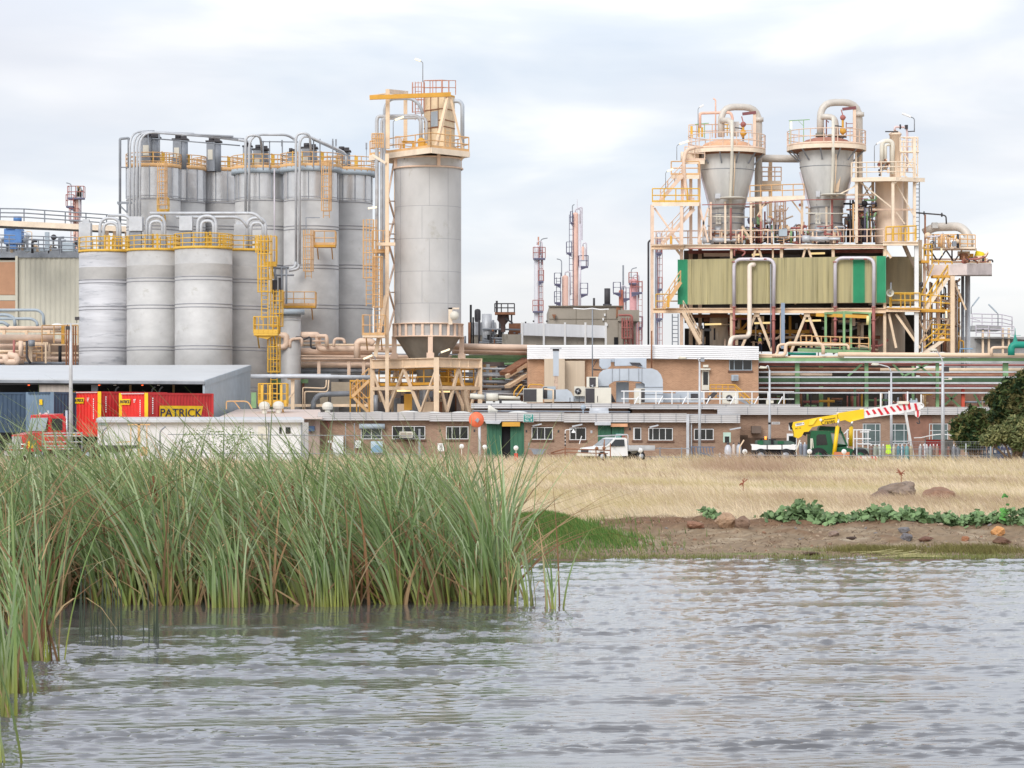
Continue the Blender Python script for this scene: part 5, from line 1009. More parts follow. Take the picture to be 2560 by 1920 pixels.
window(980,1063,1065,1098,D1,t,(.33,.67));window(1115,1171,1066,1098,D1,t,(.27,.62));window(1329,1382,1068,1099,D1,t,(.27,.62));window(1424,1465,1069,1100,D1,t,(.38,));window(1583,1603,1069,1100,D1,t,(.15,));window(1621,1682,1070,1101,D1,t,(.18,.45,.7));window(1735,1784,1072,1100,D1,t,(.3,.6))
b=B();b.pb(1808,1827,1081,1106,D1-.04,.06);w=b.mk('small_window',mat('pale_green_frame',S(198,226,212),.5),t);b=B();b.pb(1812,1823,1091,1106,D1-.06,.03);b.mk('pane',glassd,w)
b=B();b.pb(1716,1723,1035,1140,D1-.7,.2);b.pb(1727,1730,1050,1140,D1-.3,.12);b.mk('downpipe',galv,t);b=B();b.pt([(815,1053,D1-.1),(822,1060,D1-.1),(822,1140,D1-.1)],.04,6,.1);b.mk('conduit',redp,t)
for x0,x1,y in ((1331,1354,1062),(1430,1456,1063),(1624,1646,1065)): b=B();b.bar(P(x0,y+3,D1-.5),P(x1,y-2,D1-.5),.16,.1);b.mk('tube_lamp',galv,t)
for x,y in ((1100,1077),(1186,1077),(1316,1078),(1396,1078),(1575,1072)): b=B();b.pb(x-2,x+2,y-3,y+3,D1-.03,.05);b.mk('vent_brick',dark,t)
b=B();b.pb(1476,1481,1076,1083,D1-.03,.05);b.mk('small_plate',galv,t)
b=B();b.pt([(1130,1075,199.9),(1135,1075,199.9)],.02,4,0)
t2=thing('window_air_conditioner','cream window air conditioner jutting from the widest left-hand window on a bracket','air conditioner',(PX(1015,199),199,PZ(1096,199)))
b=B();b.pb(998,1032,1079,1094,199,.9);b.mk('casing',offwh,t2);b=B();b.pb(1001,1016,1081,1092,198.97,.03);b.pb(1018,1029,1082,1091,198.97,.03);b.mk('grille',mat('grille_beige',S(170,160,146),.6),t2);b=B();b.pbar(988,1098,1058,1094,199,.05);b.pbar(988,1094,988,1108,199,.05);b.pbar(1040,1075,1040,1096,198.8,.05);b.mk('bracket',dark,t2)
b=B();b.pb(833,858,1090,1146,199,.7);b.pb(829,833,1106,1122,199.1,.5);b.pbar(820,1104,830,1104,199.3,.15);b.solo('switch_cabinet',white,'tall white switch cabinet against the left end of the brick wall','cabinet')
b=B();b.pb(888,902,1101,1120,199.6,.3);b.solo('meter_box',white,'small white box beside the blue and white poster','box')
t2=thing('wall_poster','blue and white poster board low on the brick wall','poster',(PX(942,199.5),199.5,PZ(1132,199.5)));b=B();b.pb(927,957,1103,1132,199.5,.06);b.mk('board',mat('pale_blue_board',S(196,214,226),.5),t2);b=B();b.prism([(929,1130),(929,1120),(940,1112),(955,1118),(955,1130)],199.47,.03);b.mk('print',mat('mid_blue_print',S(140,176,204),.5),t2)
t2=thing('notice_board','white notice sign with black lines low on the brick wall','sign',(PX(1102,186),186,PZ(1128,186)));b=B();b.pb(1094,1110,1108,1128,186,.05);b.mk('board',signw,t2);b=B()
for i,y in enumerate((1112,1115.5,1119,1124)): b.pb(1098+(i % 2),1106-(i % 2),y,y+1,185.97,.03)
b.mk('print',letterk,t2);b=B();b.pb(1101,1103,1128,1160,186.1,.06);b.mk('post',galvd,t2)
t2=thing('muster_sign','large teal sign with white writing on the fascia of the brick building','sign',(PX(1321,199),199,PZ(1056,199)))
b=B();b.pb(1308,1334,1035,1055.5,199,.05);b.mk('panel',white,t2);b=B();b.pb(1309,1333,1036,1054.5,198.97,.03);pn=b.mk('face',mat('teal_sign',S(50,148,138),.5),t2)
text('MUSTER',.2,P(1321,1039.5,198.955),letterw,pn,xs=.74);text('POINT',.2,P(1321,1044,198.955),letterw,pn,xs=.8);text('No. 4',.24,P(1321,1050.5,198.955),letterw,pn,xs=.9)
t2=thing('muster_sign','small teal sign with white writing on the right-hand green door','sign',(PX(1545,199),199,PZ(1103,199)))
b=B();b.pb(1539,1552,1084,1104,199.6,.04);pn=b.mk('panel',MATS['teal_sign'],t2);text('MUSTER',.1,P(1545.5,1087.5,199.585),letterw,pn,xs=.8);text('POINT',.1,P(1545.5,1091,199.585),letterw,pn,xs=.8);text('No. 4',.12,P(1545.5,1096,199.585),letterw,pn,xs=.9)
rr=random.Random(3)
for i,(x0,x1,y,lb) in enumerate(((918,968,1031,'first white roof dome from the left on the brick building'),(994,1052,1031,'white roof dome left of the hopper frame middle column'),(1058,1107,1031,'white roof dome in front of the hopper frame middle column'),(1126,1178,1031,'white roof dome behind the orange disc'),(1268,1322,1031,'white roof dome above the green doors'),(1421,1464,1033,'flattest white roof dome, left of the silver cowl'))):
    b=B();c=P((x0+x1)/2,y,203);b.ball((0,0,0),(x1-x0)*203/F/2,8,(1,1,.22 if i < 5 else .14));o=b.solo('roof_dome',MATS.get('dome_white') or mat('dome_white',S(222,222,218),.5),lb,'roof dome');o.location=(c.x,c.y,c.z-.25)
b=B();b.pb(1473,1522,1027,1034,203,1);b.tube([P(1474,1027,203.5),P(1521,1026,203.5)],.22,10);b.solo('roof_cowl',galv,'silver humped cowl on the roof of the low brick building','cowl')
b=B();b.pt([(1458,1035,203),(1458,1020,203)],.06,6,0);b.ball(P(1458,1018,203),.2,6);b.solo('roof_vent',bluegr,'thin grey roof vent with ball top on the low brick building','vent')
b=B();b.tube([P(1220,1024,203),P(1226,1024,203),P(1238,1027,203),P(1244,1028,203)],[.33,.3,.12,.08],14);b.tube([P(1242,1028,203),P(1242,1034,203)],.05,6);b.solo('siren_horn',offwh,'white horn siren on the low roof right of the hopper frame','siren')
t2=thing('roof_pipe','thin pipe run along the low roof behind the domes','pipe',(PX(1400,205),205,PZ(1030,205)));b=B();b.pt([(1180,1027,205),(1575,1030,205)],.06,6,0);b.mk('tube',galvd,t2)
t=thing('upper_brick_tier','second brick tier with grey fascia carrying the air conditioning plant','building',(PX(1500,209),209,GZ))
b=B();b.pb(1178,1580,1019,1100,209,12);b.pb(1570,1800,1021,1100,209,12);b.mk('wall',brick,t);fasc(1178,1575,1009,1020,208.4,fascia,t,2,50);fasc(1575,2000,1011,1022,208.5,fascia,t,2,60)
b=B();b.box(PX(1178,208.5),PX(2000,208.5),208.5,221,PZ(1013,208.5),PZ(1010.5,208.5));b.mk('roof',conc,t)
t=thing('roof_guard_rail','white guard rail along the flat roof before the tall brick block','railing',(PX(1750,209),209,PZ(1010,209)))
zr_=PZ(1010,209.3);b=B();b.tube([P(1553,978,209.2),P(1985,980,209.2)],.055,6);b.tube([P(1553,997,209.2),P(1985,998,209.2)],.05,6);b.mk('rail',white,t);b=B()
for x in range(1560,1986,40): b.tube([P(x,979,209.2),P(x,1010,209.2)],.045,5)
b.mk('post',white,t);b=B()
for x in range(1590,1986,60): b.tube([P(x+6,992,209.2),P(x-4,1010,208.6)],.05,5)
b.mk('strut',white,t)
t=thing('brick_workshop','long brown brick workshop with big white-barred windows on the right','building',(PX(2130,205),205,GZ));DW=205
b=B();b.pb(1780,2500,1034,1170,DW,9);b.mk('wall',brick,t);fasc(1794,2498,1018,1036,DW-.5,fascia,t,4,75);b=B();b.box(PX(1794,DW),PX(2498,DW),DW-.3,DW+9,PZ(1024,DW),PZ(1022,DW));b.mk('roof',conc,t)
gg=mat('greenish_glass',S(96,112,112),.1,var=.5,sc=.5,spec=.6)
for x0,x1,y1 in ((2157,2201,1112),(2230,2272,1110),(2323,2370,1112)): window(x0,x1,1059,y1,DW,t,(.18,.72),(.33,.86),False,gg,mat('pale_bar',S(206,210,212),.5) if 'pale_bar' not in MATS else MATS['pale_bar'])
b=B();b.pb(1972,1992,1058,1076,DW-.04,.06);w=b.mk('window',white,t);b=B();b.pb(1975,1989,1060,1074,DW-.06,.03);b.mk('pane',glassd,w)
b=B();b.pb(1967,1992,1084,1150,DW-.05,.08);w=b.mk('door',white,t);b=B();b.pb(1972,1990,1090,1110,DW-.08,.03);b.mk('pane',glassd,w)
b=B();b.pb(1840,1966,1095,1150,DW-.02,.05);b.pb(1830,1870,1088,1096,DW-.02,.04);b.mk('dark_patch',mat('darker_brick',S(108,88,74),.9,var=.3),t)  # darker brick-toned rectangles low on the wall
b=B();b.pb(2268,2330,1040,1160,DW-.03,.05);b.mk('toned_patch',mat('reddish_brick',S(150,112,96),.9,var=.25),t)  # redder, slightly darker brick-toned strip between the windows
b=B();b.pb(1879,1903,1065,1083,DW-.7,.7);b.solo('wall_air_conditioner',mat('brown_box',S(120,104,94),.7),'brown box air conditioner on the workshop wall','air conditioner')
t2=thing('street_sign','small grey street sign fixed to the lamp post by the crane','sign',(PX(1940,199),199,PZ(1062,199)));b=B();b.pb(1929,1950,1054.5,1061,199,.05);b.mk('plate',fascia,t2);text('1ST STREET',.12,P(1939.5,1057.8,198.98),mat('grey_print',S(150,150,152),.5),t2,xs=.75)
b=B();b.bar(P(1824,1074,199.2),P(1852,1069,199.2),.2,.1);b.solo('tube_lamp',galv,'slanted grey tube lamp on the brick wall beside the brown air conditioner','lamp')
DT=222.0;t=thing('tall_brick_block','tall tan brick block with a white ribbed top band','building',(PX(1600,DT),DT,GZ))
b=B();b.pb(1319,1896,896,1060,DT,14);b.mk('wall',brick2,t)
b=B();n_=7
for i in range(n_):
    for x0,x1,ya,yb,yc,yd in ((1318,1630,863,897,862,896),(1630,1897,862,896,866,900)):
        h0,h1=(yb-ya)/n_,(yd-yc)/n_;d_=DT-.5;b.add([P(x0,ya+i*h0,d_-.02),P(x1,yc+i*h1,d_-.02),P(x1,yc+(i+.94)*h1,d_-.10),P(x0,ya+(i+.94)*h0,d_-.10),P(x0,ya+(i+1)*h0,d_),P(x1,yc+(i+1)*h1,d_)],[(3,2,1,0),(4,5,2,3)])
b.pb(1318,1897,866,898,DT-.3,.3);b.mk('white_band',whitef,t)
b=B();a=[P(1318,863,DT-.45),P(1630,862,DT-.45),P(1897,866.5,DT-.45),P(1890,866,DT+14),P(1325,866,DT+14)];b.poly(a[::-1]);b.mk('roof',roofm,t)
b=B();b.pb(1361,1412,897,1005,DT-1.6,1.7);b.pb(1412,1462,902,1005,DT-.5,.6);b.mk('cream_annex',mat('beige_sheet_wall',S(206,188,166),.7,var=.08,stretch=(5,5,.2)),t)
window(1823,1880,899,926,DT,t,(.22,.6),(),True,glassd,bluegr)
b=B();b.pb(1754,1773,926,975,DT-.1,.12);w=b.mk('door',offwh,t);b=B();b.pb(1758,1770,930,962,DT-.12,.03);b.mk('door_glass',glassd,w);b=B();b.pb(1750,1776,921,925,DT-.6,.5);b.pb(1758,1771,912,918,DT-.3,.3);b.mk('door_hood',offwh,t)
b=B();b.pt([(1629,827,DT-.9),(1629,925,DT-.9)],.07,6,0);b.mk('vent_pipe',rusty,t)
b=B();b.pb(1530,1570,868,896,DT-.61,.02);
t2=thing('wall_air_conditioner','grey box air conditioner on the tan brick block below its window','air conditioner',(PX(1838,DT-1),DT-1,PZ(952,DT-1)));b=B();b.pb(1829,1846,937,952,DT-.6,.6);b.mk('casing',bluegr,t2);b=B();b.pb(1834,1844,939,950,DT-.63,.03);b.mk('grille',galvd,t2)
t=thing('roof_stairs','yellow railed stairs against the tall brick block','stairs',(PX(1830,218),218,PZ(1010,218)));b=B();z_=PZ(985,218)
b.tube([P(1775,962,218),P(1838,962,218),P(1888,1008,217)],.05,6);b.tube([P(1775,972,218),P(1836,972,218),P(1876,1010,217)],.04,6);b.tube([P(1806,963,219.4),P(1834,963,219.4),P(1880,1003,219)],.04,6)
for x in (1775,1790,1806,1820,1838): b.tube([P(x,962,218),P(x,995,218)],.04,5)
for x,y in ((1850,973),(1862,984),(1874,995)): b.tube([P(x,y,218),P(x,y+22,217.5)],.04,5)
b.mk('railing',goldy,t);b=B();b.bar(P(1770,990,218.5),P(1840,990,218.5),1,.1);b.bar(P(1838,990,218.3),P(1880,1012,217.3),.8,.15);b.mk('flight',galvd,t)
ZRF=1007
def acunit(x0,x1,y0,y1,d,label,dk=(0,.35),fan=None,m=None,dd=.9):
    t=thing('air_conditioner',label,'air conditioner',(PX((x0+x1)/2,d),d,PZ(y1,d)));b=B();b.pb(x0,x1,y0,y1,d,dd);b.mk('casing',m or offwh,t)
    if dk: b=B();b.pb(x0+(x1-x0)*dk[0]+.8,x0+(x1-x0)*dk[1],y0+2,y1-2,d-.03,.04);b.mk('coil_grille',dark,t)
    if fan:
        b=B();b.tube([P(fan[0],fan[1],d-.05),P(fan[0],fan[1],d)],fan[2]*d/F,18);b.mk('fan_ring',dark,t);b=B();b.tube([P(fan[0],fan[1],d-.08),P(fan[0],fan[1],d-.05)],fan[2]*.35*d/F,10)
        for k in range(4): a=k*math.pi/2+.4;b.bar(P(fan[0],fan[1],d-.065),P(fan[0]+fan[2]*.85*math.cos(a),fan[1]+fan[2]*.85*math.sin(a),d-.065),.12,.02)
        b.mk('fan',galv,t)
    return t
acunit(1308,1357,971,1006,211,'wide white air conditioner with dark open coil, leftmost on the flat roof',(0,.68));acunit(1357,1389,966,998,212,'grey-white plant box behind the leftmost air conditioner',(.02,.35),m=bluegr);acunit(1436,1463,966,990,213,'small white fan unit on the flat roof, left of the big white one',None,(1445,978,8))
acunit(1463,1528,969,1009,211,'biggest white air conditioner in front of the arched duct',(0,.36));acunit(1467,1495,942,968,212,'white fan unit stacked on the biggest air conditioner',(.2,.8),(1481,965,6));acunit(1586,1612,971,1008,210.5,'narrow white air conditioner under the arched duct',(.62,1));acunit(1807,1846,979,1009,211,'white fan unit on the roof by the yellow stairs',None,(1823,995,8))
b=B();b.prism([(1386,1004),(1386,974),(1418,973),(1428,980),(1433,990),(1434,1004)],212,1.0);b.pb(1398,1462,990,1004,213.5,.8);b.solo('low_duct',duct,'low humped grey duct between the left air conditioners','duct')
t2=thing('flue','upright grey flue with flat cap on the roof before the cream annex','flue',(PX(1390,214),214,PZ(1000,214)));b=B();b.pb(1383,1397,876,940,214,.42);b.mk('shaft',duct,t2);b=B();b.pb(1385,1395,940,1000,214.05,.3);b.mk('lower_shaft',mat('peeling_cream',S(206,180,160),.8,var=.4,sc=3),t2);b=B();b.pb(1376,1404,869,872,213.8,.8);b.mk('cap',galv,t2);b=B();b.pb(1382,1398,872,877,213.95,.5);b.mk('collar',dark,t2);b=B();b.pt([(1383,1008,211),(1383,975,211),(1360,972,211)],.08,6,0);b.mk('stay_pipe',cream,t2)
t=thing('arched_duct','huge arched grey ventilation duct on the flat roof','duct',(PX(1580,214),214,PZ(1008,214)))
b=B();arc=[(1495,965),(1496,945),(1500,932),(1508,925),(1520,922),(1630,921),(1643,926),(1652,936),(1657,950),(1658,1006),(1612,1006),(1612,960),(1602,954),(1560,951),(1535,953),(1522,962),(1522,965)]
b.prism(arc,213,1.6);b.prism([(1495,965),(1522,965),(1534,1005),(1528,1008),(1520,1008)],213.2,1.2);b.mk('main_arch',duct,t)
b=B()
for x,y0,y1 in ((1530,922,954),(1548,922,952),(1571,921.5,952),(1596,921,953),(1604,921,955)): b.pb(x,x+1.4,y0-1,y1+1,212.95,1.7)
for y in (967,985): b.pb(1611,1659,y,y+1.4,212.95,1.7)
b.mk('flange',galvd,t)
b=B();b.prism([(1499,898),(1527,897),(1527,915),(1518,922),(1506,922),(1499,915)],215,1.4);b.prism([(1537,896),(1616,895),(1616,921),(1606,919),(1590,914),(1574,914),(1537,915)],215,1.4);b.pb(1500,1615,897,905,215.6,.8);b.mk('upper_duct',duct,t)
b=B();b.pb(1541,1560,955,1006,214.6,.8);b.pb(1560,1572,955,1006,214.8,.6);b.prism([(1612,1006),(1612,990),(1640,982),(1700,984),(1700,1006)],216,1.2);b.pb(1690,1760,980,1006,216.5,1.0);b.pb(1590,1612,958,972,213.6,.8);b.mk('lower_duct',duct,t)
b=B();b.pb(1727,1745,984,998,216.4,.12);b.prism([(1580,913),(1574,906),(1600,907),(1606,915)],214.9,.1);b.prism([(1522,1006),(1516,985),(1530,985),(1540,1006)],212.9,.1);b.mk('opening',dark,t)
b=B();b.bar(P(1765,1005,214.9),P(1790,980,214.9),.3,.3);b.mk('ladder_stay',dark,t)
for x,y0,y1 in ((1425,994,1006),(1448,990,1006),(1494,990,1006)): b=B();b.pt([(x,y0,210.6),(x,y1,210.6)],.03,5,0);b.solo('roof_stub',dark,'short dark stub pipe standing on the flat roof edge','pipe','short stub pipes on the flat roof edge')
t=thing('radio_mast','thin mast with long drooping white arms before the concrete block','mast',(PX(1481,216),216,PZ(940,216)));b=B();b.pt([(1481,945,216),(1481,772,216)],.05,6,0);b.mk('mast',galvd,t);b=B();b.tube([P(1433,771,216),P(1460,773,216),P(1481,771,216),P(1500,774,216),P(1522,773,216)],.045,5);b.mk('arm',signw,t)
b=B();b.pt([(1483,925,217),(1512,926,217),(1480,922,217),(1492,900,217)],.04,5,0);b.solo('stay_wire',dark,'dark bracket at the foot of the thin mast','bracket')
t=thing('concrete_block','windowless weathered concrete block behind the brick buildings','building',(PX(1480,268),268,GZ));b=B();b.pb(1373,1557,765,1000,266,20);b.pb(1545,1598,775,803,265.8,15);b.pb(1540,1590,803,1000,266.5,15);b.mk('wall',conc,t)
b=B();b.pb(1371,1559,764,766.5,265.8,.3)
for x in (1440,1482,1515,1545): b.pb(x,x+.8,767,862,265.95,.05)
b.pb(1373,1557,797,798,265.95,.05);b.mk('joint',mat('dark_concrete_joint',S(130,122,110),.9),t)
b=B();b.pb(1535,1545,843,865,265.9,.1);b.mk('door',black,t)
for x,y in ((1508,798),(1512,787),(1517,812)): b=B();b.pb(x-2,x+2,y-3,y+3,265.8,.2);b.mk('wall_lamp',signw,t)
b=B();b.prism([(1540,764),(1552,764),(1550,775),(1545,790),(1540,795),(1541,778)],265.9,.1);b.prism([(1380,786),(1390,786),(1386,798)],265.5,.4);b.mk('stain',rusty,t)
b=B();b.pt([(1546,788,265),(1580,788,265),(1582,862,265)],.12,6,.3);b.pt([(1566,800,265),(1570,860,265)],.1,6,0);b.ladder(PX(1568,265),265,PZ(862,265),PZ(795,265),.5,True,.06,.5);b.mk('pipe',redp,t)
b=B();b.cyl((PX(1520,268),270,0),.29*1.0,PZ(766,270),PZ(721,270),16);b.cyl((PX(1520,268),270,0),.42,PZ(770,270),PZ(760,270),16);b.solo('dark_chimney',dark,'short dark chimney on the concrete block','chimney')
b=B();b.pt([(1485,766,270),(1485,745,270)],.12,6,0);b.solo('dark_pipe',dark,'thin dark pipe on top of the concrete block','pipe')
t=thing('white_parapet','white parapet on columns over grey panels, left of the concrete block','building',(PX(1410,250),250,GZ))
b=B();b.add([P(1303,807,248),P(1516,814,248),P(1516,845,248),P(1303,838,248)]+[P(1303,807,248)+Vector((0,.3,0)),P(1516,814,248)+Vector((0,.3,0)),P(1516,845,248)+Vector((0,.3,0)),P(1303,838,248)+Vector((0,.3,0))],[(3,2,1,0),(0,1,5,4),(4,5,6,7),(2,3,7,6),(0,4,7,3),(1,2,6,5)]);b.mk('parapet',mat('weathered_white',S(226,228,232),.6,var=.08,stretch=(2,2,.2),rust=S(198,196,196),ra=.64),t)
b=B()
for x in (1303,1357,1410,1461,1512): b.pb(x,x+5,806,880,247.9,.3)
b.mk('column',white,t);b=B();b.pb(1255,1516,836,1000,248.6,5);b.mk('grey_panel',conc,t)
b=B()
for x,y in ((1314,806),(1334,803),(1367,803)): b.pb(x-2,x+2,y-2,y+2,248,.2)
b.mk('lamp',dark,t)
t=thing('old_boiler_house','grey clad boiler house with rusty deck and pipes left of the white parapet','building',(PX(1240,256),256,GZ))
b=B();b.pb(1172,1240,806,1000,256,8);b.pb(1235,1310,835,1000,257,8);b.mk('wall',conc,t);b=B();b.corr((PX(1174,256),255.9,0),(PX(1240,256),255.9,0),PZ(838,256),PZ(806,256),.4,.06);b.mk('cladding',galv,t)
b=B();b.pb(1272,1302,808,838,254,2);b.mk('rusty_box',rusty,t)
for x,y0,r_,m in ((1177,762,.1,black),(1183,793,.08,black),(1198,800,.1,dark),(1217,785,.45,galv),(1160,840,.2,galvd),(1233,800,.1,galvd),(1252,800,.18,dark),(1174,806,.14,rusty)): b=B();b.pt([(x,865,254),(x,y0,254)],r_,8,0);b.mk('upright_pipe',m,t)
for y in (823,845,851,856): b=B();b.pt([(1190+y % 7*4,y,253.5),(1300,y+1,253.5)],.09,6,0);b.mk('level_pipe',galvd,t)
rr=random.Random(8)
for k in range(24): x=rr.uniform(1215,1300);y=rr.uniform(810,850);b=B();b.pb(x,x+rr.uniform(2,8),y,y+rr.uniform(3,18),253+rr.random()*2,.4);b.mk('fitting',rr.choice([dark,rusty,galvd,galvd,black]),t)
t=thing('dark_vent','dark rounded vent stack at the left of the old boiler house','stack',(PX(1194,255),255,PZ(805,255)));b=B();c=P(1194,805,255);b.lathe((c.x,c.y,c.z),[(.22,0),(.27,.25),(.27,1.0),(.2,1.15),(.01,1.2)],16);b.v=[((v[0]-c.x)*1.05+c.x,v[1],v[2]) for v in b.v];b.mk('body',dark,t)
t=thing('rusty_hopper','rusty hopper carrying a railed deck, above the boiler house','hopper',(PX(1258,252),252,PZ(830,252)));b=B();c=P(1258,0,252);b.lathe((c.x,c.y,0),[(.2,PZ(830,252)),(.2,PZ(812,252)),(.55,PZ(800,252)),(.5,PZ(782,252))],12);b.mk('body',mat('dark_rust',S(98,78,74),.9,var=.3),t)
b=B();b.pb(1237,1288,780,786,251,1.6);b.mk('deck',rusty,t);b=B();b.rail([P(1237,780,252.5),P(1237,780,251),P(1286,780,251),P(1286,780,252.5)],.75,.6,.05,1);b.pt([(1242,780,251),(1242,752,251)],.1,5,0);b.mk('railing',dark,t);b=B();b.bar(P(1262,795,251.5),P(1282,808,251.5),.15);b.pb(1277,1281,783,810,251.4,.2);b.mk('prop',dark,t)
column(1335,1350,612,870,420,mat('pale_column',S(214,214,220),.5,.1,var=.06),'slim white process column with red fittings, leftmost of the distant group',((1333,1363,646),(1346,1359,703),(1332,1358,778)),(1351,598,18),lad=1352,rm=redp)
b=B();b.pt([(1346,645,420),(1346,592,420)],.12,5,0);b.pb(1336,1349,616,632,420,.8);b.solo('column_top_gear',pinkred,'red cage and spike on top of the white distant column','column fittings')
column(1431,1446,531,870,430,pinkcol,'tallest salmon process column in the distance',((1416,1429,632),(1447,1470,666),(1450,1469,735),(1426,1431,556)),(1431,514,5),lad=1428,skirt=.35)
b=B();b.pt([(1443,532,429),(1443,498,429)],.05,5,0);b.pt([(1446,520,429),(1455,518,429),(1455,600,429)],.12,5,.2);b.pt([(1450,880,429),(1450,560,429)],.2,6,0);b.solo('column_pipe',lilac,'pale riser pipe and lightning spike beside the tallest distant column','pipe')
column(1454,1461,616,650,429,pinkcol,'short salmon vessel hung beside the tallest distant column',(),cap=True);column(1405,1421,688,870,425,pinkcol,'medium salmon process column left of the tallest distant one',((1386,1402,710),(1386,1402,756)),(1404,650,-12),lad=1396)
column(1547,1560,724,870,440,mat('red_column_paint',S(206,128,108),.6),'shorter red process column by the concrete block chimney',((1533,1551,732),(1558,1574,746)),None);b=B();b.pt([(1558,724,441),(1558,663,441)],.14,5,0);b.solo('flare_tip',galvd,'slim grey spike above the shorter red distant column','pole')
column(1574,1592,696,870,430,mat('pale_red_column',S(222,166,168),.6),'pinkish-red process column right of the concrete block',((1572,1593,708),(1578,1605,731)),(1578,672,14),lad=1600,rm=redp);column(1590,1600,800,870,432,pinkcol,'pink vessel peeping out right of the concrete block',((1592,1606,818),),cap=False)
column(1637,1646,590,870,400,mat('slate_column',S(150,152,162),.5,.2),'slim slate-grey process column just left of the process tower',((1640,1654,632),(1645,1655,722),(1640,1656,796)),None,lad=1650,rm=redp);b=B();b.pt([(1621,870,400),(1621,605,400),(1627,600,400)],.16,6,.3);b.pt([(1629,870,401),(1629,590,401)],.1,6,0);b.solo('riser_pipe',dark,'dark slim riser pipe left of the slate-grey column','pipe')
# ---------------------------------------------------------------- process tower on the right
def dF(x): return 243-(x-1694)/521*5
def Q(x,y,o=0): return P(x,y,dF(x)+o)
tw=thing('process_tower','huge cream steel process tower with khaki and green cladding band','steel structure',(PX(1950,246),246,GZ))
def tb(*a,**k): pass
BK=11.0
for x0,x1,yt,yb,m in ((1626,1634,512,870,peach),(1700,1708,512,870,peach),(1825,1831,618,655,cream),(1825,1831,757,870,cream),(1930,1934,618,650,cream),(1950,1957,615,655,cream),(1950,1957,757,870,cream),(2079,2086,615,645,cream),(2208,2216,600,645,cream),(2208,2215,755,890,cream),(2286,2296,605,890,white),(2376,2386,690,890,cream)):
    b=B();b.bar(Q((x0+x1)/2,yt,.2),Q((x0+x1)/2,yb,.2),(x1-x0)*240/F,.3);b.mk('column',m,tw)
for x in (1727,1750,1830,1955,2083,2212,2300): b=B();b.bar(Q(x,600,BK),Q(x,870,BK),.32);b.mk('back_column',cream,tw)
def floor(x0,x1,y0,y1,o=0,m=paleb,dp=BK,name='floor_beam'):
    b=B();h=(y1-y0)*240/F;c=(y0+y1)/2
    b.bar(Q(x0,c,o),Q(x1,c,o),.15,h);b.bar(Q(x0,c,o+dp),Q(x1,c,o+dp),.15,h)
    b.bar(Q(x0,y0+1,o-.1),Q(x1,y0+1,o-.1),.35,.06);b.bar(Q(x0,y1-1,o-.1),Q(x1,y1-1,o-.1),.35,.06);b.mk(name,m,tw)
    b=B();a=[Q(x0,y0,o),Q(x1,y0,o),Q(x1,y0,o+dp),Q(x0,y0,o+dp)];b.add([p+Vector((0,0,-.06)) for p in a]+[p+Vector((0,0,-.16)) for p in a],[(0,1,2,3),(7,6,5,4),(0,4,5,1)]);b.mk('grating',rusty,tw)
floor(1633,2210,611,622);floor(1628,1710,613,624,-.3,cream,4);floor(1633,2215,770,783,0,cream);floor(2215,2300,768,780,0,cream,8);floor(2208,2296,604,614,-.1,paleb,9)
b=B();b.rail([Q(1640,611,-.1),Q(1800,610,-.1),Q(2000,609,-.1),Q(2210,607,-.1)],1.15,1.55,.05,1);b.mk('deck_railing',peach,tw)
b=B();b.rail([Q(2215,603,0),Q(2290,600,0)],1.2,.7,.06,1)
for x in (2231,2247,2263,2272,2288): b.bar(Q(x,602,0),Q(x,571,0),.1)
b.mk('yellow_railing',yellow,tw)
b=B();b.rail([Q(1640,770,0),Q(1700,770,0)],1.2,1.3,.05,1);b.rail([Q(2225,768,-.1),Q(2300,768,-.1)],1.2,1.2,.05,1);b.mk('yellow_railing',yellow,tw)
b=B();b.bar(Q(1635,772,-.15),Q(1690,772,-.15),.1,.1);b.bar(Q(2220,770,-.2),Q(2375,776,-.2),.12,.12);b.mk('yellow_edge',goldy,tw)
for xa,ya,xl,yl,xr,yr in ((1892,785,1855,868,1930,878),(2018,785,1978,880,2050,862)):
    b=B();b.bar(Q(xa-2,ya,.1),Q(xl,yl,.1),.22);b.bar(Q(xa+2,ya,.1),Q(xr,yr,.1),.22);b.bar(Q(xa-7,ya,0),Q(xa+7,ya,0),.2,.5);b.mk('v_brace',cream,tw)
for xa in (1893,2017): b=B();b.bar(Q(xa-4,622,.1),Q(xa-11,648,.1),.18);b.bar(Q(xa+4,622,.1),Q(xa+12,648,.1),.18);b.mk('v_brace',cream,tw)
for xa,ya,xb,yb in ((1690,622,1704,640),(2212,622,2228,645),(2300,870,2240,785),(2222,785,2240,870),(1955,690,1990,760)): b=B();b.bar(Q(xa,ya,.3),Q(xb,yb,.3),.2);b.mk('knee_brace',cream,tw)
for x0,x1,yt0,yt1,yb0,yb1,m,nm in ((1694,1719,649,649,761,761,clgr,'green_cladding'),(1719,2133,648.5,641.5,761,757.5,clkh,'khaki_cladding'),(2133,2162,641.5,641,757.5,757,clgr,'green_cladding'),(2162,2192,641,640.5,757,757,clkh,'khaki_cladding'),(2192,2215,640.5,640,757,757,clgr,'green_cladding')):
    b=B();p0,p1=Q(x0,0,-.35),Q(x1,0,-.35);zt0,zt1,zb=Q(x0,yt0,-.35).z,Q(x1,yt1,-.35).z,Q((x0+x1)/2,(yb0+yb1)/2,-.35).z
    n=max(4,int((x1-x0)/2.6))*2;vs=[];nn=Vector((p1.y-p0.y,p0.x-p1.x,0)).normalized()
    for i in range(n+1): q=p0+(p1-p0)*i/n+nn*(.13 if i % 2 else 0);zt=zt0+(zt1-zt0)*i/n;vs+=[(q.x,q.y,zb),(q.x,q.y,zt)]
    b.add(vs,[(2*i,2*i+2,2*i+3,2*i+1) for i in range(n)]);b.mk(nm,m,tw)
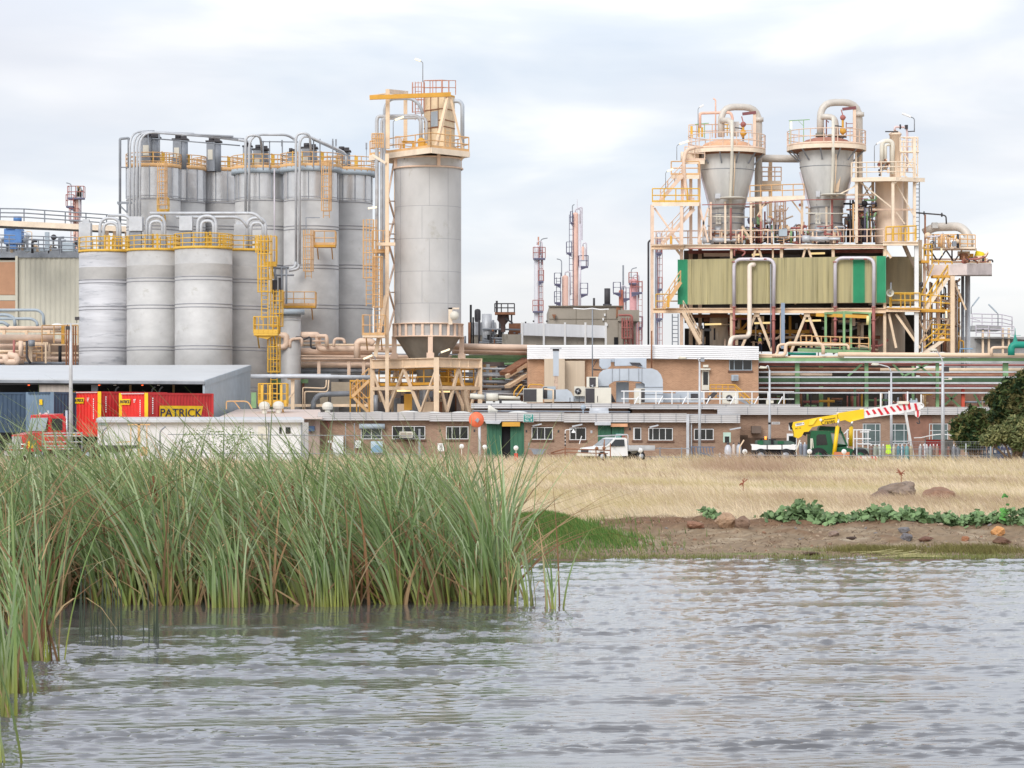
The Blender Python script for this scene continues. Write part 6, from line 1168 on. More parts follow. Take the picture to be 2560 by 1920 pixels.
b=B();b.bar(Q(1696,652,-.15),Q(2213,643,-.15),.1,.2);b.bar(Q(1696,758,-.15),Q(2213,754,-.15),.1,.2);b.mk('cladding_rail',cream,tw)
c=P(2225,0,246);R_=65*243/F
b=B();b.lathe((PX(2240,246),246.5,0),[(2.35,PZ(760,244)),(2.35,PZ(641,244))],32);b.cyl((PX(2240,246),246.5,0),2.33,PZ(760,244),PZ(642,244),32);t=b.solo('khaki_tank',mat('khaki_tank_paint',S(204,194,160),.7,rust=S(150,160,122),ra=.62,stretch=(1.5,1.5,.3)),'broad khaki tank just right of the last green cladding strip','tank')
b=B();b.cyl((PX(2226,246),246.5,0),1.35,PZ(890,246),PZ(770,246),24);b.solo('beige_vessel',mat('beige_vessel_paint',S(232,216,196),.6,stretch=(2,2,.3)),'beige vessel below the khaki tank','vessel')
b=B();b.cyl((PX(1797,248),248,0),.8,PZ(880,248),PZ(783,248),20);b.solo('beige_vessel',MATS['beige_vessel_paint'],'beige vessel inside the lower left of the process tower','vessel')
b=B();b.bar(Q(1710,640,BK+.4),Q(2215,636,BK+.4),.2,1.0);b.bar(Q(1712,705,BK+.4),Q(2215,705,BK+.4),.2,5.2);b.mk('back_wall',mat('dim_backing',S(96,90,84),.9,var=.4,sc=.6),tw)  # dark strips added behind the cladding, interior shade put into their colour
b=B();b.bar(Q(1712,797,BK),Q(2215,797,BK),.2,.75);b.bar(Q(1760,815,BK+.5),Q(2215,815,BK+.5),.2,.55);b.bar(Q(1712,850,BK+1),Q(2215,850,BK+1),.2,2.1);b.bar(Q(2218,838,BK),Q(2300,838,BK),.2,3.6);b.mk('dark_backing',mat('dark_interior',S(58,54,52),.9,var=.6,sc=.9),tw)  # sheets added to close sky gaps, interior darkness put into their colour
for y,x0,x1,o,m in ((829,1832,2040,5,goldy),(786,2010,2215,4,goldy),(792,1830,1880,6,goldy),(843,1960,2200,7,rusty),(800,1760,1830,7,rusty),(630,1720,1950,4,redp),(637,1760,1830,2,peach),(641,1800,2000,6,galvd),(628,2080,2210,3,redp),(790,1720,1830,5,rusty)):
    b=B();b.bar(Q(x0,y,o),Q(x1,y,o),.25,.3);b.mk('inner_beam',m,tw)
for xa,ya,xb,yb in ((1850,828,1885,790),(1850,828,1850,786),(1975,790,1975,870),(2000,786,2010,800)): b=B();b.bar(Q(xa,ya,5),Q(xb,yb,5),.2);b.mk('yellow_member',goldy,tw)
for i,(x0,x1,y,o) in enumerate(((1762,1803,811,4),(1886,1925,808,4),(2010,2052,802,3),(2022,2062,634,3),(1880,1898,637,2))): b=B();b.bar(Q(x0,y,o),Q(x1,y-1,o),.16);b.mk('tube_light',lit,tw)
rr=random.Random(42)
for k in range(92):       # pipes and fittings inside,below the cladding
    x=rr.uniform(1712,2205);y=rr.uniform(790,870);o=rr.uniform(2,10);b=B();q=rr.random()
    if q < .45: b.pt([(x,y,dF(x)+o),(x,y+rr.uniform(15,50),dF(x)+o)],rr.uniform(.05,.16),6,0)
    elif q < .75: b.pt([(x,y,dF(x)+o),(x+rr.uniform(12,50),y,dF(x)+o),(x+50,y+rr.uniform(-20,20),dF(x)+o)],rr.uniform(.05,.14),6,.3)
    else: b.pb(x,x+rr.uniform(3,12),y,y+rr.uniform(5,20),dF(x)+o,.6)
    b.mk('inner_pipe',rr.choice([redp,galvd,cream,cream,galv,peach,paleb,dark,redp,peach]),tw)
def stuffthing(name,label,cat,x0,x1,y0,y1,o0,o1,n,seed,mats,big=1.0):
    t=thing(name,label,cat,(PX((x0+x1)/2,242),242,PZ(y1,242)));rr=random.Random(seed)
    for k in range(n):
        x=rr.uniform(x0,x1);y=rr.uniform(y0,y1);d=dF(x)+rr.uniform(o0,o1);b=B();q=rr.random();h=rr.uniform(8,35)*big
        if q < .35: b.pt([(x,y1,d),(x,max(y0,y-h),d)],rr.uniform(.04,.12),6,0)
        elif q < .6: b.pt([(x,y,d),(min(x1,x+rr.uniform(10,40)),y,d),(min(x1,x+40),y+rr.uniform(-14,14),d)],rr.uniform(.04,.1),6,.25)
        elif q < .8: b.pb(x,x+rr.uniform(3,10),y,min(y1,y+rr.uniform(4,18)),d,.5)
        elif q < .9: b.ball(P(x,y,d),rr.uniform(.12,.3),5)
        else: b.pt([(x,y1,d),(x,y,d),(x+rr.uniform(5,12),y,d),(x+12,y1,d)],.07,6,.3)
        b.mk('fitting',rr.choice(mats),t)
    return t
mm_=[redp,galvd,galv,rusty,cream,dark,greenst,navy,redp,black,orange_r]
stuffthing('valve_cluster','dense cluster of valves and pipes right of the left hopper vessel foot','valves',1862,1930,540,608,1,5,46,51,mm_);stuffthing('valve_cluster','dark valves and pumps between the right hopper vessel and the peach column','valves',2108,2190,500,606,1.5,5,70,52,mm_+[dark,black,dark]);stuffthing('valve_cluster','grey machines on the deck between the two hopper vessels','machinery',1935,2020,562,608,1,6,36,53,mm_)
stuffthing('valve_cluster','valves around the foot of the left hopper vessel','valves',1755,1860,570,608,-.2,.6,26,54,[galv,redp,galvd,cream,rusty]);stuffthing('valve_cluster','valves around the foot of the right hopper vessel','valves',2010,2110,566,608,-.2,.6,26,55,[galv,redp,galvd,cream,dark])
for x0,x1,y,lb in ((1757,1810,600,'left'),(2007,2070,597,'right')):
    b=B();b.tube([Q(x0,y,-.2),Q(x0+18,y,-.2)],.3,12);b.tube([Q(x0+18,y,-.2),Q(x1,y,-.2)],.19,12);b.tube([Q(x1,y,-.2),Q(x1+30,y,-.2)],.12,12);b.solo('screw_feeder',galv,'silver horizontal feeder tube at the foot of the %s hopper vessel' % lb,'feeder')
stuffthing('pipe_cluster','pale beams and pipes crowding the deck behind both hopper vessels','pipework',1750,2190,505,606,6,10,95,57,[cream,peach,paleb,galv,redp,galvd,cream],1.8)
b=B();b.pb(1948,1968,573,590,240,.8);b.solo('control_cabinet',bluegr,'pale blue-grey cabinet on the deck between the hopper vessels','cabinet')
st=thing('stair_tower','cream and yellow zigzag stair tower on the left side of the process tower','stairs',(PX(1690,240),240,GZ))
def SP(x,y,o=0): return P(x,y,240.5+o)
b=B();b.stairs(SP(1655,610),SP(1735,522),1.0,sw=.3);b.mk('flight',peach,st);b=B();b.stairs(SP(1652,500),SP(1706,438),1.0,sw=.3);b.mk('flight',peach,st);b=B();b.stairs(SP(1660,770,1),SP(1702,705,1),1.0,sw=.3);b.mk('flight',orange_r,st)
b=B();b.stairs(SP(1708,780,1.5),SP(1752,860,1.5),.9,sw=.3);b.mk('flight',cream,st);b=B();b.ladder(PX(1688,241),241,PZ(870,241),PZ(785,241),.5,False,.05);b.mk('ladder',galvd,st)
def land(x0,x1,y,o,dp,m=yellow,dm=paleb):
    a=[SP(x0,y,o),SP(x1,y,o),SP(x1,y,o+dp),SP(x0,y,o+dp)];b=B();b.add(a+[p+Vector((0,0,-.35)) for p in a],[(0,1,2,3),(7,6,5,4),(0,4,5,1),(1,5,6,2),(3,7,4,0)]);b.mk('landing',dm,st)
    b=B();b.rail([a[3],a[0],a[1]],1.15,1.1,.05,1,False,.15);b.mk('landing_railing',m,st)
land(1631,1748,505,-.5,3);land(1678,1748,437,.5,2.5,orange_r);land(1712,1762,400,1,2,peach)
b=B();b.rail([SP(1632,612,-.4),SP(1700,612,-.4)],1.15,1.2,.05,1);b.mk('landing_railing',peach,st)
for x,yt,yb,o in ((1631,512,610,-.3),(1704,512,612,-.3),(1727,440,610,2),(1748,400,610,2),(1706,440,505,1)): b=B();b.bar(SP(x,yt,o),SP(x,yb,o),.26);b.mk('column',peach,st)
for a,c in (((1636,520),(1700,610)),((1750,520),(1770,605)),((1770,520),(1745,605))): b=B();b.bar(SP(*a),SP(*c),.15);b.mk('brace',peach,st)
b=B();b.pb(1675,1680,590,610,240,.3);b.pb(1668,1674,740,768,240,.3);b.mk('gate',goldy,st)
b=B();b.pb(1712,1748,381,402,243,2);b.tube([P(1702,392,243.5),P(1712,392,243.5)],.45,12);b.solo('cream_bin',paleb,'cream boxed bin behind the left hopper platform','bin')
b=B();b.pt([(1722,505,241),(1712,460,241),(1709,400,241),(1716,374,241),(1740,368,241)],.16,8,.8);b.solo('curved_pipe',peach,'peach curved pipe hugging the left side of the left hopper vessel','pipe')
def vessel(nm,cx,d,half,prof,zring,rr_,dome,label):
    c=(PX(cx,d),d);t=thing('hopper_vessel',label,'hopper vessel',(c[0],c[1],PZ(608,d)));k=d/F
    b=B();b.lathe((c[0],c[1],0),[(hw*k,PZ(y,d)) for hw,y in prof][::-1],48);b.mk('body',greyv,t)
    b=B()
    for hw,y in prof[1:-1]: b.lathe((c[0],c[1],PZ(y,d)),[(hw*k,-.03),(hw*k+.05,0),(hw*k,.03)],48)
    b.mk('seam_ring',galvd,t)
    b=B();yt,hw=dome[0],prof[0][0]*.96;z0=PZ(prof[0][1]-10,d);z1=PZ(yt,d);b.lathe((c[0],c[1],z0),[(hw*k,0),(hw*k*.97,(z1-z0)*.35),(hw*k*.8,(z1-z0)*.7),(hw*k*.5,(z1-z0)*.93),(.01,(z1-z0))],40);b.mk('dome',dome[1],t)
    y0,y1=zring;R2=rr_*k;b=B();z=PZ(y0,d);b.lathe((c[0],c[1],0),[(prof[0][0]*k,z-.06),(R2,z-.06),(R2,PZ(y1,d)),(R2-.12,PZ(y1,d)),(R2-.12,z-.12),(prof[0][0]*k,z-.12)],40,smooth=False);b.mk('ring_deck',paleb,t)
    b=B();b.ring(c,R2-.04,z,1.25,0,2*math.pi,36,.04,2,.12,2);b.mk('ring_railing',peach,t)
    for j in range(12): a=j*math.pi/6+.26;b=B();b.bar((c[0]+R2*.96*math.cos(a),c[1]+R2*.96*math.sin(a),PZ(y1,d)),(c[0]+prof[0][0]*k*1.0*math.cos(a),c[1]+prof[0][0]*k*math.sin(a),PZ(y1+26,d)),.1);b.mk('bracket',galvd,t)
    b=B();b.lathe((c[0],c[1],0),[(prof[0][0]*k+.01,PZ(y1+3,d)),(prof[0][0]*k+.01,PZ(y1,d)),(R2-.3,PZ(y1-1,d))],40);b.mk('rusty_underside',rusty,t)
    return t,c,k
orange_dome=mat('patched_orange_dome',S(226,176,140),.7,var=.3,sc=1.3,rust=S(205,190,180),ra=.52);brown_dome=mat('red_brown_dome',S(176,122,104),.7,var=.2)
HV1,c1,k1=vessel('left',1817,244,0,[(70,388),(68,427),(45,521),(41,524),(41,610)],(376,387),97,(350,orange_dome),'left hopper vessel with the patched orange dome')
HV2,c2,k2=vessel('right',2066,243,0,[(69,379),(66,419),(43,519),(40,522),(40,608)],(366,378),99,(344,brown_dome),'right hopper vessel with the red-brown dome')
for t,c,k,dd0 in ((HV1,1817,k1,244),(HV2,2066,k2,243)):
    b=B()
    for y in (536,560): b.lathe((PX(c,dd0),dd0,PZ(y,dd0)),[(41*k,-.05),(41*k+.06,0),(41*k,.05)],40)
    b.mk('flange_ring',galvd,t)
    dx=c-1817;f=dd0-1.75;b=B();b.pb(1788+dx+(0 if dx==0 else 3),1798+dx+3,484 if dx==0 else 478,496 if dx==0 else 492,f,.2);b.mk('access_hatch',galv,t)
    b=B();xx=1830 if dx==0 else 2083;b.pt([(xx,300 if dx==0 else 292,dd0-3.3),(xx,375,dd0-3.3),(xx,400,dd0-2.9),(xx-4,500,dd0-1.7),(xx-6,610,dd0-1.7)],.14,8,.3);b.mk('front_pipe',offwh,t)
    b=B();xx+=7;b.pt([(xx,385,dd0-2.8),(xx,420,dd0-2.75),(xx-4,490,dd0-2)],.05,6,.2);b.mk('thin_pipe',cream,t)
    b=B()
    for s in (-1,1): b.bar(P(c+s*66,430,dd0-.6),P(c+s*42,520,dd0-.5),.14)
    b.mk('side_strip',lilac,t)
    b=B();b.pt([(1792+dx,535,dd0-1.7),(1792+dx,560,dd0-1.7)],.05,4,0);b.pt([(1800+dx,535,dd0-1.7),(1800+dx,560,dd0-1.7)],.05,4,0)
    for y in (537,548,558): b.pbar(1789+dx,y,1803+dx,y,dd0-1.75,.08)
    b.mk('ladder',offwh,t)
    b=B();b.pb(1788+dx,1802+dx,566,596,dd0-1.9,.12);b.mk('dark_frame',galvd,t);b=B();b.pb(1791+dx,1799+dx,569,582,dd0-1.95,.1);b.mk('frame_face',galv,t)
    b=B();b.tube([P(1790+dx-25,541 if dx==0 else 533,dd0-2.2),P(1790+dx+80,543 if dx==0 else 534,dd0-2.2)],.06,6);b.mk('cross_pipe',offwh,t)
t=HV2;b=B();b.prism([(2097,428),(2104,428),(2096,480),(2088,480)],241.2,.15);b.mk('rail_frame',cream,t)
b=B();b.lathe((PX(1830,242),241.2,PZ(498,242)),[(.01,.08),(1.1,.08),(1.1,0),(.01,0)],24);b.solo('neck_disc',offwh,'thin white ledge across the neck of the left hopper vessel','ledge');b=B();b.lathe((PX(2078,242),240.4,PZ(492,242)),[(.01,.08),(1.1,.08),(1.1,0),(.01,0)],24);b.solo('neck_disc',offwh,'thin white ledge across the neck of the right hopper vessel','ledge')
lag=mat('weathered_grey_lagging',S(206,200,192),.55,.1,var=.14,rust=S(180,168,152),ra=.62)
t=thing('overhead_pipe','large grey looped pipe arching over the left hopper vessel','pipe',(PX(1850,244),244,PZ(345,244)));b=B();b.pt([(1803,342,244),(1803,267,244),(1897,268,245),(1897,610,246)],.30,14,1.4);b.mk('loop',lag,t)
b=B();b.pt([(1803,302,243.8),(1828,300,243),(1832,340,243)],.26,12,1.0);b.mk('branch',lag,t);b=B();b.disc(P(1898,299,245),.38,.35,'z',20);b.mk('flange',lag,t);b=B();b.pt([(1895,420,246.3),(1895,540,246.3),(1900,560,246.3)],.30,12,0);b.mk('lower_run',mat('ochre_pipe_stain',S(206,172,128),.6),t)
t=thing('overhead_pipe','largest grey looped pipe arching high over the right hopper vessel','pipe',(PX(2100,243),243,PZ(340,243)));b=B();b.pt([(2051,336,243),(2051,256,243),(2148,256,244),(2148,610,245.5)],.31,14,1.5);b.mk('loop',lag,t)
b=B();b.pt([(2052,292,242.8),(2088,292,242.6),(2091,338,242.6)],.26,12,1.2);b.mk('branch',lag,t);b=B();b.disc(P(2149,286,244),.4,.35,'z',20);b.mk('flange',lag,t)
b=B();b.disc(P(2051,338,243),.42,.3,'z',16);b.disc(P(2083,340,243),.5,.25,'z',16);b.disc(P(2104,341,243),.4,.2,'z',16);b.mk('dark_flange',mat('dull_olive_flange',S(120,116,104),.7),t)
b=B();b.tube([P(1905,396,246.5),P(1998,397,246.5)],.34,16);b.solo('link_pipe',lag,'wide grey pipe linking the two hopper vessels just under their platforms','pipe')
b=B();b.pt([(1750,320,244),(1750,284,244),(1755,283,244),(1826,281,244),(1831,292,244),(1831,305,244)],.12,8,.4);b.pt([(1789,345,244),(1789,250,244),(1783,246,244)],.07,6,.1);b.solo('salmon_pipe',mat('salmon_pipe_paint',S(240,196,176),.6),'thin salmon pipe bent over the left hopper vessel platform','pipe')
for cx,d,yt,lb in ((1886,243,282,'left'),(2136,242,270,'right')):
    t=thing('davit','cream post with short dark jib on the %s hopper platform' % lb,'davit',(PX(cx,d),d,PZ(370,d)));b=B();b.pb(cx-3,cx+4,yt,372,d,.25);b.mk('post',peach,t);b=B();b.bar(P(cx-30,yt+3,d),P(cx+4,yt-1,d),.15,.25);b.mk('jib',mat('maroon_jib',S(130,80,84),.6),t)
for cx,d,yt,yb,lb in ((1858,243,305,345,'left'),(2107,242,288,340,'right')):
    t=thing('relief_valve','red and yellow relief valve stack on the %s hopper dome' % lb,'valve',(PX(cx,d),d,PZ(yb,d)));rr=random.Random(cx)
    b=B();b.tube([P(cx,yb,d),P(cx,yt,d)],.1,8);b.ball(P(cx,yb-12,d),.28,6);b.pb(cx-6,cx+6,yb-20,yb-16,d-.1,.3);b.pb(cx+4,cx+9,yb-14,yb-10,d,.2);b.mk('yellow_body',goldy,t);b=B();b.ball(P(cx,yt+6,d),.25,6);b.pb(cx-5,cx+8,yt+4,yt+6,d,.15);b.tube([P(cx,yt,d),P(cx-4,yt-14,d)],.05,5);b.mk('red_cap',redp,t)
    b=B();b.pt([(cx-25,yb-26,d),(cx-10,yb-25,d),(cx,yb-22,d)],.05,5,.2);b.pt([(cx,yb+6,d),(cx,yb,d)],.1,6,0);b.mk('dark_tube',dark,t)
t=thing('upper_cage','small yellow and orange cage at the back of the left hopper platform','railing',(PX(1760,247),247,PZ(350,247)));z=PZ(345,247);b=B();b.rail([P(1722,345,246),P(1800,343,248),P(1880,343,248)],1.15,.9,.045,1);b.mk('back_railing',peach,t);b=B();b.pb(1726,1732,315,345,246,.2);b.pb(1745,1750,314,342,246,.2);b.pb(1753,1758,318,342,246,.2);b.pb(1811,1826,312,340,247,.3) if 0 else None;b.rail([P(1810,340,247),P(1826,340,247)],1.0,.3,.05,2);b.mk('yellow_gate',yellow,t)
b=B();b.pb(1835,1848,304,340,244.5,.4);b.solo('small_tank',greyv,'small grey upright tank behind the left relief valve','tank')
t=thing('light_frame','green light frame over the left edge of the left hopper platform','lamp frame',(PX(1755,244),244,PZ(345,244)));b=B();b.pbar(1738,311,1772,308,244,.07);b.pbar(1761,310,1761,345,244,.06);b.mk('frame',greenst,t)
t=thing('light_frame','green light frame with yellow tube over the right hopper platform','lamp frame',(PX(1990,243),243,PZ(366,243)));b=B();b.pbar(1972,302,2024,299,241,.07);b.pbar(2009,300,2009,366,241,.06);b.pbar(1996,302,2009,315,241,.03);b.pbar(1975,302,1975,360,241,.05);b.mk('frame',greenst,t);b=B();b.pb(1975,1980,304,322,240.9,.12);b.mk('tube',litw,t)
b=B();b.ladder(PX(2127,243),243,PZ(345,243),PZ(305,243),.8,False,.04);b.pt([(2066,340,244),(2066,300,244),(2072,306,244)],.06,5,0);b.solo('dome_ladder',redp,'thin red ladder frame behind the right relief valve','ladder')
t=thing('link_walkway','cream walkway bridging the two hopper vessels','walkway',(PX(1940,243),243,PZ(504,243)));b=B();b.bar(P(1868,499,242.5),P(2012,495,241.8),.2,.38);b.bar(P(1868,497,244),P(2012,493,243.5),.2,.3);b.mk('beam',paleb,t);b=B();b.rail([P(1875,493,242.5),P(2010,489,241.8)],1.0,1.0,.045,1);b.mk('railing',orange_r,t)
for a,c in (((1980,502),(2005,535)),((1915,502),(1893,540)),((2005,490),(2005,600)),((1877,500),(1877,600)),((1900,500),(1905,605)),((1855,565),(1880,606))): b=B();b.bar(P(*a,242.6),P(*c,242.6),.2 if c[1] > 590 else .12);b.mk('support',cream,t)
t=thing('upper_landing','cream boxed landing with rails behind the walkway, between the hopper vessels','platform',(PX(1930,247),247,PZ(470,247)));b=B();b.pb(1905,1953,452,474,247,1.5);b.mk('box',paleb,t);b=B();b.rail([P(1905,452,247),P(1953,452,247),P(1953,452,249)],1.2,.5,.05,2);b.mk('railing',peach,t);b=B();b.bar(P(1926,390,247.5),P(1926,560,247.5),.3);b.mk('column',cream,t);b=B();b.ladder(PX(1950,247),247,PZ(600,247),PZ(495,247),.7,True,.04,.5);b.mk('caged_ladder',peach,t)
for x,y0,y1 in ((1813,504,608),(2066,495,606),(1777,505,600),(2140,380,608),(1877,505,608)): b=B();b.bar(P(x,y0,241.6),P(x,y1,241.6),.17);b.mk('post',paleb if x not in (1777,) else peach,tw)
for x,y0,y1 in ((1827,520,600),(2080,500,590)): b=B();b.pt([(x,y0,241),(x,y1,241)],.1,6,0);b.mk('red_riser',redp,tw)
b=B();b.pt([(1755,512,241.5),(1870,510,241.5),(2000,500,241),(2170,497,240.5)],.04,5,0);b.mk('red_line',redp,tw)
t=thing('peach_column','fat peach process column with narrower head on the right of the tower','process column',(PX(2223,243),243,PZ(609,243)));k=243/F;b=B();b.lathe((PX(2223,243),243,0),[(35*k,PZ(610,243)),(35*k,PZ(450,243))],40);b.lathe((PX(2238,243),243,0),[(14*k,PZ(450,243)),(14*k,PZ(338,243)),(16*k,PZ(338,243)),(16*k,PZ(334,243)),(11*k,PZ(330,243)),(.01,PZ(324,243))],28);b.mk('shell',mat('peach_vessel',S(246,224,202),.55,var=.08,rust=S(236,196,162),ra=.66,stretch=(2,2,.4)),t)
b=B();b.pt([(2205,425,242),(2205,352,242),(2232,352,242),(2230,435,242)],.2,10,1.1);b.pt([(2214,425,241.8),(2214,362,241.8),(2225,362,241.8)],.12,8,.5);b.mk('arch_pipe',offwh,t)
b=B();b.pt([(2237,326,242.8),(2237,317,242.8),(2266,318,242.8),(2268,330,242.8),(2268,430,242.8)],.1,8,.3);b.mk('head_pipe',mat('pink_white_pipe',S(228,205,205),.6),t);b=B();b.tube([P(2249,317,242.7),P(2252,317,242.7)],.22,10);b.bar(P(2213,329,242.5),P(2245,329,242.5),.1);b.pb(2263,2270,312,322,242.5,.4);b.pbar(2270,329,2285,328,242.5,.08);b.mk('dark_fitting',dark,t)
b=B();b.add([P(2128,444,239.5),P(2240,442,238.6),P(2312,445,240.5),P(2300,445,248),P(2150,446,248)]+[P(2128,444,239.5)-Vector((0,0,.35)),P(2240,442,238.6)-Vector((0,0,.35)),P(2312,445,240.5)-Vector((0,0,.35)),P(2300,445,248)-Vector((0,0,.35)),P(2150,446,248)-Vector((0,0,.35))],[(0,1,2,3,4),(9,8,7,6,5),(0,5,6,1),(1,6,7,2),(4,9,5,0),(2,7,8,3)]);b.mk('deck',paleb,t)
b=B();b.rail([P(2128,443,241.5),P(2130,443,239.5),P(2240,441,238.7),P(2285,443,239.6)],1.25,1.1,.045,2);b.mk('railing',paleb,t)
for x,yt,yb,d in ((2141,446,608,239.8),(2150,380,608,244),(2232,446,606,239),(2286,345,606,240.4),(2262,446,606,246),(2268,446,606,241),(2259,350,440,242),(2182,455,520,245)): b=B();b.bar(P(x,yt,d),P(x,yb,d),.24 if x not in (2268,2259) else .14);b.mk('frame_column',paleb,t)
for a,c,d in (((2150,455),(2230,520),240),((2182,460),(2150,500),244),((2155,455),(2190,520),244),((2238,455),(2285,540),240.2),((2240,530),(2262,560),240),((2285,455),(2262,440),240),((2300,450),(2286,462),240.2),((2236,458),(2252,446),238.9),((2145,462),(2090,490),240),((2160,446),(2130,470),243)): b=B();b.bar(P(*a,d),P(*c,d),.11);b.mk('brace',paleb,t)
for y in (487,524): b=B();b.pbar(2090 if y==487 else 2145,y,2190 if y==487 else 2286,y,241,.16);b.mk('beam',peach,t)
b=B();b.rail([P(2250,378,241),P(2295,378,240.6),P(2295,378,243)],1.2,.6,.045,2);b.bar(P(2250,380,241),P(2297,380,240.8),.8,.12)
for x,y0,y1,d in ((2294,345,443,240.6),(2252,350,440,241)): b.bar(P(x,y0,d),P(x,y1,d),.1)
b.bar(P(2252,440,241),P(2290,385,240.8),.1);b.bar(P(2292,440,241),P(2262,385,240.8),.1);b.rail([P(2250,412,241),P(2292,412,240.8)],.01,.6,.04,0);b.rail([P(2257,346,241),P(2295,346,240.8)],.02,.6,.04,0);b.mk('head_platform',paleb,t)
b=B();b.ladder(PX(2291,242),241.8,PZ(600,242),PZ(455,242),.45,False,.045);b.mk('ladder',bluegr,t)
rr=random.Random(88)
for q in range(26): x=rr.uniform(2194,2222);y=rr.uniform(395,435);b=B();b.pb(x,x+rr.uniform(2,6),y,y+rr.uniform(3,9),240.5+rr.random(),.3);b.mk('valve',rr.choice([redp,rusty,dark,galvd,peach,rusty]),t)
lamppost(2286,330,292,241,-20,'white lamp on the highest pole, above the peach column',galvd,.045,signw,drop=-.3,ln=.75);lamppost(2186,420,360,240,12,'cream lamp on a thin pole beside the arched pipe of the peach column',galvd,.035,signw,drop=-.35,ln=.6);lamppost(1692,400,360,242,14,'cream lamp left of the left hopper platform',galvd,.03,litw,drop=-.25,ln=.8);lamppost(1745,340,268,244,8,'small lamp on a thin pole above the left hopper platform',galvd,.03,signw,drop=-.2,ln=.35);lamppost(1664,470,428,240,9,'small lamp beside the upper stair flight',galvd,.03,litw,drop=-.2,ln=.5)
for pts,m1,lb in (([(1835,768),(1835,648),(1936,648),(1934,768)],lilac,'left pale portal pipe in front of the khaki cladding'),([(2088,770),(2088,645),(2185,645),(2184,770)],lilac,'right pale portal pipe in front of the khaki and green cladding')):
    x0,x1=pts[0][0],pts[3][0];t=thing('portal_pipe',lb,'pipe',(PX((x0+x1)/2,240),240,PZ(885,240)));b=B();b.pt([(p[0],p[1],dF(p[0])-.8) for p in pts],.155,10,.7 if 1 else 0);b.mk('lagged_run',m1,t)
    b=B();e0,e1=(870,885);b.pt([(x0,768,dF(x0)-.8),(x0,e0,dF(x0)-.8)],.11,8,0);b.pt([(x1,768,dF(x1)-.8),(x1,e1,dF(x1)-.8)],.14,8,0);b.mk('red_leg',redp,t)
    b=B()
    for x,y in ((x0,655),(x0,768),(x1,768),(x0,800),(x1,800),((x0+x1)/2-6,648),(x1-20,648),(x0,850)): b.tube([P(x,y-1.5,dF(x)-.8),P(x,y+1.5,dF(x)-.8)],.2,10)
    b.mk('clamp',redp,t)
b=B();b.pt([(1836,640,240.8),(1836,621,240.8),(1862,628,240.8),(1862,634,240.8),(1855,640,240.8)],.08,6,.2);b.pt([(1720,622,241),(2000,620,240),(2210,618,238)],.05,5,0);b.solo('red_pipe',redp,'thin red sprinkler pipe just above the cladding band','pipe')
b=B();b.pt([(1887,662,240.4),(1874,662,240.2),(1874,842,240),(1828,844,238),(1824,868,237.5)],.2,12,.55);b.solo('cream_pipe',mat('cream_white_pipe',S(240,224,208),.5,var=.06),'thick cream pipe dropping over the middle of the cladding and turning left','pipe')
b=B();b.pb(1953,1962,757,872,239.4,.3);b.solo('cable_riser',mat('blue_grey_riser',S(150,165,185),.6,stretch=(6,1,.3)),'blue-grey cable riser under the middle of the cladding','cable riser')
b=B();b.pt([(1927,660,240),(1927,870,240)],.06,6,0);b.solo('thin_drain',galvd,'thin grey pipe beside the right leg of the left portal pipe','pipe')
t=thing('loudspeaker','white horn loudspeaker mounted right of the last green cladding','loudspeaker',(PX(2225,237),237,PZ(745,237)));b=B();c=P(2225,732,237);b.tube([c+Vector((0,-.1,0)),c+Vector((0,.15,0)),c+Vector((0,.5,0))],[.33,.2,.08],18,cap=False);b.mk('horn',offwh,t);b=B();b.disc(c+Vector((0,.05,0)),.08,.2,'y',10);b.pb(2226,2229,706,728,237.2,.06);b.mk('driver',galvd,t)
t=thing('green_balcony','pale green framed balcony with orange railings at the foot of the tower','balcony',(PX(2080,232),232,GZ));dg=231
for x,yt,yb,o in ((2064,783,883,2.5),(2110,778,890,0),(2127,783,883,3),(2174,785,880,.5)): b=B();b.bar(P(x,yt,dg+o),P(x,yb,dg+o),.19);b.mk('post',greenst,t)
b=B();b.bar(P(2062,783,dg+2.5),P(2112,780,dg),.15,.15);b.bar(P(2110,780,dg),P(2178,783,dg+.5),.15,.15);b.bar(P(2062,783,dg+2.5),P(2130,785,dg+3),.15,.15);b.mk('top_frame',greenst,t)
b=B();b.bar(P(1995,875,dg+1),P(2175,881,dg-.4),.3,.28);b.bar(P(2040,870,dg+3),P(2175,873,dg+3),.3,.2);b.mk('deck_beam',greenst,t);b=B();b.bar(P(2000,870,dg+2),P(2175,873,dg+1),2.4,.06);b.mk('grating',dark,t)
b=B();b.rail([P(2002,871,dg+1),P(2030,871,dg+.8)],1.05,.5,.06,1);b.rail([P(2030,871,dg+.8),P(2100,873,dg+.2),P(2172,875,dg)],1.0,.9,.045,1);b.mk('railing',orange_r,t);b=B();b.bar(P(2040,787,dg+3),P(2172,792,dg+2),.2,.28);b.mk('yellow_beam',goldy,t)
b=B();b.tube([P(2170,790,dg),P(2169,812,dg)],.12,8);b.mk('hanging_cover',mat('pale_yellow_cover',S(236,226,160),.7),t)
def run(pts,r_,m,lb,nm='peach_pipe',fil=.4): b=B();b.pt(pts,r_,10,fil);return b.solo(nm,m,lb,'pipe')
lp=mat('light_peach_pipe',S(240,210,182),.5,var=.07)
run([(1897,888,229),(1944,888,229),(1944,861,229),(2120,862,229),(2122,875,229)],.11,lp,'peach pipe with an upright loop, upper of two, below the cladding');run([(1930,889,228),(1964,889,228),(1964,858,228),(2058,860,228),(2058,886,228)],.15,lp,'peach pipe with a bigger upright loop at the balcony foot');run([(2095,886,227.6),(2620,889,227.6)],.19,lp,'thickest peach pipe running level along the top of the green pipe rack');run([(1897,893,228.4),(2110,892,228.4)],.09,lp,'thin peach pipe lying on the green pipe rack')
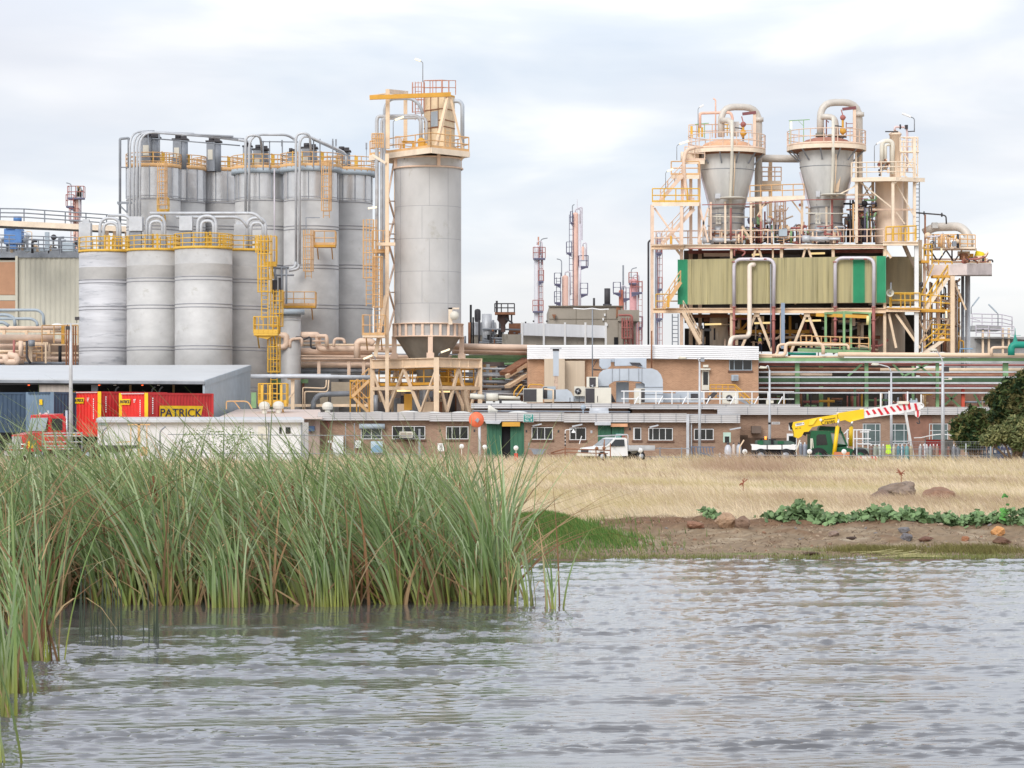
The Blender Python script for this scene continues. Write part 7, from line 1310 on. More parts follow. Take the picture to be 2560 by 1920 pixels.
run([(1970,884,229),(2040,885,229)],.12,teal,'short teal pipe beneath the green balcony','teal_pipe')
pr=thing('pipe_rack','long green pipe rack with many level grey pipes above the workshop roof','pipe rack',(PX(2200,228),228,GZ));dr_=228
b=B();b.pb(1897,2620,895,903,dr_,.3);b.mk('top_beam',greenst,pr);b=B();b.pb(1897,2620,903,907,dr_-.15,.4);b.mk('top_tray',galv,pr)
b=B();b.pb(1897,2620,945,955,dr_+.6,.3);b.mk('mid_beam',mat('darker_green_steel',S(96,128,96),.7),pr)
for x0,x1 in ((1988,1999),(2162,2171),(2340,2348),(2508,2521),(2048,2058),(2280,2286)): b=B();b.pb(x0,x1,897,1060,dr_+(.4 if x0 not in (2048,2280) else 6),.3);b.mk('column',greenst,pr)
for y,h in ((930,2.6),(943,2.4),(957.5,2.6),(970,2.4),(982,2.4)):
    b=B();b.pb(1897,2620 if y < 960 else 2500,y-h/2-.6,y+h/2+.6,dr_-.5,.35);b.mk('grey_pipe',galv,pr)
for x0,x1,y,o,r_,m in ((1897,2340,909,1,.1,redp),(1897,2620,912,3,.08,redp),(1897,2340,962,1,.1,redp),(1897,2250,922,2,.12,rusty),(1920,2080,936,1,.12,peach),(1897,2200,927,4,.2,rusty),(2200,2600,925,2,.18,cream),(1897,2300,976,3,.14,rusty),(2300,2620,938,2,.1,pinkred),(1897,2300,950,4,.18,dark),(2250,2500,966,2,.14,redp),(2290,2600,934,5,.16,rusty)):
    b=B();b.pt([(x0,y,dr_+o),(x1,y+1,dr_+o)],r_,8,0);b.mk('inner_pipe',m,pr)
b=B();b.pb(1897,2290,905,1030,dr_+9,.3);b.mk('back_shade',mat('rack_shade',S(66,62,56),.9,var=.5,sc=.7),pr)  # shade inside the rack painted as a dark sheet
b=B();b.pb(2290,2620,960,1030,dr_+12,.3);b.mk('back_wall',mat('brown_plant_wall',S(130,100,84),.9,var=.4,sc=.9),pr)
for a,c in (((2155,910),(2120,940)),((2230,908),(2260,940)),((2250,945),(2330,905)),((2290,908),(2330,940)),((2362,1012),(2392,984)),((2366,985),(2400,1018)),((2435,985),(2455,1020)),((2500,1018),(2530,985))): b=B();b.bar(P(*a,dr_+1),P(*c,dr_+1),.16);b.mk('diagonal',greenst,pr)
b=B();b.pb(2404,2412,968,1060,dr_-.1,.3);b.mk('red_column',mat('orange_red_column',S(200,84,62),.6),pr)
rr=random.Random(66)
for q in range(60):
    x=rr.uniform(1905,2480);y=rr.uniform(985,1018);o=rr.uniform(1,7);b=B()
    if rr.random() < .6: b.pt([(x,y-rr.uniform(5,25),dr_+o),(x,1022,dr_+o)],rr.uniform(.05,.16),6,0)
    else: b.pt([(x,y,dr_+o),(x+rr.uniform(15,70),y,dr_+o)],rr.uniform(.04,.12),6,0)
    b.mk('lower_pipe',rr.choice([rusty,redp,dark,cream,goldy,galvd,rusty,orange_r] if x > 2200 else [rusty,dark,redp,dark,greenst,goldy]),pr)
for x,y0 in ((2202,982),(2223,977),(2269,979),(2303,986)): b=B();b.pb(x-1.7,x+1.7,y0,1018,211,.1);b.solo('vent_pipe',white,'white upright vent pipe on the workshop roof','pipe','white vent pipes on the workshop roof')
t=thing('roof_unit','small white twin-post unit on the workshop roof above the crane tip','roof unit',(PX(2285,210),210,PZ(1018,210)));b=B();b.pb(2276,2294,1000,1012,210,.5);b.pb(2277,2280,996,1018,209.9,.2);b.pb(2290,2293,996,1018,209.9,.2);b.mk('body',bluegr,t)
t=thing('yellow_stairs','tall yellow and cream zigzag stairs at the right of the process tower','stairs',(PX(2340,240),240,GZ));SD=238
for a,c in (((2313,776),(2370,694)),((2312,884),(2358,850)),((2350,850),(2362,845))):
    b=B();b.stairs(P(*a,SD),P(*c,SD),1.1,sw=.3,rail=False);b.mk('flight',paleb,t)
b=B();
for o in (0,1.1):
    b.tube([P(2313,745,SD+o),P(2370,662,SD+o)],.06,5);b.tube([P(2313,760,SD+o),P(2370,678,SD+o)],.05,5);b.tube([P(2310,852,SD+o),P(2355,815,SD+o)],.06,5);b.tube([P(2304,735,SD+o),P(2335,660,SD+o)],.05,5);b.tube([P(2310,870,SD+o),P(2358,832,SD+o)],.05,5)
    for k in range(5): q=k/4;b.tube([P(2313+57*q,776-82*q,SD+o),P(2313+57*q,745-83*q,SD+o)],.05,5)
b.rail([P(2228,768,SD),P(2300,770,SD),P(2378,776,SD)],1.15,.8,.06,1);b.rail([P(2330,690,SD+1),P(2380,692,SD+1)],1.3,.5,.06,2);b.rail([P(2330,846,SD+.8),P(2380,848,SD+.8)],1.2,.5,.06,2);b.rail([P(2310,652,SD+.6),P(2330,652,SD+.6)],1.4,.3,.05,2);b.mk('railing',yellow,t)
b=B()
for x0,x1,y in ((2300,2382,778),(2330,2384,692),(2325,2382,850),(2300,2320,655)): b.bar(P(x0,y,SD+.6),P(x1,y,SD+.6),1.3,.2)
b.mk('landing',goldy,t)
for x,y0,y1 in ((2378,690,890),(2320,600,690),(2345,690,890),(2311,660,890)): b=B();b.bar(P(x,y0,SD+1.4),P(x,y1,SD+1.4),.22);b.mk('post',peach,t)
for a,c in (((2300,640),(2325,690)),((2297,800),(2322,850)),((2384,700),(2415,775)),((2380,780),(2350,850)),((2300,860),(2330,800))): b=B();b.bar(P(*a,SD+1.2),P(*c,SD+1.2),.14);b.mk('brace',cream,t)
for a,c in (((2262,612),(2296,690)),((2256,783),(2290,850))): b=B();b.stairs(P(*a,244),P(*c,244),.8,sw=.25,rail=False);b.mk('far_flight',paleb,t)
t=thing('right_platform','heavy pale platform jutting right with machinery and round support columns','platform',(PX(2400,243),243,GZ))
b=B();b.add([P(2322,662,239),P(2417,659,237),P(2480,659,241),P(2480,664,250),P(2322,664,250)]+[p-Vector((0,0,.95)) for p in (P(2322,662,239),P(2417,659,237),P(2480,659,241),P(2480,664,250),P(2322,664,250))],[(0,1,2,3,4),(9,8,7,6,5),(0,5,6,1),(1,6,7,2),(4,9,5,0),(2,7,8,3)]);b.mk('slab',mat('pinkish_white_slab',S(222,208,204),.6),t)
b=B();b.pb(2330,2478,652,658,240.5,.3);b.pb(2326,2470,646,650,243,.3);b.mk('edge_beam',peach,t)
for x0,x1,m in ((2405,2413,galvd),(2415,2428,galv)): b=B();b.cyl((PX((x0+x1)/2,243),243.5,0),(x1-x0)/2*243/F,0,PZ(690,243),20);b.mk('support_column',m,t)
b=B();b.tube([P(2320,623,241),P(2440,623,240)],.12,5);b.bar(P(2308,621,241),P(2440,622,240),2.5,.16);b.pb(2395,2425,628,640,241,.3);b.mk('upper_deck',paleb,t);b=B();b.rail([P(2320,620,240.5),P(2400,620,239.5),P(2438,621,239.5),P(2438,621,242)],1.15,.6,.045,2);b.mk('upper_railing',orange_r,t)
for a,c in (((2325,625),(2345,655)),((2365,625),(2345,655)),((2365,625),(2385,655)),((2405,625),(2385,655)),((2380,625),(2380,660)),((2330,625),(2330,660))): b=B();b.bar(P(*a,241.5),P(*c,241.5),.12);b.mk('prop',mat('slate_prop',S(110,104,108),.6) if 'slate_prop' not in MATS else MATS['slate_prop'],t)
b=B();b.pb(2403,2420,633,648,240,1);b.mk('brown_box',rusty,t);b=B();b.pb(2405,2434,634,648,241.3,1);b.mk('ochre_box',goldy,t)
t=thing('yellow_drum','bright yellow drum at the right end of the jutting platform','drum',(PX(2450,240),240,PZ(648,240)));b=B();b.tube([P(2438,636,240),P(2452,640,240),P(2460,640,240)],[.34,.38,.3],16);b.mk('drum',mat('bright_yellow',S(236,216,30),.5),t);b=B();b.tube([P(2463,634,240.1),P(2463,655,240.1)],.05,5);b.mk('stand',goldy,t)
stuffthing('pump_cluster','pumps and pipes on the jutting platform beside the yellow drum','pumps',2400,2470,640,656,1,3,16,63,[rusty,dark,cream,peach,redp])
t=thing('gooseneck_duct','big grey gooseneck duct at the top right of the tower','duct',(PX(2370,242),242,PZ(620,242)));b=B();b.pt([(2318,580,243),(2330,566,243),(2350,570,243),(2345,563,243)],.34,12,0) if 0 else b.pt([(2310,582,243.5),(2335,568,243.5),(2402,566,242),(2423,590,241.5),(2423,618,241.5)],.38,14,1.1);b.mk('neck',lag,t);b=B();b.pb(2331,2345,556,570,242,.6);b.pb(2402,2428,594,616,240.8,1.0);b.mk('casing',greyv,t)
b=B();b.pt([(2280,531,242),(2355,537,241),(2365,540,241),(2366,560,241)],.07,6,.2);b.tube([P(2309,533,241.6),P(2311,533,241.6)],.18,8);b.tube([P(2353,537,241),P(2356,537,241)],.18,8);b.solo('dark_pipe',dark,'thin dark pipe running level above the gooseneck duct','pipe')
b=B();b.pb(2311,2315,536,640,241.5,.15);b.solo('rusty_post',rusty,'rust-brown post carrying the thin dark pipe','post')
stuffthing('valve_cluster','valves behind the rails below the gooseneck duct','valves',2315,2400,585,620,1,4,26,64,[orange_r,dark,cream,galvd,goldy,lilac]);stuffthing('valve_cluster','dark pipes and beams behind the yellow stairs','pipework',2300,2400,700,880,4,9,95,65,[cream,galvd,goldy,dark,rusty,peach,galv],1.6)
b=B();b.pb(2352,2356,620,638,238.5,.1);b.solo('lit_tube',litw,'upright lit tube beneath the small railed deck','lamp');b=B();b.pb(2364,2368,777,795,237.5,.1);b.solo('lit_tube',litw,'upright lit tube under the yellow stair landing','lamp')
t=thing('far_plant','hazy grey plant building with rails far right behind the stairs','building',(PX(2480,330),330,GZ));b=B();b.pb(2410,2620,842,1000,330,15);b.pb(2430,2505,814,826,329,4);b.pb(2405,2450,790,840,328,2) if 0 else None;b.mk('wall',mat('pale_grey_plant',S(168,168,168),.8),t);b=B();b.prism([(2440,846),(2520,846),(2620,854),(2620,850),(2480,842)],328.5,2);b.pb(2440,2530,858,890,329.8,.2);b.mk('roof',mat('grey_roof',S(150,148,146),.8),t)
b=B();b.rail([P(2430,814,329),P(2505,816,329),P(2530,822,329),P(2530,832,329)],1.4,1.4,.06,2);b.rail([P(2440,840,328),P(2535,844,328)],1.3,1.5,.06,2);b.pt([(2410,790,328),(2450,802,328)],.06,5,0);b.mk('railing',lilac,t)
for x in (2455,2470,2505,2520): b=B();b.pb(x,x+5,820,890,329,.3);b.mk('post',cream,t)
lamppost(2495,815,780,328,-10,'distant lamp pole left of the teal spire at the right',galvd,.06,bluegr,drop=-.9,ln=.9);lamppost(2428,785,764,300,8,'distant slanted lamp just right of the grey support column',galvd,.05,bluegr,drop=-.9,ln=.7)
t=thing('teal_pipe_bend','thick teal pipe elbow at the right edge','pipe',(PX(2545,226),226,PZ(885,226)));b=B();b.pt([(2528,888,226),(2528,862,226),(2620,862,226)],.28,14,.5);b.mk('elbow',teal,t);b=B();b.pt([(2479,888,227),(2478,869,227),(2530,869,227)],.12,8,.3);b.mk('peach_branch',lp,t)
b=B();c=P(2538,860,300);b.lathe((c.x,c.y,c.z),[(.35,0),(.2,.5),(.06,1.0),(.02,1.7)],10);b.box(c.x-.4,c.x+.6,c.y,c.y+.05,c.z+.9,c.z+.94);b.solo('teal_spire',teal,'thin pointed teal spire in the distance at the right edge','spire')
b=B();b.pt([(2400,884,235),(2400,872,235),(2432,872,235)],.05,5,.1);b.solo('blue_rail',mat('light_blue_rail',S(130,170,205),.5),'thin pale blue rail standing on the pipe rack at the right','rail')
# ---------------------------------------------------------------- people
def skinmesh(name,verts,edges,rad,m,parent,sub=2):
    me=bpy.data.meshes.new(name);me.from_pydata(verts,edges,[]);o=bpy.data.objects.new(name,me);COL.objects.link(o)
    bm=bmesh.new();bm.from_mesh(me);bm.to_mesh(me);bm.free()
    sk=o.modifiers.new('s','SKIN');sk.use_smooth_shade=True
    if not me.skin_vertices: me.skin_vertices.new() if hasattr(me.skin_vertices,'new') else None
    for i,r_ in enumerate(rad): v=me.skin_vertices[0].data[i];v.radius=(r_,r_) if not isinstance(r_,tuple) else r_;v.use_root=(i==0)
    su=o.modifiers.new('u','SUBSURF');su.levels=sub;su.render_levels=sub;bpy.context.view_layer.update()
    nm=bpy.data.meshes.new_from_object(o.evaluated_get(bpy.context.evaluated_depsgraph_get()));bpy.data.objects.remove(o);bpy.data.meshes.remove(me)
    nm.name=name;nm.materials.clear();nm.materials.append(m);nm.polygons.foreach_set('use_smooth',[True]*len(nm.polygons));q=bpy.data.objects.new(name,nm);COL.objects.link(q);q.parent=parent;return q
skinm=mat('skin',S(205,160,135),.6,var=.05)
def person(loc,rz,label,top,trou,hat=None,vest=None,hair=S(70,52,40),bend=.0,arm=.3):
    t=thing('person',label,'person',loc,rz);J={}
    V=[(0,0,.95),(0,0,1.12),(0,-.02-bend*.2,1.34),(0,-.02-bend*.3,1.46),(0,-.03-bend*.34,1.55),(0,-.04-bend*.36,1.64),(0,-.03-bend*.36,1.72)]
    E=[(0,1),(1,2),(2,3),(3,4),(4,5),(5,6)];Rr=[(.15,.11),(.13,.1),(.15,.1),(.08,.07),(.055,.055),(.082,.095),(.07,.085)]
    for s in (-1,1):
        k=len(V);V+=[(s*.19,-.02-bend*.28,1.42),(s*.25,-bend*.25,1.15),(s*.24,-.12-arm*.5,.98+arm*.2),(s*.235,-.17-arm*.55,.92+arm*.22),(s*.235,-.21-arm*.57,.885+arm*.22)];E+=[(2,k),(k,k+1),(k+1,k+2),(k+2,k+3),(k+3,k+4)];Rr+=[.06,.045,.034,(.036,.022),(.03,.018)]
        for f,(dx,ln) in enumerate(((-.027,.055),(-.01,.066),(.009,.06),(.026,.045))): j=len(V);V+=[(s*.235+dx,-.24-arm*.57,.868+arm*.22),(s*.235+dx*1.15,-.24-arm*.57-ln*.6,.868+arm*.22-ln*.6)];E+=[(k+4,j),(j,j+1)];Rr+=[.009,.008]
        j=len(V);V+=[(s*.235-s*.045,-.2-arm*.57,.885+arm*.22)];E+=[(k+3,j)];Rr+=[.01]
        k=len(V);V+=[(s*.1,0,.88),(s*.12,-.02,.5),(s*.125,.02,.1),(s*.13,-.14,.045)];E+=[(0,k),(k,k+1),(k+1,k+2),(k+2,k+3)];Rr+=[.095,.062,.042,.035]
    skinmesh('body',V,E,Rr,skinm,t)
    skinmesh('shirt',[(0,0,1.0),(0,0,1.16),(0,-.02-bend*.2,1.36),(0,-.02-bend*.3,1.46)]+[(s*.195,-.02-bend*.28,1.42) for s in (-1,1)]+[(s*.255,-bend*.25,1.13) for s in (-1,1)]+[(s*.245,-.10-arm*.4,1.02+arm*.15) for s in (-1,1)],[(0,1),(1,2),(2,3),(2,4),(2,5),(4,6),(5,7),(6,8),(7,9)],[(.165,.125),(.15,.12),(.17,.12),(.085,.08),.072,.072,.058,.058,.05,.05],top,t)
    skinmesh('trousers',[(0,0,.98),(0,0,.9)]+[(s*.1,0,.84) for s in (-1,1)]+[(s*.12,-.02,.5) for s in (-1,1)]+[(s*.125,.02,.12) for s in (-1,1)],[(0,1),(1,2),(1,3),(2,4),(3,5),(4,6),(5,7)],[(.16,.12),(.16,.12),.105,.105,.075,.075,.06,.06],trou,t)
    if vest: skinmesh('safety_vest',[(0,0,1.0),(0,0,1.16),(0,-.02-bend*.2,1.38)]+[(s*.13,-.02-bend*.28,1.43) for s in (-1,1)],[(0,1),(1,2),(2,3),(2,4)],[(.175,.135),(.165,.13),(.175,.13),.08,.08],vest,t)
    hy=-.04-bend*.36
    if hat: b=B();b.lathe((0,hy,1.69),[(.165,0),(.125,.015),(.12,.06),(.09,.11),(.01,.13)],16);b.mk('hard_hat',hat,t,True)
    else: b=B();b.lathe((0,hy+.015,1.66),[(.1,0),(.105,.06),(.08,.12),(.01,.145)],14);b.mk('hair',mat('hair_'+name_(),hair,.8),t,True)
    b=B();
    for s in (-1,1): b.ball((s*.032,hy-.085,1.665),.012,4)
    b.bar((-.03,hy-.088,1.605),(.03,hy-.088,1.605),.01);b.bar((0,hy-.09,1.66),(0,hy-.11,1.63),.02)
    b.mk('face_features',mat('face_detail_'+name_(),S(120,70,62),.6),t,True);return t
_n=[0]
def name_(): _n[0]+=1;return str(_n[0])
person((PX(1900,243),243,PZ(884,243)),R(170),'worker in a white hard hat and yellow vest standing in the dark lower tower',mat('navy_workwear',S(40,46,66),.8),MATS['navy_workwear'],signw,mat('yellow_vest',S(224,210,90),.7),arm=.2)
person((PX(1563,190),190,PZ(1155,190)),R(200),'person in a blue shirt bending over behind the white pickup',mat('blue_shirt',S(96,110,150),.8),mat('dark_trousers',S(60,58,62),.8),None,None,S(150,90,80),bend=.8,arm=.6)
# ---------------------------------------------------------------- lamp posts in front of the brick buildings
def lpole(x,yt,yb,d,label,arm,r0=.11,r1=.06,extra=()):
    t=thing('street_lamp',label,'street lamp',(PX(x,d),d,GZ));b=B();b.tube([P(x,yb,d),P(x,(yt+yb)/2,d),P(x,yt,d)],[r0,(r0+r1)/2+.01,r1],10);b.mk('pole',galv,t)
    if arm: b=B();b.pt([(x,yt+2,d),(x-4,yt-12,d),(arm[0]+14,arm[1]+1,d)],.045,6,.8);b.mk('arm',galv,t);b=B();a=P(arm[0]+16,arm[1]+1.5,d);c=P(arm[0],arm[1],d);b.bar(a,c,.28,.12);b.ball((a+c)/2-Vector((0,0,.05)),.16,5,(2,1,.5));b.mk('lamp_head',offwh,t)
    for nm,x0,x1,y0,y1,m in extra: b=B();b.pb(x0,x1,y0,y1,d-.1,.3);b.pbar(x,(y0+y1)/2+2,(x0+x1)/2,(y0+y1)/2+2,d,.05);b.mk(nm,m,t)
    return t
lpole(1749,905,1148,196,'street lamp with long arm in front of the tall brick block',(1698,893),extra=(('floodlight',1752,1761,894,904,galvd),))
lpole(1924,925,1140,197,'street lamp beside the small street sign, left of the crane',(1900,917),.11,.06,(('camera',1916,1922,1000,1012,offwh),('camera_hood',1926,1934,1001,1008,offwh),('black_box',1921,1927,1056,1061,black)))
lpole(2228,930,1150,196,'street lamp standing behind the crane boom',(2180,909),.1,.06)
lpole(2357,905,1160,190,'thickest street lamp, by the white roofed shelter',(2325,873),.14,.08,(('floodlight',2360,2373,917,929,dark),('small_lamp',2372,2380,944,949,offwh)))
t=thing('disc_signal','orange-red round disc on a grey pole with a diamond at its centre','sign',(PX(1196,187),187,GZ));b=B();b.disc(P(1191,1049,186.9),.51,.04,'y',28);b.mk('disc',mat('orange_red_disc',S(240,122,88),.5),t);b=B();b.prism([(1187,1051),(1194,1044),(1199,1049),(1194,1057)],186.7,.1);b.mk('bracket',galvd,t);b=B();b.tube([P(1200,1165,187),P(1198,1042,187)],.09,8);b.mk('pole',galv,t)
mk=None
for i,(x,y,d,lb) in enumerate(((1154,1116,186,'white round marker just left of the orange disc pole'),(1212,1118,186,'white round marker just right of the orange disc pole'),(1290,1120,186,'white round marker on a red base in front of the first green doors'),(1601,1126,187,'white round marker right of the white pickup'),(1862,1129,183,'white round marker left of the green carrier'),(2024,1129,183,'white round marker left of the crane cab'),(2110,1129,183,'white round marker on the orange board under the crane'))):
    t=thing('marker_disc',lb,'marker',(PX(x,d),d,PZ(y,d)),0,'white round marker discs');b=B();b.disc((0,0,0),.165,.03,'y',20);b.mk('disc',signw,t,True);b=B();b.bar((0,.04,-1.2),(0,.04,0),.04);b.mk('stake',offwh,t,True)
    b=B();b.disc((0,-.02,0),.1,.006,'y',16) if i==4 else b.disc((0,-.02,0),.035,.006,'y',12);b.mk('mark',mat('pale_grey_mark%d' % i,S(205,205,205),.5),t,True)
    if i==2: b=B();b.box(-.12,.12,-.05,.05,-1.0,-.35);b.mk('red_base',mat('marker_red',S(200,60,50),.5),t,True)
t=thing('safety_shower','striped black and white safety shower pole with white head before the brick wall','shower',(PX(1413,196),196,GZ));b=B();b.pt([(1413,1150,196),(1413,1075,196),(1431,1073,196)],.035,6,.1);b.mk('pole',white,t);b=B()
for y in range(1084,1148,9): b.pb(1411.4,1414.6,y,y+4.5,195.93,.12)
b.mk('black_band',black,t);b=B();c=P(1434,1082,196);b.lathe((c.x,c.y,c.z),[(.16,0),(.14,.06),(.05,.18),(.03,.25)],14);b.mk('head',white,t);b=B();b.pbar(1440,1086,1432,1106,195.8,.05) if 0 else b.pbar(1454,1090,1448,1110,196,.06);b.mk('pull_rod',white,t)
t=thing('bicycle_rack','dark low metal trough against the brick wall right of the green doors','trough',(PX(1345,198),198,GZ));b=B();b.prism([(1328,1124),(1362,1124),(1356,1136),(1334,1136)],198,.4);b.pbar(1322,1106,1322,1122,198,.05);b.pbar(1320,1122,1366,1124,198,.05);b.mk('body',galvd,t)
t=thing('rusty_barrier','rusty pipe barrier standing in front of the white pickup','barrier',(PX(1460,183),183,GZ));b=B();b.tube([P(1378,1132,184),P(1413,1122,183),P(1526,1126,183)],.045,6);b.tube([P(1378,1135,184),P(1420,1131,183),P(1520,1134,183)],.035,6);b.mk('rail',rusty,t)
b=B()
for x,y in ((1413,1116),(1526,1108),(1490,1122),(1510,1106)): b.tube([P(x,y,183),P(x,1160,183)],.04,6)
b.tube([P(1511,1098,183),P(1511,1118,183)],.03,5);b.ball(P(1492,1121,183),.12,5);b.ball(P(1510,1120,183),.12,5);b.mk('post',rusty,t)
t=thing('pickup','white single cab pickup with a ladder frame, parked facing left','pickup',(PX(1535,187),187,GZ),R(212))
wp=mat('white_car_paint',S(238,238,238),.3,var=.03,spec=.6)
def hull(b,prof,w,taper_=None):   # profile in x,z,half width by z
    n=len(prof);wv=lambda z: w*(1 if z < .95 else 1-.16*(z-.95)/.6);vs=[(x,-wv(z),z) for x,z in prof]+[(x,wv(z),z) for x,z in prof];b.add(vs,[tuple(range(n)),tuple(reversed(range(n,2*n)))]+[(i,i+n,(i+1) % n+n,(i+1) % n) for i in range(n)])
b=B();hull(b,[(-.55,.35),(2.25,.35),(2.35,.5),(2.3,.78),(2.1,.9),(1.15,1.0),(.45,1.52),(.2,1.58),(-.4,1.57),(-.55,1.5)],.84);b.mk('body',wp,t,True)
b=B();b.add([(1.10,-.72,1.04),(1.10,.72,1.04),(.50,.64,1.49),(.50,-.64,1.49)],[(0,1,2,3)]);b.v=[(v[0]+.03,v[1],v[2]+.02) for v in b.v];b.mk('windscreen',mat('blue_grey_glass',S(150,160,168),.08,spec=.7),t,True)
for s in (-1,1):
    b=B();w_=.80;b.add([(.95,s*.845,1.0),(-.3,s*.845,1.0),(-.3,s*.765,1.45),(.42,s*.765,1.45)],[(0,1,2,3)]);b.mk('side_window',glassd,t,True);b=B();b.box(.7,.85,s*.86-.05,s*.95+.05 if s > 0 else s*.86+.05,.98,1.12) if 0 else b.box(.62,.72,min(s*.84,s*1.0),max(s*.84,s*1.0),1.0,1.14);b.mk('mirror',dark,t,True)
    b=B();b.box(2.25,2.36,s*.62-.14,s*.62+.14,.62,.78);b.mk('headlight',mat('headlamp%d' % s,S(214,220,226),.2),t,True)
b=B();b.box(2.28,2.37,-.42,.42,.6,.76);b.mk('grille',dark,t,True);b=B();b.box(2.28,2.46,-.82,.82,.36,.54);b.mk('bumper',offwh,t,True)
b=B();b.box(-2.7,-.65,-.88,.88,.72,.8)
for s in (-1,1): b.box(-2.7,-.65,s*.88-.02,s*.88+.02,.8,1.05)
b.box(-2.72,-2.68,-.88,.88,.8,1.05);b.mk('tray',galv,t,True)
b=B();b.tube([(-.62,-.75,.8),(-.62,-.75,1.78),(-.62,.75,1.78),(-.62,.75,.8)],.035,6,.15);b.tube([(-.62,-.7,1.76),(.9,-.7,1.68),(.9,.7,1.68),(-.62,.7,1.76)],.025,6,.1);b.mk('rack',galv,t,True)
for x in (1.5,-1.6):
    for s in (-1,1): b=B();b.disc((x,s*.76,.33),.33,.22,'y',20);w=b.mk('wheel',rubber,t,True);b=B();b.disc((x,s*.88,.33),.18,.03,'y',14);b.mk('rim',galv,w,True)
t=thing('tray_trailer','white pipe load and tray standing behind the pickup','trailer',(PX(1580,189),189,GZ));b=B();b.pb(1556,1607,1122,1134,189,1.2);b.mk('tray',offwh,t);b=B();b.pb(1560,1606,1134,1150,189.2,.8);b.mk('dark_base',dark,t)
t=thing('yard_rail_fence','dark low rail fence between the pickup and the grey cylinders','fence',(PX(1680,188),188,GZ));b=B();b.tube([P(1608,1120,188),P(1725,1122,188)],.03,5);b.tube([P(1608,1142,188),P(1725,1143,188)],.03,5);b.mk('rail',galvd,t);b=B()
for x in range(1612,1726,7): b.tube([P(x,1142,188),P(x,1155,188)],.025,4)
for x in (1608,1650,1704): b.tube([P(x,1118,188),P(x,1158,188)],.04,4)
b.mk('picket',galvd,t)
t=thing('steel_rack','blue-grey slatted steel rack leaning below the brick wall window','rack',(PX(1755,189),189,GZ));b=B()
for k in range(8): b.bar(P(1728+k*7.5,1117,189),P(1732+k*7.5,1146,189),.06)
b.bar(P(1726,1117,189),P(1787,1118,189),.07);b.bar(P(1728,1143,189),P(1788,1143,189),.07);b.bar(P(1750,1132,188.8),P(1790,1143,188.8),.1);b.mk('slats',mat('slate_blue',S(100,112,134),.6),t)
# ---------------------------------------------------------------- gas cylinders
BM={}
def bmat(c):
    k = 'cylinder_%d_%d_%d' % c
    return BM.get(k) or BM.setdefault(k,mat(k,S(*c),.45,.15,var=.12))
def bottle(x,y0,y1,w,d,col,label,cap='w',grp='gas cylinders in the yard'):
    r_=w*d/F/2;z0,z1=PZ(y1,d),PZ(y0,d);t=thing('gas_cylinder',label,'gas cylinder',(PX(x,d),d,z0),0,grp);h=z1-z0;b=B();b.lathe((0,0,0),[(r_,0),(r_,h-r_*2.0),(r_*.9,h-r_*1.2),(r_*.55,h-r_*.6),(r_*.3,h-r_*.4)],16);b.mk('shell',bmat(col),t,True)
    b=B();b.lathe((0,0,h-r_*.5),[(r_*.35,0),(r_*.4,r_*.5),(r_*.2,r_*.8),(.005,r_*.85)],8);b.mk('valve_cap',{'w': signw,'k': dark,'g': galv}[cap],t,True)
for x,y0,w,c,lb in ((1820,1108,18,(196,198,206),'fattest tall white-grey drum-like cylinder left of the carrier'),(1834,1108,9,(200,186,176),'slim pinkish-white cylinder next to the fattest white-grey one'),(1847,1108,13,(178,184,194),'grey cylinder nearest the left side of the green carrier')): bottle(x,y0,1152,w,186,c,lb,'k')
for x,c,lb in ((2002,(140,144,156),'dark grey cylinder, left of three between carrier and crane cab'),(2012,(170,176,190),'pale grey cylinder, middle of three between carrier and crane cab'),(2021,(156,160,172),'grey cylinder, right of three between carrier and crane cab')): bottle(x,1107,1150,9.5,194,c,lb)
cl=[(2178,(120,90,78)),(2188,(148,156,146)),(2198,(156,164,150)),(2208,(150,150,140)),(2235,(190,186,166)),(2246,(82,128,142)),(2256,(96,142,158)),(2267,(104,160,160)),(2277,(186,170,138))]
pos=['first','second','third','fourth','fifth','sixth','seventh','eighth','ninth']
nm_={0: 'brown',1: 'grey-green',2: 'greenish grey',3: 'drab grey',4: 'cream-grey',5: 'deep teal-blue',6: 'mid blue',7: 'turquoise',8: 'sandy'}
for i,(x,c) in enumerate(cl): bottle(x,1112,1156,10.3,188-.3*(i % 2),c,'%s gas cylinder, %s from the left in the row beside the lime vest' % (nm_[i],pos[i]),'w' if i < 4 else 'g')
nm2=['light grey','rusty grey','white','silver grey','brownish','rust brown']
for i,(x,c) in enumerate(((2301,(176,178,182)),(2309,(140,112,104)),(2317,(190,188,190)),(2326,(160,164,164)),(2334,(150,120,108)),(2343,(160,130,116)))): bottle(x,1112,1156,9,188-.3*(i % 2),c,'%s gas cylinder, %s in the cluster left of the thick lamp post' % (nm2[i],pos[i]),'w')
for i,(x,c) in enumerate(((2372,(128,94,82)),(2385,(152,156,166)),(2396,(156,160,170)),(2424,(130,134,150)))): bottle(x,1113,1156,10.5,188,c,('rust brown gas cylinder standing right of the thick lamp post','grey gas cylinder, left of a pair under the shelter edge','grey gas cylinder, right of a pair under the shelter edge','grey gas cylinder alone beside the first blue cylinder pallet')[i],'k' if i==0 else 'w')
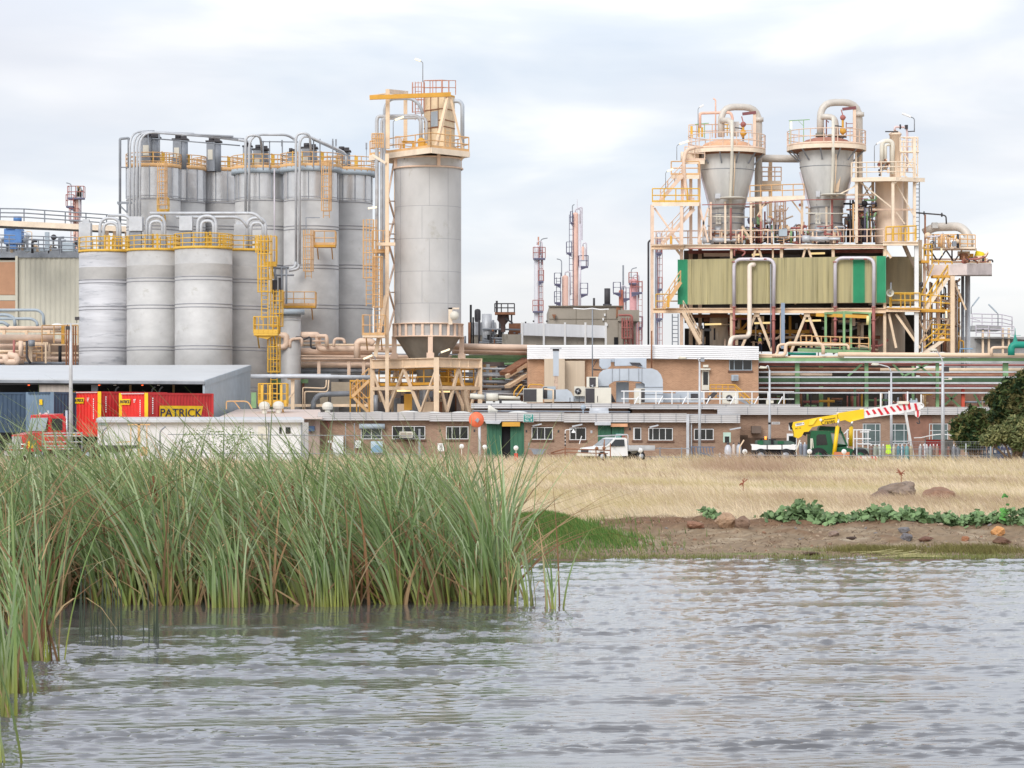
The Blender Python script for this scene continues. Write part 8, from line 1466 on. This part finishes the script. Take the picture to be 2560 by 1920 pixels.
def pallet(x0,x1,label,seed):
    rr=random.Random(seed);d=187;t=thing('cylinder_pallet',label,'cylinder pallet',(PX((x0+x1)/2,d),d,PZ(1156,d)));b=B()
    for a,c in ((x0,1112),(x1,1112)): b.bar(P(a,c+24,d-.2),P(a,1156,d-.2),.05)
    for y in (1136,1154): b.bar(P(x0,y,d-.2),P(x1,y,d-.2),.05)
    b.mk('frame',galvd,t);n=int((x1-x0)/9)
    for j in range(2):
        for i in range(n):
            x=x0+5+i*(x1-x0-9)/(n-1);dd_=d+j*.5;b=B();r_=4.4*d/F;z0=PZ(1154,d);h=(1154-1112-rr.uniform(-1,2)-j*2)*d/F;c=P(x,0,dd_);b.lathe((c.x,c.y,z0),[(r_,0),(r_,h-.25),(r_*.8,h-.13),(r_*.3,h-.08),(r_*.3,h)],12);cy=b.mk('cylinder',bmat((74+rr.randint(0,14),92+rr.randint(0,14),134+rr.randint(0,14))),t)
            if j==0 and rr.random() < .7: b=B();b.box(c.x-.07,c.x+.07,c.y-r_-.015,c.y-r_+.03,z0+h*.5,z0+h*.5+.2);b.mk('label_patch',signw,cy)
pallet(2434,2476,'blue cylinder pallet left of the bent fence post',3);pallet(2482,2528,'blue cylinder pallet right of the bent fence post',4);pallet(2531,2590,'blue cylinder pallet cut off by the right edge',5)
t=thing('lime_vest','bright lime safety vest draped over the fence between the cylinders','vest',(PX(2221,186.5),186.5,PZ(1135,186.5)));b=B();b.prism([(2215,1113),(2218,1111),(2221,1113),(2225,1111),(2228,1120),(2226,1124),(2229,1133),(2220,1135),(2214,1132),(2216,1124)],186.5,.12);b.mk('cloth',mat('lime_cloth',S(196,240,60),.7),t)
t=thing('yard_fence','grey post and rail fence with wires in front of the gas cylinders','fence',(PX(2200,184),184,GZ));b=B()
for y in (1139.5,): b.tube([P(1790,y-2,184),P(1990,y-1,184),P(2620,y+1,184)],.03,5)
b.mk('rail',galvd,t);b=B()
for y in (1122,1104): b.tube([P(2140,y,184),P(2620,y+1,184)],.014,4)
for y in range(1108,1156,8): b.tube([P(2170,y,184),P(2620,y+1,184)],.006,3)
for x in range(2170,2620,6): b.tube([P(x,1106,184.02),P(x,1158,184.02)],.006,3)
b.mk('wire',galvd,t)
for x in (1800,1960,2142,2200,2254,2312,2415,2545): b=B();b.tube([P(x,1108 if x > 2100 else 1132,184.05),P(x,1162,184.05)],.04,6);b.mk('post',galv,t)
b=B();b.pt([(2477,1165,183.8),(2477,1116,183.8),(2486,1100,183.8)],.065,7,.1);b.mk('corner_post',bluegr,t)
b=B();b.pt([(1848,1160,184),(1849,1118,184),(1860,1100,184)],.05,6,.1);b.solo('leaning_post',cream,'leaning bent-top post at the left end of the green carrier','post');b=B();b.pt([(1990,1130,186),(2000,1100,186)],.05,6,0);b.solo('leaning_post',offwh,'short leaning post between the carrier and the crane','post')
t=thing('canopy_shelter','small shelter with white curved canopy and red side screen','shelter',(PX(2345,193),193,GZ));d=192
b=B();n=12;pts=[(2285+i*110/n,1094-9*math.sin(max(0,(i-1.5)/n)*math.pi)**1.2 if i > 1.5 else 1094-i*.5) for i in range(n+1)];vs=[]
for x,y in pts: vs+=[P(x,y,d),P(x,y-.5,d+4),P(x,y+1.8,d),P(x,y+1.4,d+4)]
b.add(vs,[q for i in range(n) for q in ((4*i,4*i+4,4*i+5,4*i+1),(4*i+2,4*i+3,4*i+7,4*i+6),(4*i,4*i+2,4*i+6,4*i+4))]);b.mk('canopy',signw,t)
b=B();b.pb(2315,2352,1099,1150,d+2.2,.05);b.mk('red_screen',mat('red_screen_cloth',S(232,84,78),.7),t);b=B();b.pb(2359,2383,1099,1160,d+2.4,1.5);b.mk('grey_wall',mat('grey_shelter_wall',S(164,164,160),.8),t)
for x in (2313,2354,2392): b=B();b.bar(P(x,1095,d+2),P(x,1160,d+2),.08);b.mk('post',galv,t)
t=thing('white_trestle','white steel work platform frame behind the crane','work platform',(PX(2145,198),198,GZ));b=B()
for x in (2118,2134,2142,2157,2170): b.pt([(x,1075,198),(x,1160,198)],.045,5,0)
for y,x0,x1 in ((1075,2118,2177),(1080,2150,2173),(1097,2118,2177),(1110,2140,2177)): b.pt([(x0,y,198),(x1,y,198)],.045,5,0)
b.pt([(2110,1085,198),(2120,1074,198)],.04,5,0);b.mk('frame',white,t)
# ---------------------------------------------------------------- crane
DC=190.0;cy_=mat('crane_yellow',S(244,202,30),.4,var=.06,spec=.5);cg=mat('crane_green',S(20,92,58),.4,var=.12,spec=.5);cw=mat('crane_white',S(240,240,242),.4);crd=mat('crane_red',S(214,44,58),.4)
t=thing('mobile_crane','yellow and green mobile crane with red and white striped boom tip','crane',(PX(2090,DC),DC,GZ))
b=B();b.prism([(1983,1056),(2050,1043),(2093,1036),(2095,1056),(2047,1064),(2030,1068),(2022,1079),(2010,1080),(2004,1091),(1995,1096),(1986,1092),(1985,1080),(1980,1067)],DC,.75);bm_=b.mk('boom',cy_,t)
b=B();b.prism([(2094,1034),(2100,1032),(2157,1023),(2160,1024),(2160,1046),(2136,1052),(2126,1056),(2112,1050),(2097,1054)],DC-.05,.85);b.mk('boom_collar',cy_,t);b=B();b.prism([(2021,1063),(2025,1050),(2044,1045),(2032,1062)],DC-.12,.1);b.prism([(2130,1049),(2160,1043),(2160,1046),(2132,1053)],DC-.15,.1);b.mk('boom_rib',mat('crane_yellow_light',S(250,218,70),.4),t)
b=B();b.prism([(1973,1057),(1983,1055),(1984,1074),(1977,1072)],DC+.1,.5);b.mk('boom_end',black,t)
b=B();b.prism([(2160,1024),(2250,1008),(2300,1006),(2310,1011),(2311,1018),(2302,1024),(2250,1034),(2160,1046)],DC+.05,.6);bt=b.mk('boom_tip',cw,t)
b=B()
for i in range(6):
    x=2164+i*15.5;y=1024-i*2.5;h_=19-(i > 3)*3
    if i < 2: b.prism([(x,y+3),(x+5,y+2),(x+12,y+12),(x+6,y+14)],DC+.02,.04)
    else: b.prism([(x-2,y+3),(x+3,y+1.5),(x+14,y+h_-2),(x+8,y+h_)],DC+.02,.04)
for x,y in ((2256,1009),(2268,1007),(2285,1009)): b.prism([(x,y),(x+6,y-1),(x+10,y+16),(x+4,y+17)],DC+.02,.04)
b.mk('red_stripe',crd,bt)
b=B();b.pb(2246,2272,1003,1010,DC-.1,.8);b.pb(2150,2158,1020,1024,DC,.3);b.pb(2092,2097,1030,1036,DC,.3);b.mk('boom_fitting',mat('crane_cream',S(235,228,215),.5),t)
b=B();b.tube([P(2303+6*math.cos(a),1015+6*math.sin(a),DC) for a in [math.radians(k) for k in range(-100,101,20)]],.05,6);b.mk('tip_ring',cw,t)
b=B();b.prism([(2285,1026),(2301,1025),(2301,1037),(2296,1045),(2289,1040)],DC+.1,.35);hb=b.mk('hook_block',cw,t);b=B();b.prism([(2292,1026),(2297,1026),(2297,1043),(2293,1043)],DC+.06,.04);b.mk('hook_stripe',crd,hb);b=B();b.pt([(2297,1045,DC+.2),(2298,1053,DC+.2),(2300,1058,DC+.2),(2294,1059,DC+.2),(2292,1055,DC+.2)],.04,6,.05);b.mk('hook',dark,hb)
b=B();b.bar(P(2263,1028,DC-.3),P(2284,1150,DC-.6),.16);b.mk('fly_jib',mat('pale_grey_jib',S(205,205,205),.5),t)
text('Cranes',.42,P(2070,1055,DC-.02),letterk,bm_,rot=(math.pi/2,-R(9),0),ext=.015,xs=.78);text('Mooneeponds',.17,P(2074,1047,DC-.02),letterk,bm_,rot=(math.pi/2,-R(9),0),ext=.006,xs=.8);b=B();b.prism([(1988,1059),(2010,1055),(2011,1062),(1989,1066)],DC-.03,.02);pn=b.mk('plate',cw,bm_);text('TEREX 4',.17,P(1999,1060,DC-.045),letterk,pn,rot=(math.pi/2,-R(9),0),ext=.004,xs=.9);text('MC-15',.14,P(1995,1071,DC-.012),letterk,bm_,rot=(math.pi/2,-R(9),0),ext=.006);b=B();b.ball(P(2052,1050,DC),.1,5,(1,.3,1));b.mk('emblem',cw,bm_)
b=B();b.prism([(2026,1122),(2026,1079),(2030,1076),(2070,1077),(2076,1079),(2084,1122)],DC+.2,2.0);b.prism([(2084,1118),(2112,1118),(2130,1122),(2144,1132),(2144,1150),(2026,1150),(2026,1118)],DC+.15,2.1);cb_=b.mk('cab',cg,t)
b=B();b.prism([(2041,1090),(2045,1086),(2064,1086),(2069,1112),(2041,1113)],DC+.17,.06);b.mk('cab_window',glassd,cb_);b=B();b.prism([(2073,1080),(2104,1081),(2116,1110),(2114,1118),(2084,1116)],DC+.4,1.6);b.mk('windscreen',mat('crane_glass',S(170,178,176),.08,spec=.7),cb_)
b=B();b.pbar(2073,1079,2105,1080,DC+.35,.12);b.pbar(2104,1080,2118,1115,DC+.35,.12);b.pbar(2084,1116,2118,1114,DC+.35,.1);b.prism([(2088,1108),(2116,1112),(2118,1120),(2084,1120)],DC+.3,.1);b.mk('cab_frame',cg,t)
b=B();b.prism([(2046,1076),(2050,1065),(2102,1067),(2104,1078)],DC+.8,1.2);b.mk('turret',mat('crane_green_dark',S(28,84,60),.5),t)
b=B();b.tube([P(2010,1088,DC+.3),P(2014,1082,DC+.3),P(2024,1080,DC+.3)],.12,8);b.mk('slew_ram',dark,t)
for (a,c),(e,f),dd_,nm in (((2094,1066),(2084,1146),0,''),((2128,1068),(2127,1116),3.0,'')):
    b=B();b.tube([P(a,c,DC-.25+dd_),P(e,f,DC-.25+dd_)],.14,12);cyl_=b.mk('lift_cylinder',cy_,t);b=B();b.tube([P(a,c,DC-.25+dd_),P(a+3,c-18,DC-.25+dd_)],.075,10);b.mk('piston_rod',chrome,cyl_)
b=B();b.pb(2026,2030,1096,1122,DC+.1,.1);b.pbar(2031,1096,2033,1120,DC,.05);b.mk('grab_rail',offwh,t)
b=B();b.prism([(2142,1120),(2150,1118),(2168,1120),(2178,1130),(2176,1142),(2144,1140)],DC+.3,1.6);b.mk('counterweight',mat('grey_green_cover',S(140,152,140),.8,var=.3,sc=2),t)
for x in (2046,2150):
    for o in (.1,1.9): b=B();b.disc(P(x,1142,DC+o),.62,.4,'y',22);w=b.mk('wheel',rubber,t);b=B();b.disc(P(x,1142,DC+o-.2),.3,.06,'y',14);b.mk('rim',cg,w)
b=B();b.pb(2085,2124,1130,1152,DC-.6,.06);b.solo('orange_board',mat('orange_board',S(206,128,92),.7),'orange-brown board standing under the crane front','board')
t=thing('striped_barrier','red and white striped barrier low in the grass right of the crane','barrier',(PX(2166,186),186,PZ(1152,186)));b=B();b.pb(2140,2194,1141,1152,186,.05);b.mk('board',cw,t);b=B()
for x in (2140,2150,2178,2186): b.prism([(x,1141),(x+4,1141),(x+7,1152),(x+3,1152)],185.97,.03)
b.mk('stripe',crd,t)
t=thing('green_carrier','low green carrier with a white lattice-end boom lying along its side','machine',(PX(1935,189),189,GZ));dq=189
b=B();b.prism([(1893,1118),(1893,1103),(1899,1101),(1975,1102),(1986,1106),(1990,1118)],dq+.3,1.8);b.mk('deck',mat('grey_green_deck',S(84,104,96),.6),t)
b=B();b.pb(1894,1908,1101,1112,dq+.2,.3);b.pb(1944,1959,1103,1110,dq+.2,.2);b.mk('green_panel',cg,t)
b=B();b.prism([(1877,1110),(1894,1111),(1902,1113),(1978,1112),(1984,1110),(1989,1113),(1988,1125),(1980,1124),(1902,1123),(1894,1125),(1880,1125),(1880,1117)],dq-.1,.3);b.mk('white_boom',cw,t);b=B();b.pb(1917,1919,1112,1124,dq-.13,.36);b.pb(1954,1956,1112,1124,dq-.13,.36);b.mk('strap',black,t)
b=B();b.pb(1884,1990,1123,1152,dq+.1,1.8);b.mk('underframe',black,t);b=B();b.pb(1924,1940,1098,1101,dq+.5,.8);b.pb(1928,1934,1101,1112,dq+.1,.3);b.pb(1901,1905,1097,1101,dq+.4,.3);b.mk('dark_fitting',black,t);b=B();b.cyl((PX(1914,dq+.5),dq+.5,0),.07,PZ(1099,dq),PZ(1091,dq),10);b.mk('beacon',mat('orange_beacon',(1,.3,.05),.4,emit=1.2,var=0),t)
for x in (1902,1965): b=B();b.disc(P(x,1140,dq),.5,.4,'y',20);w=b.mk('wheel',rubber,t);b=B();b.disc(P(x,1140,dq-.2),.25,.06,'y',12);b.mk('rim',galvd,w)
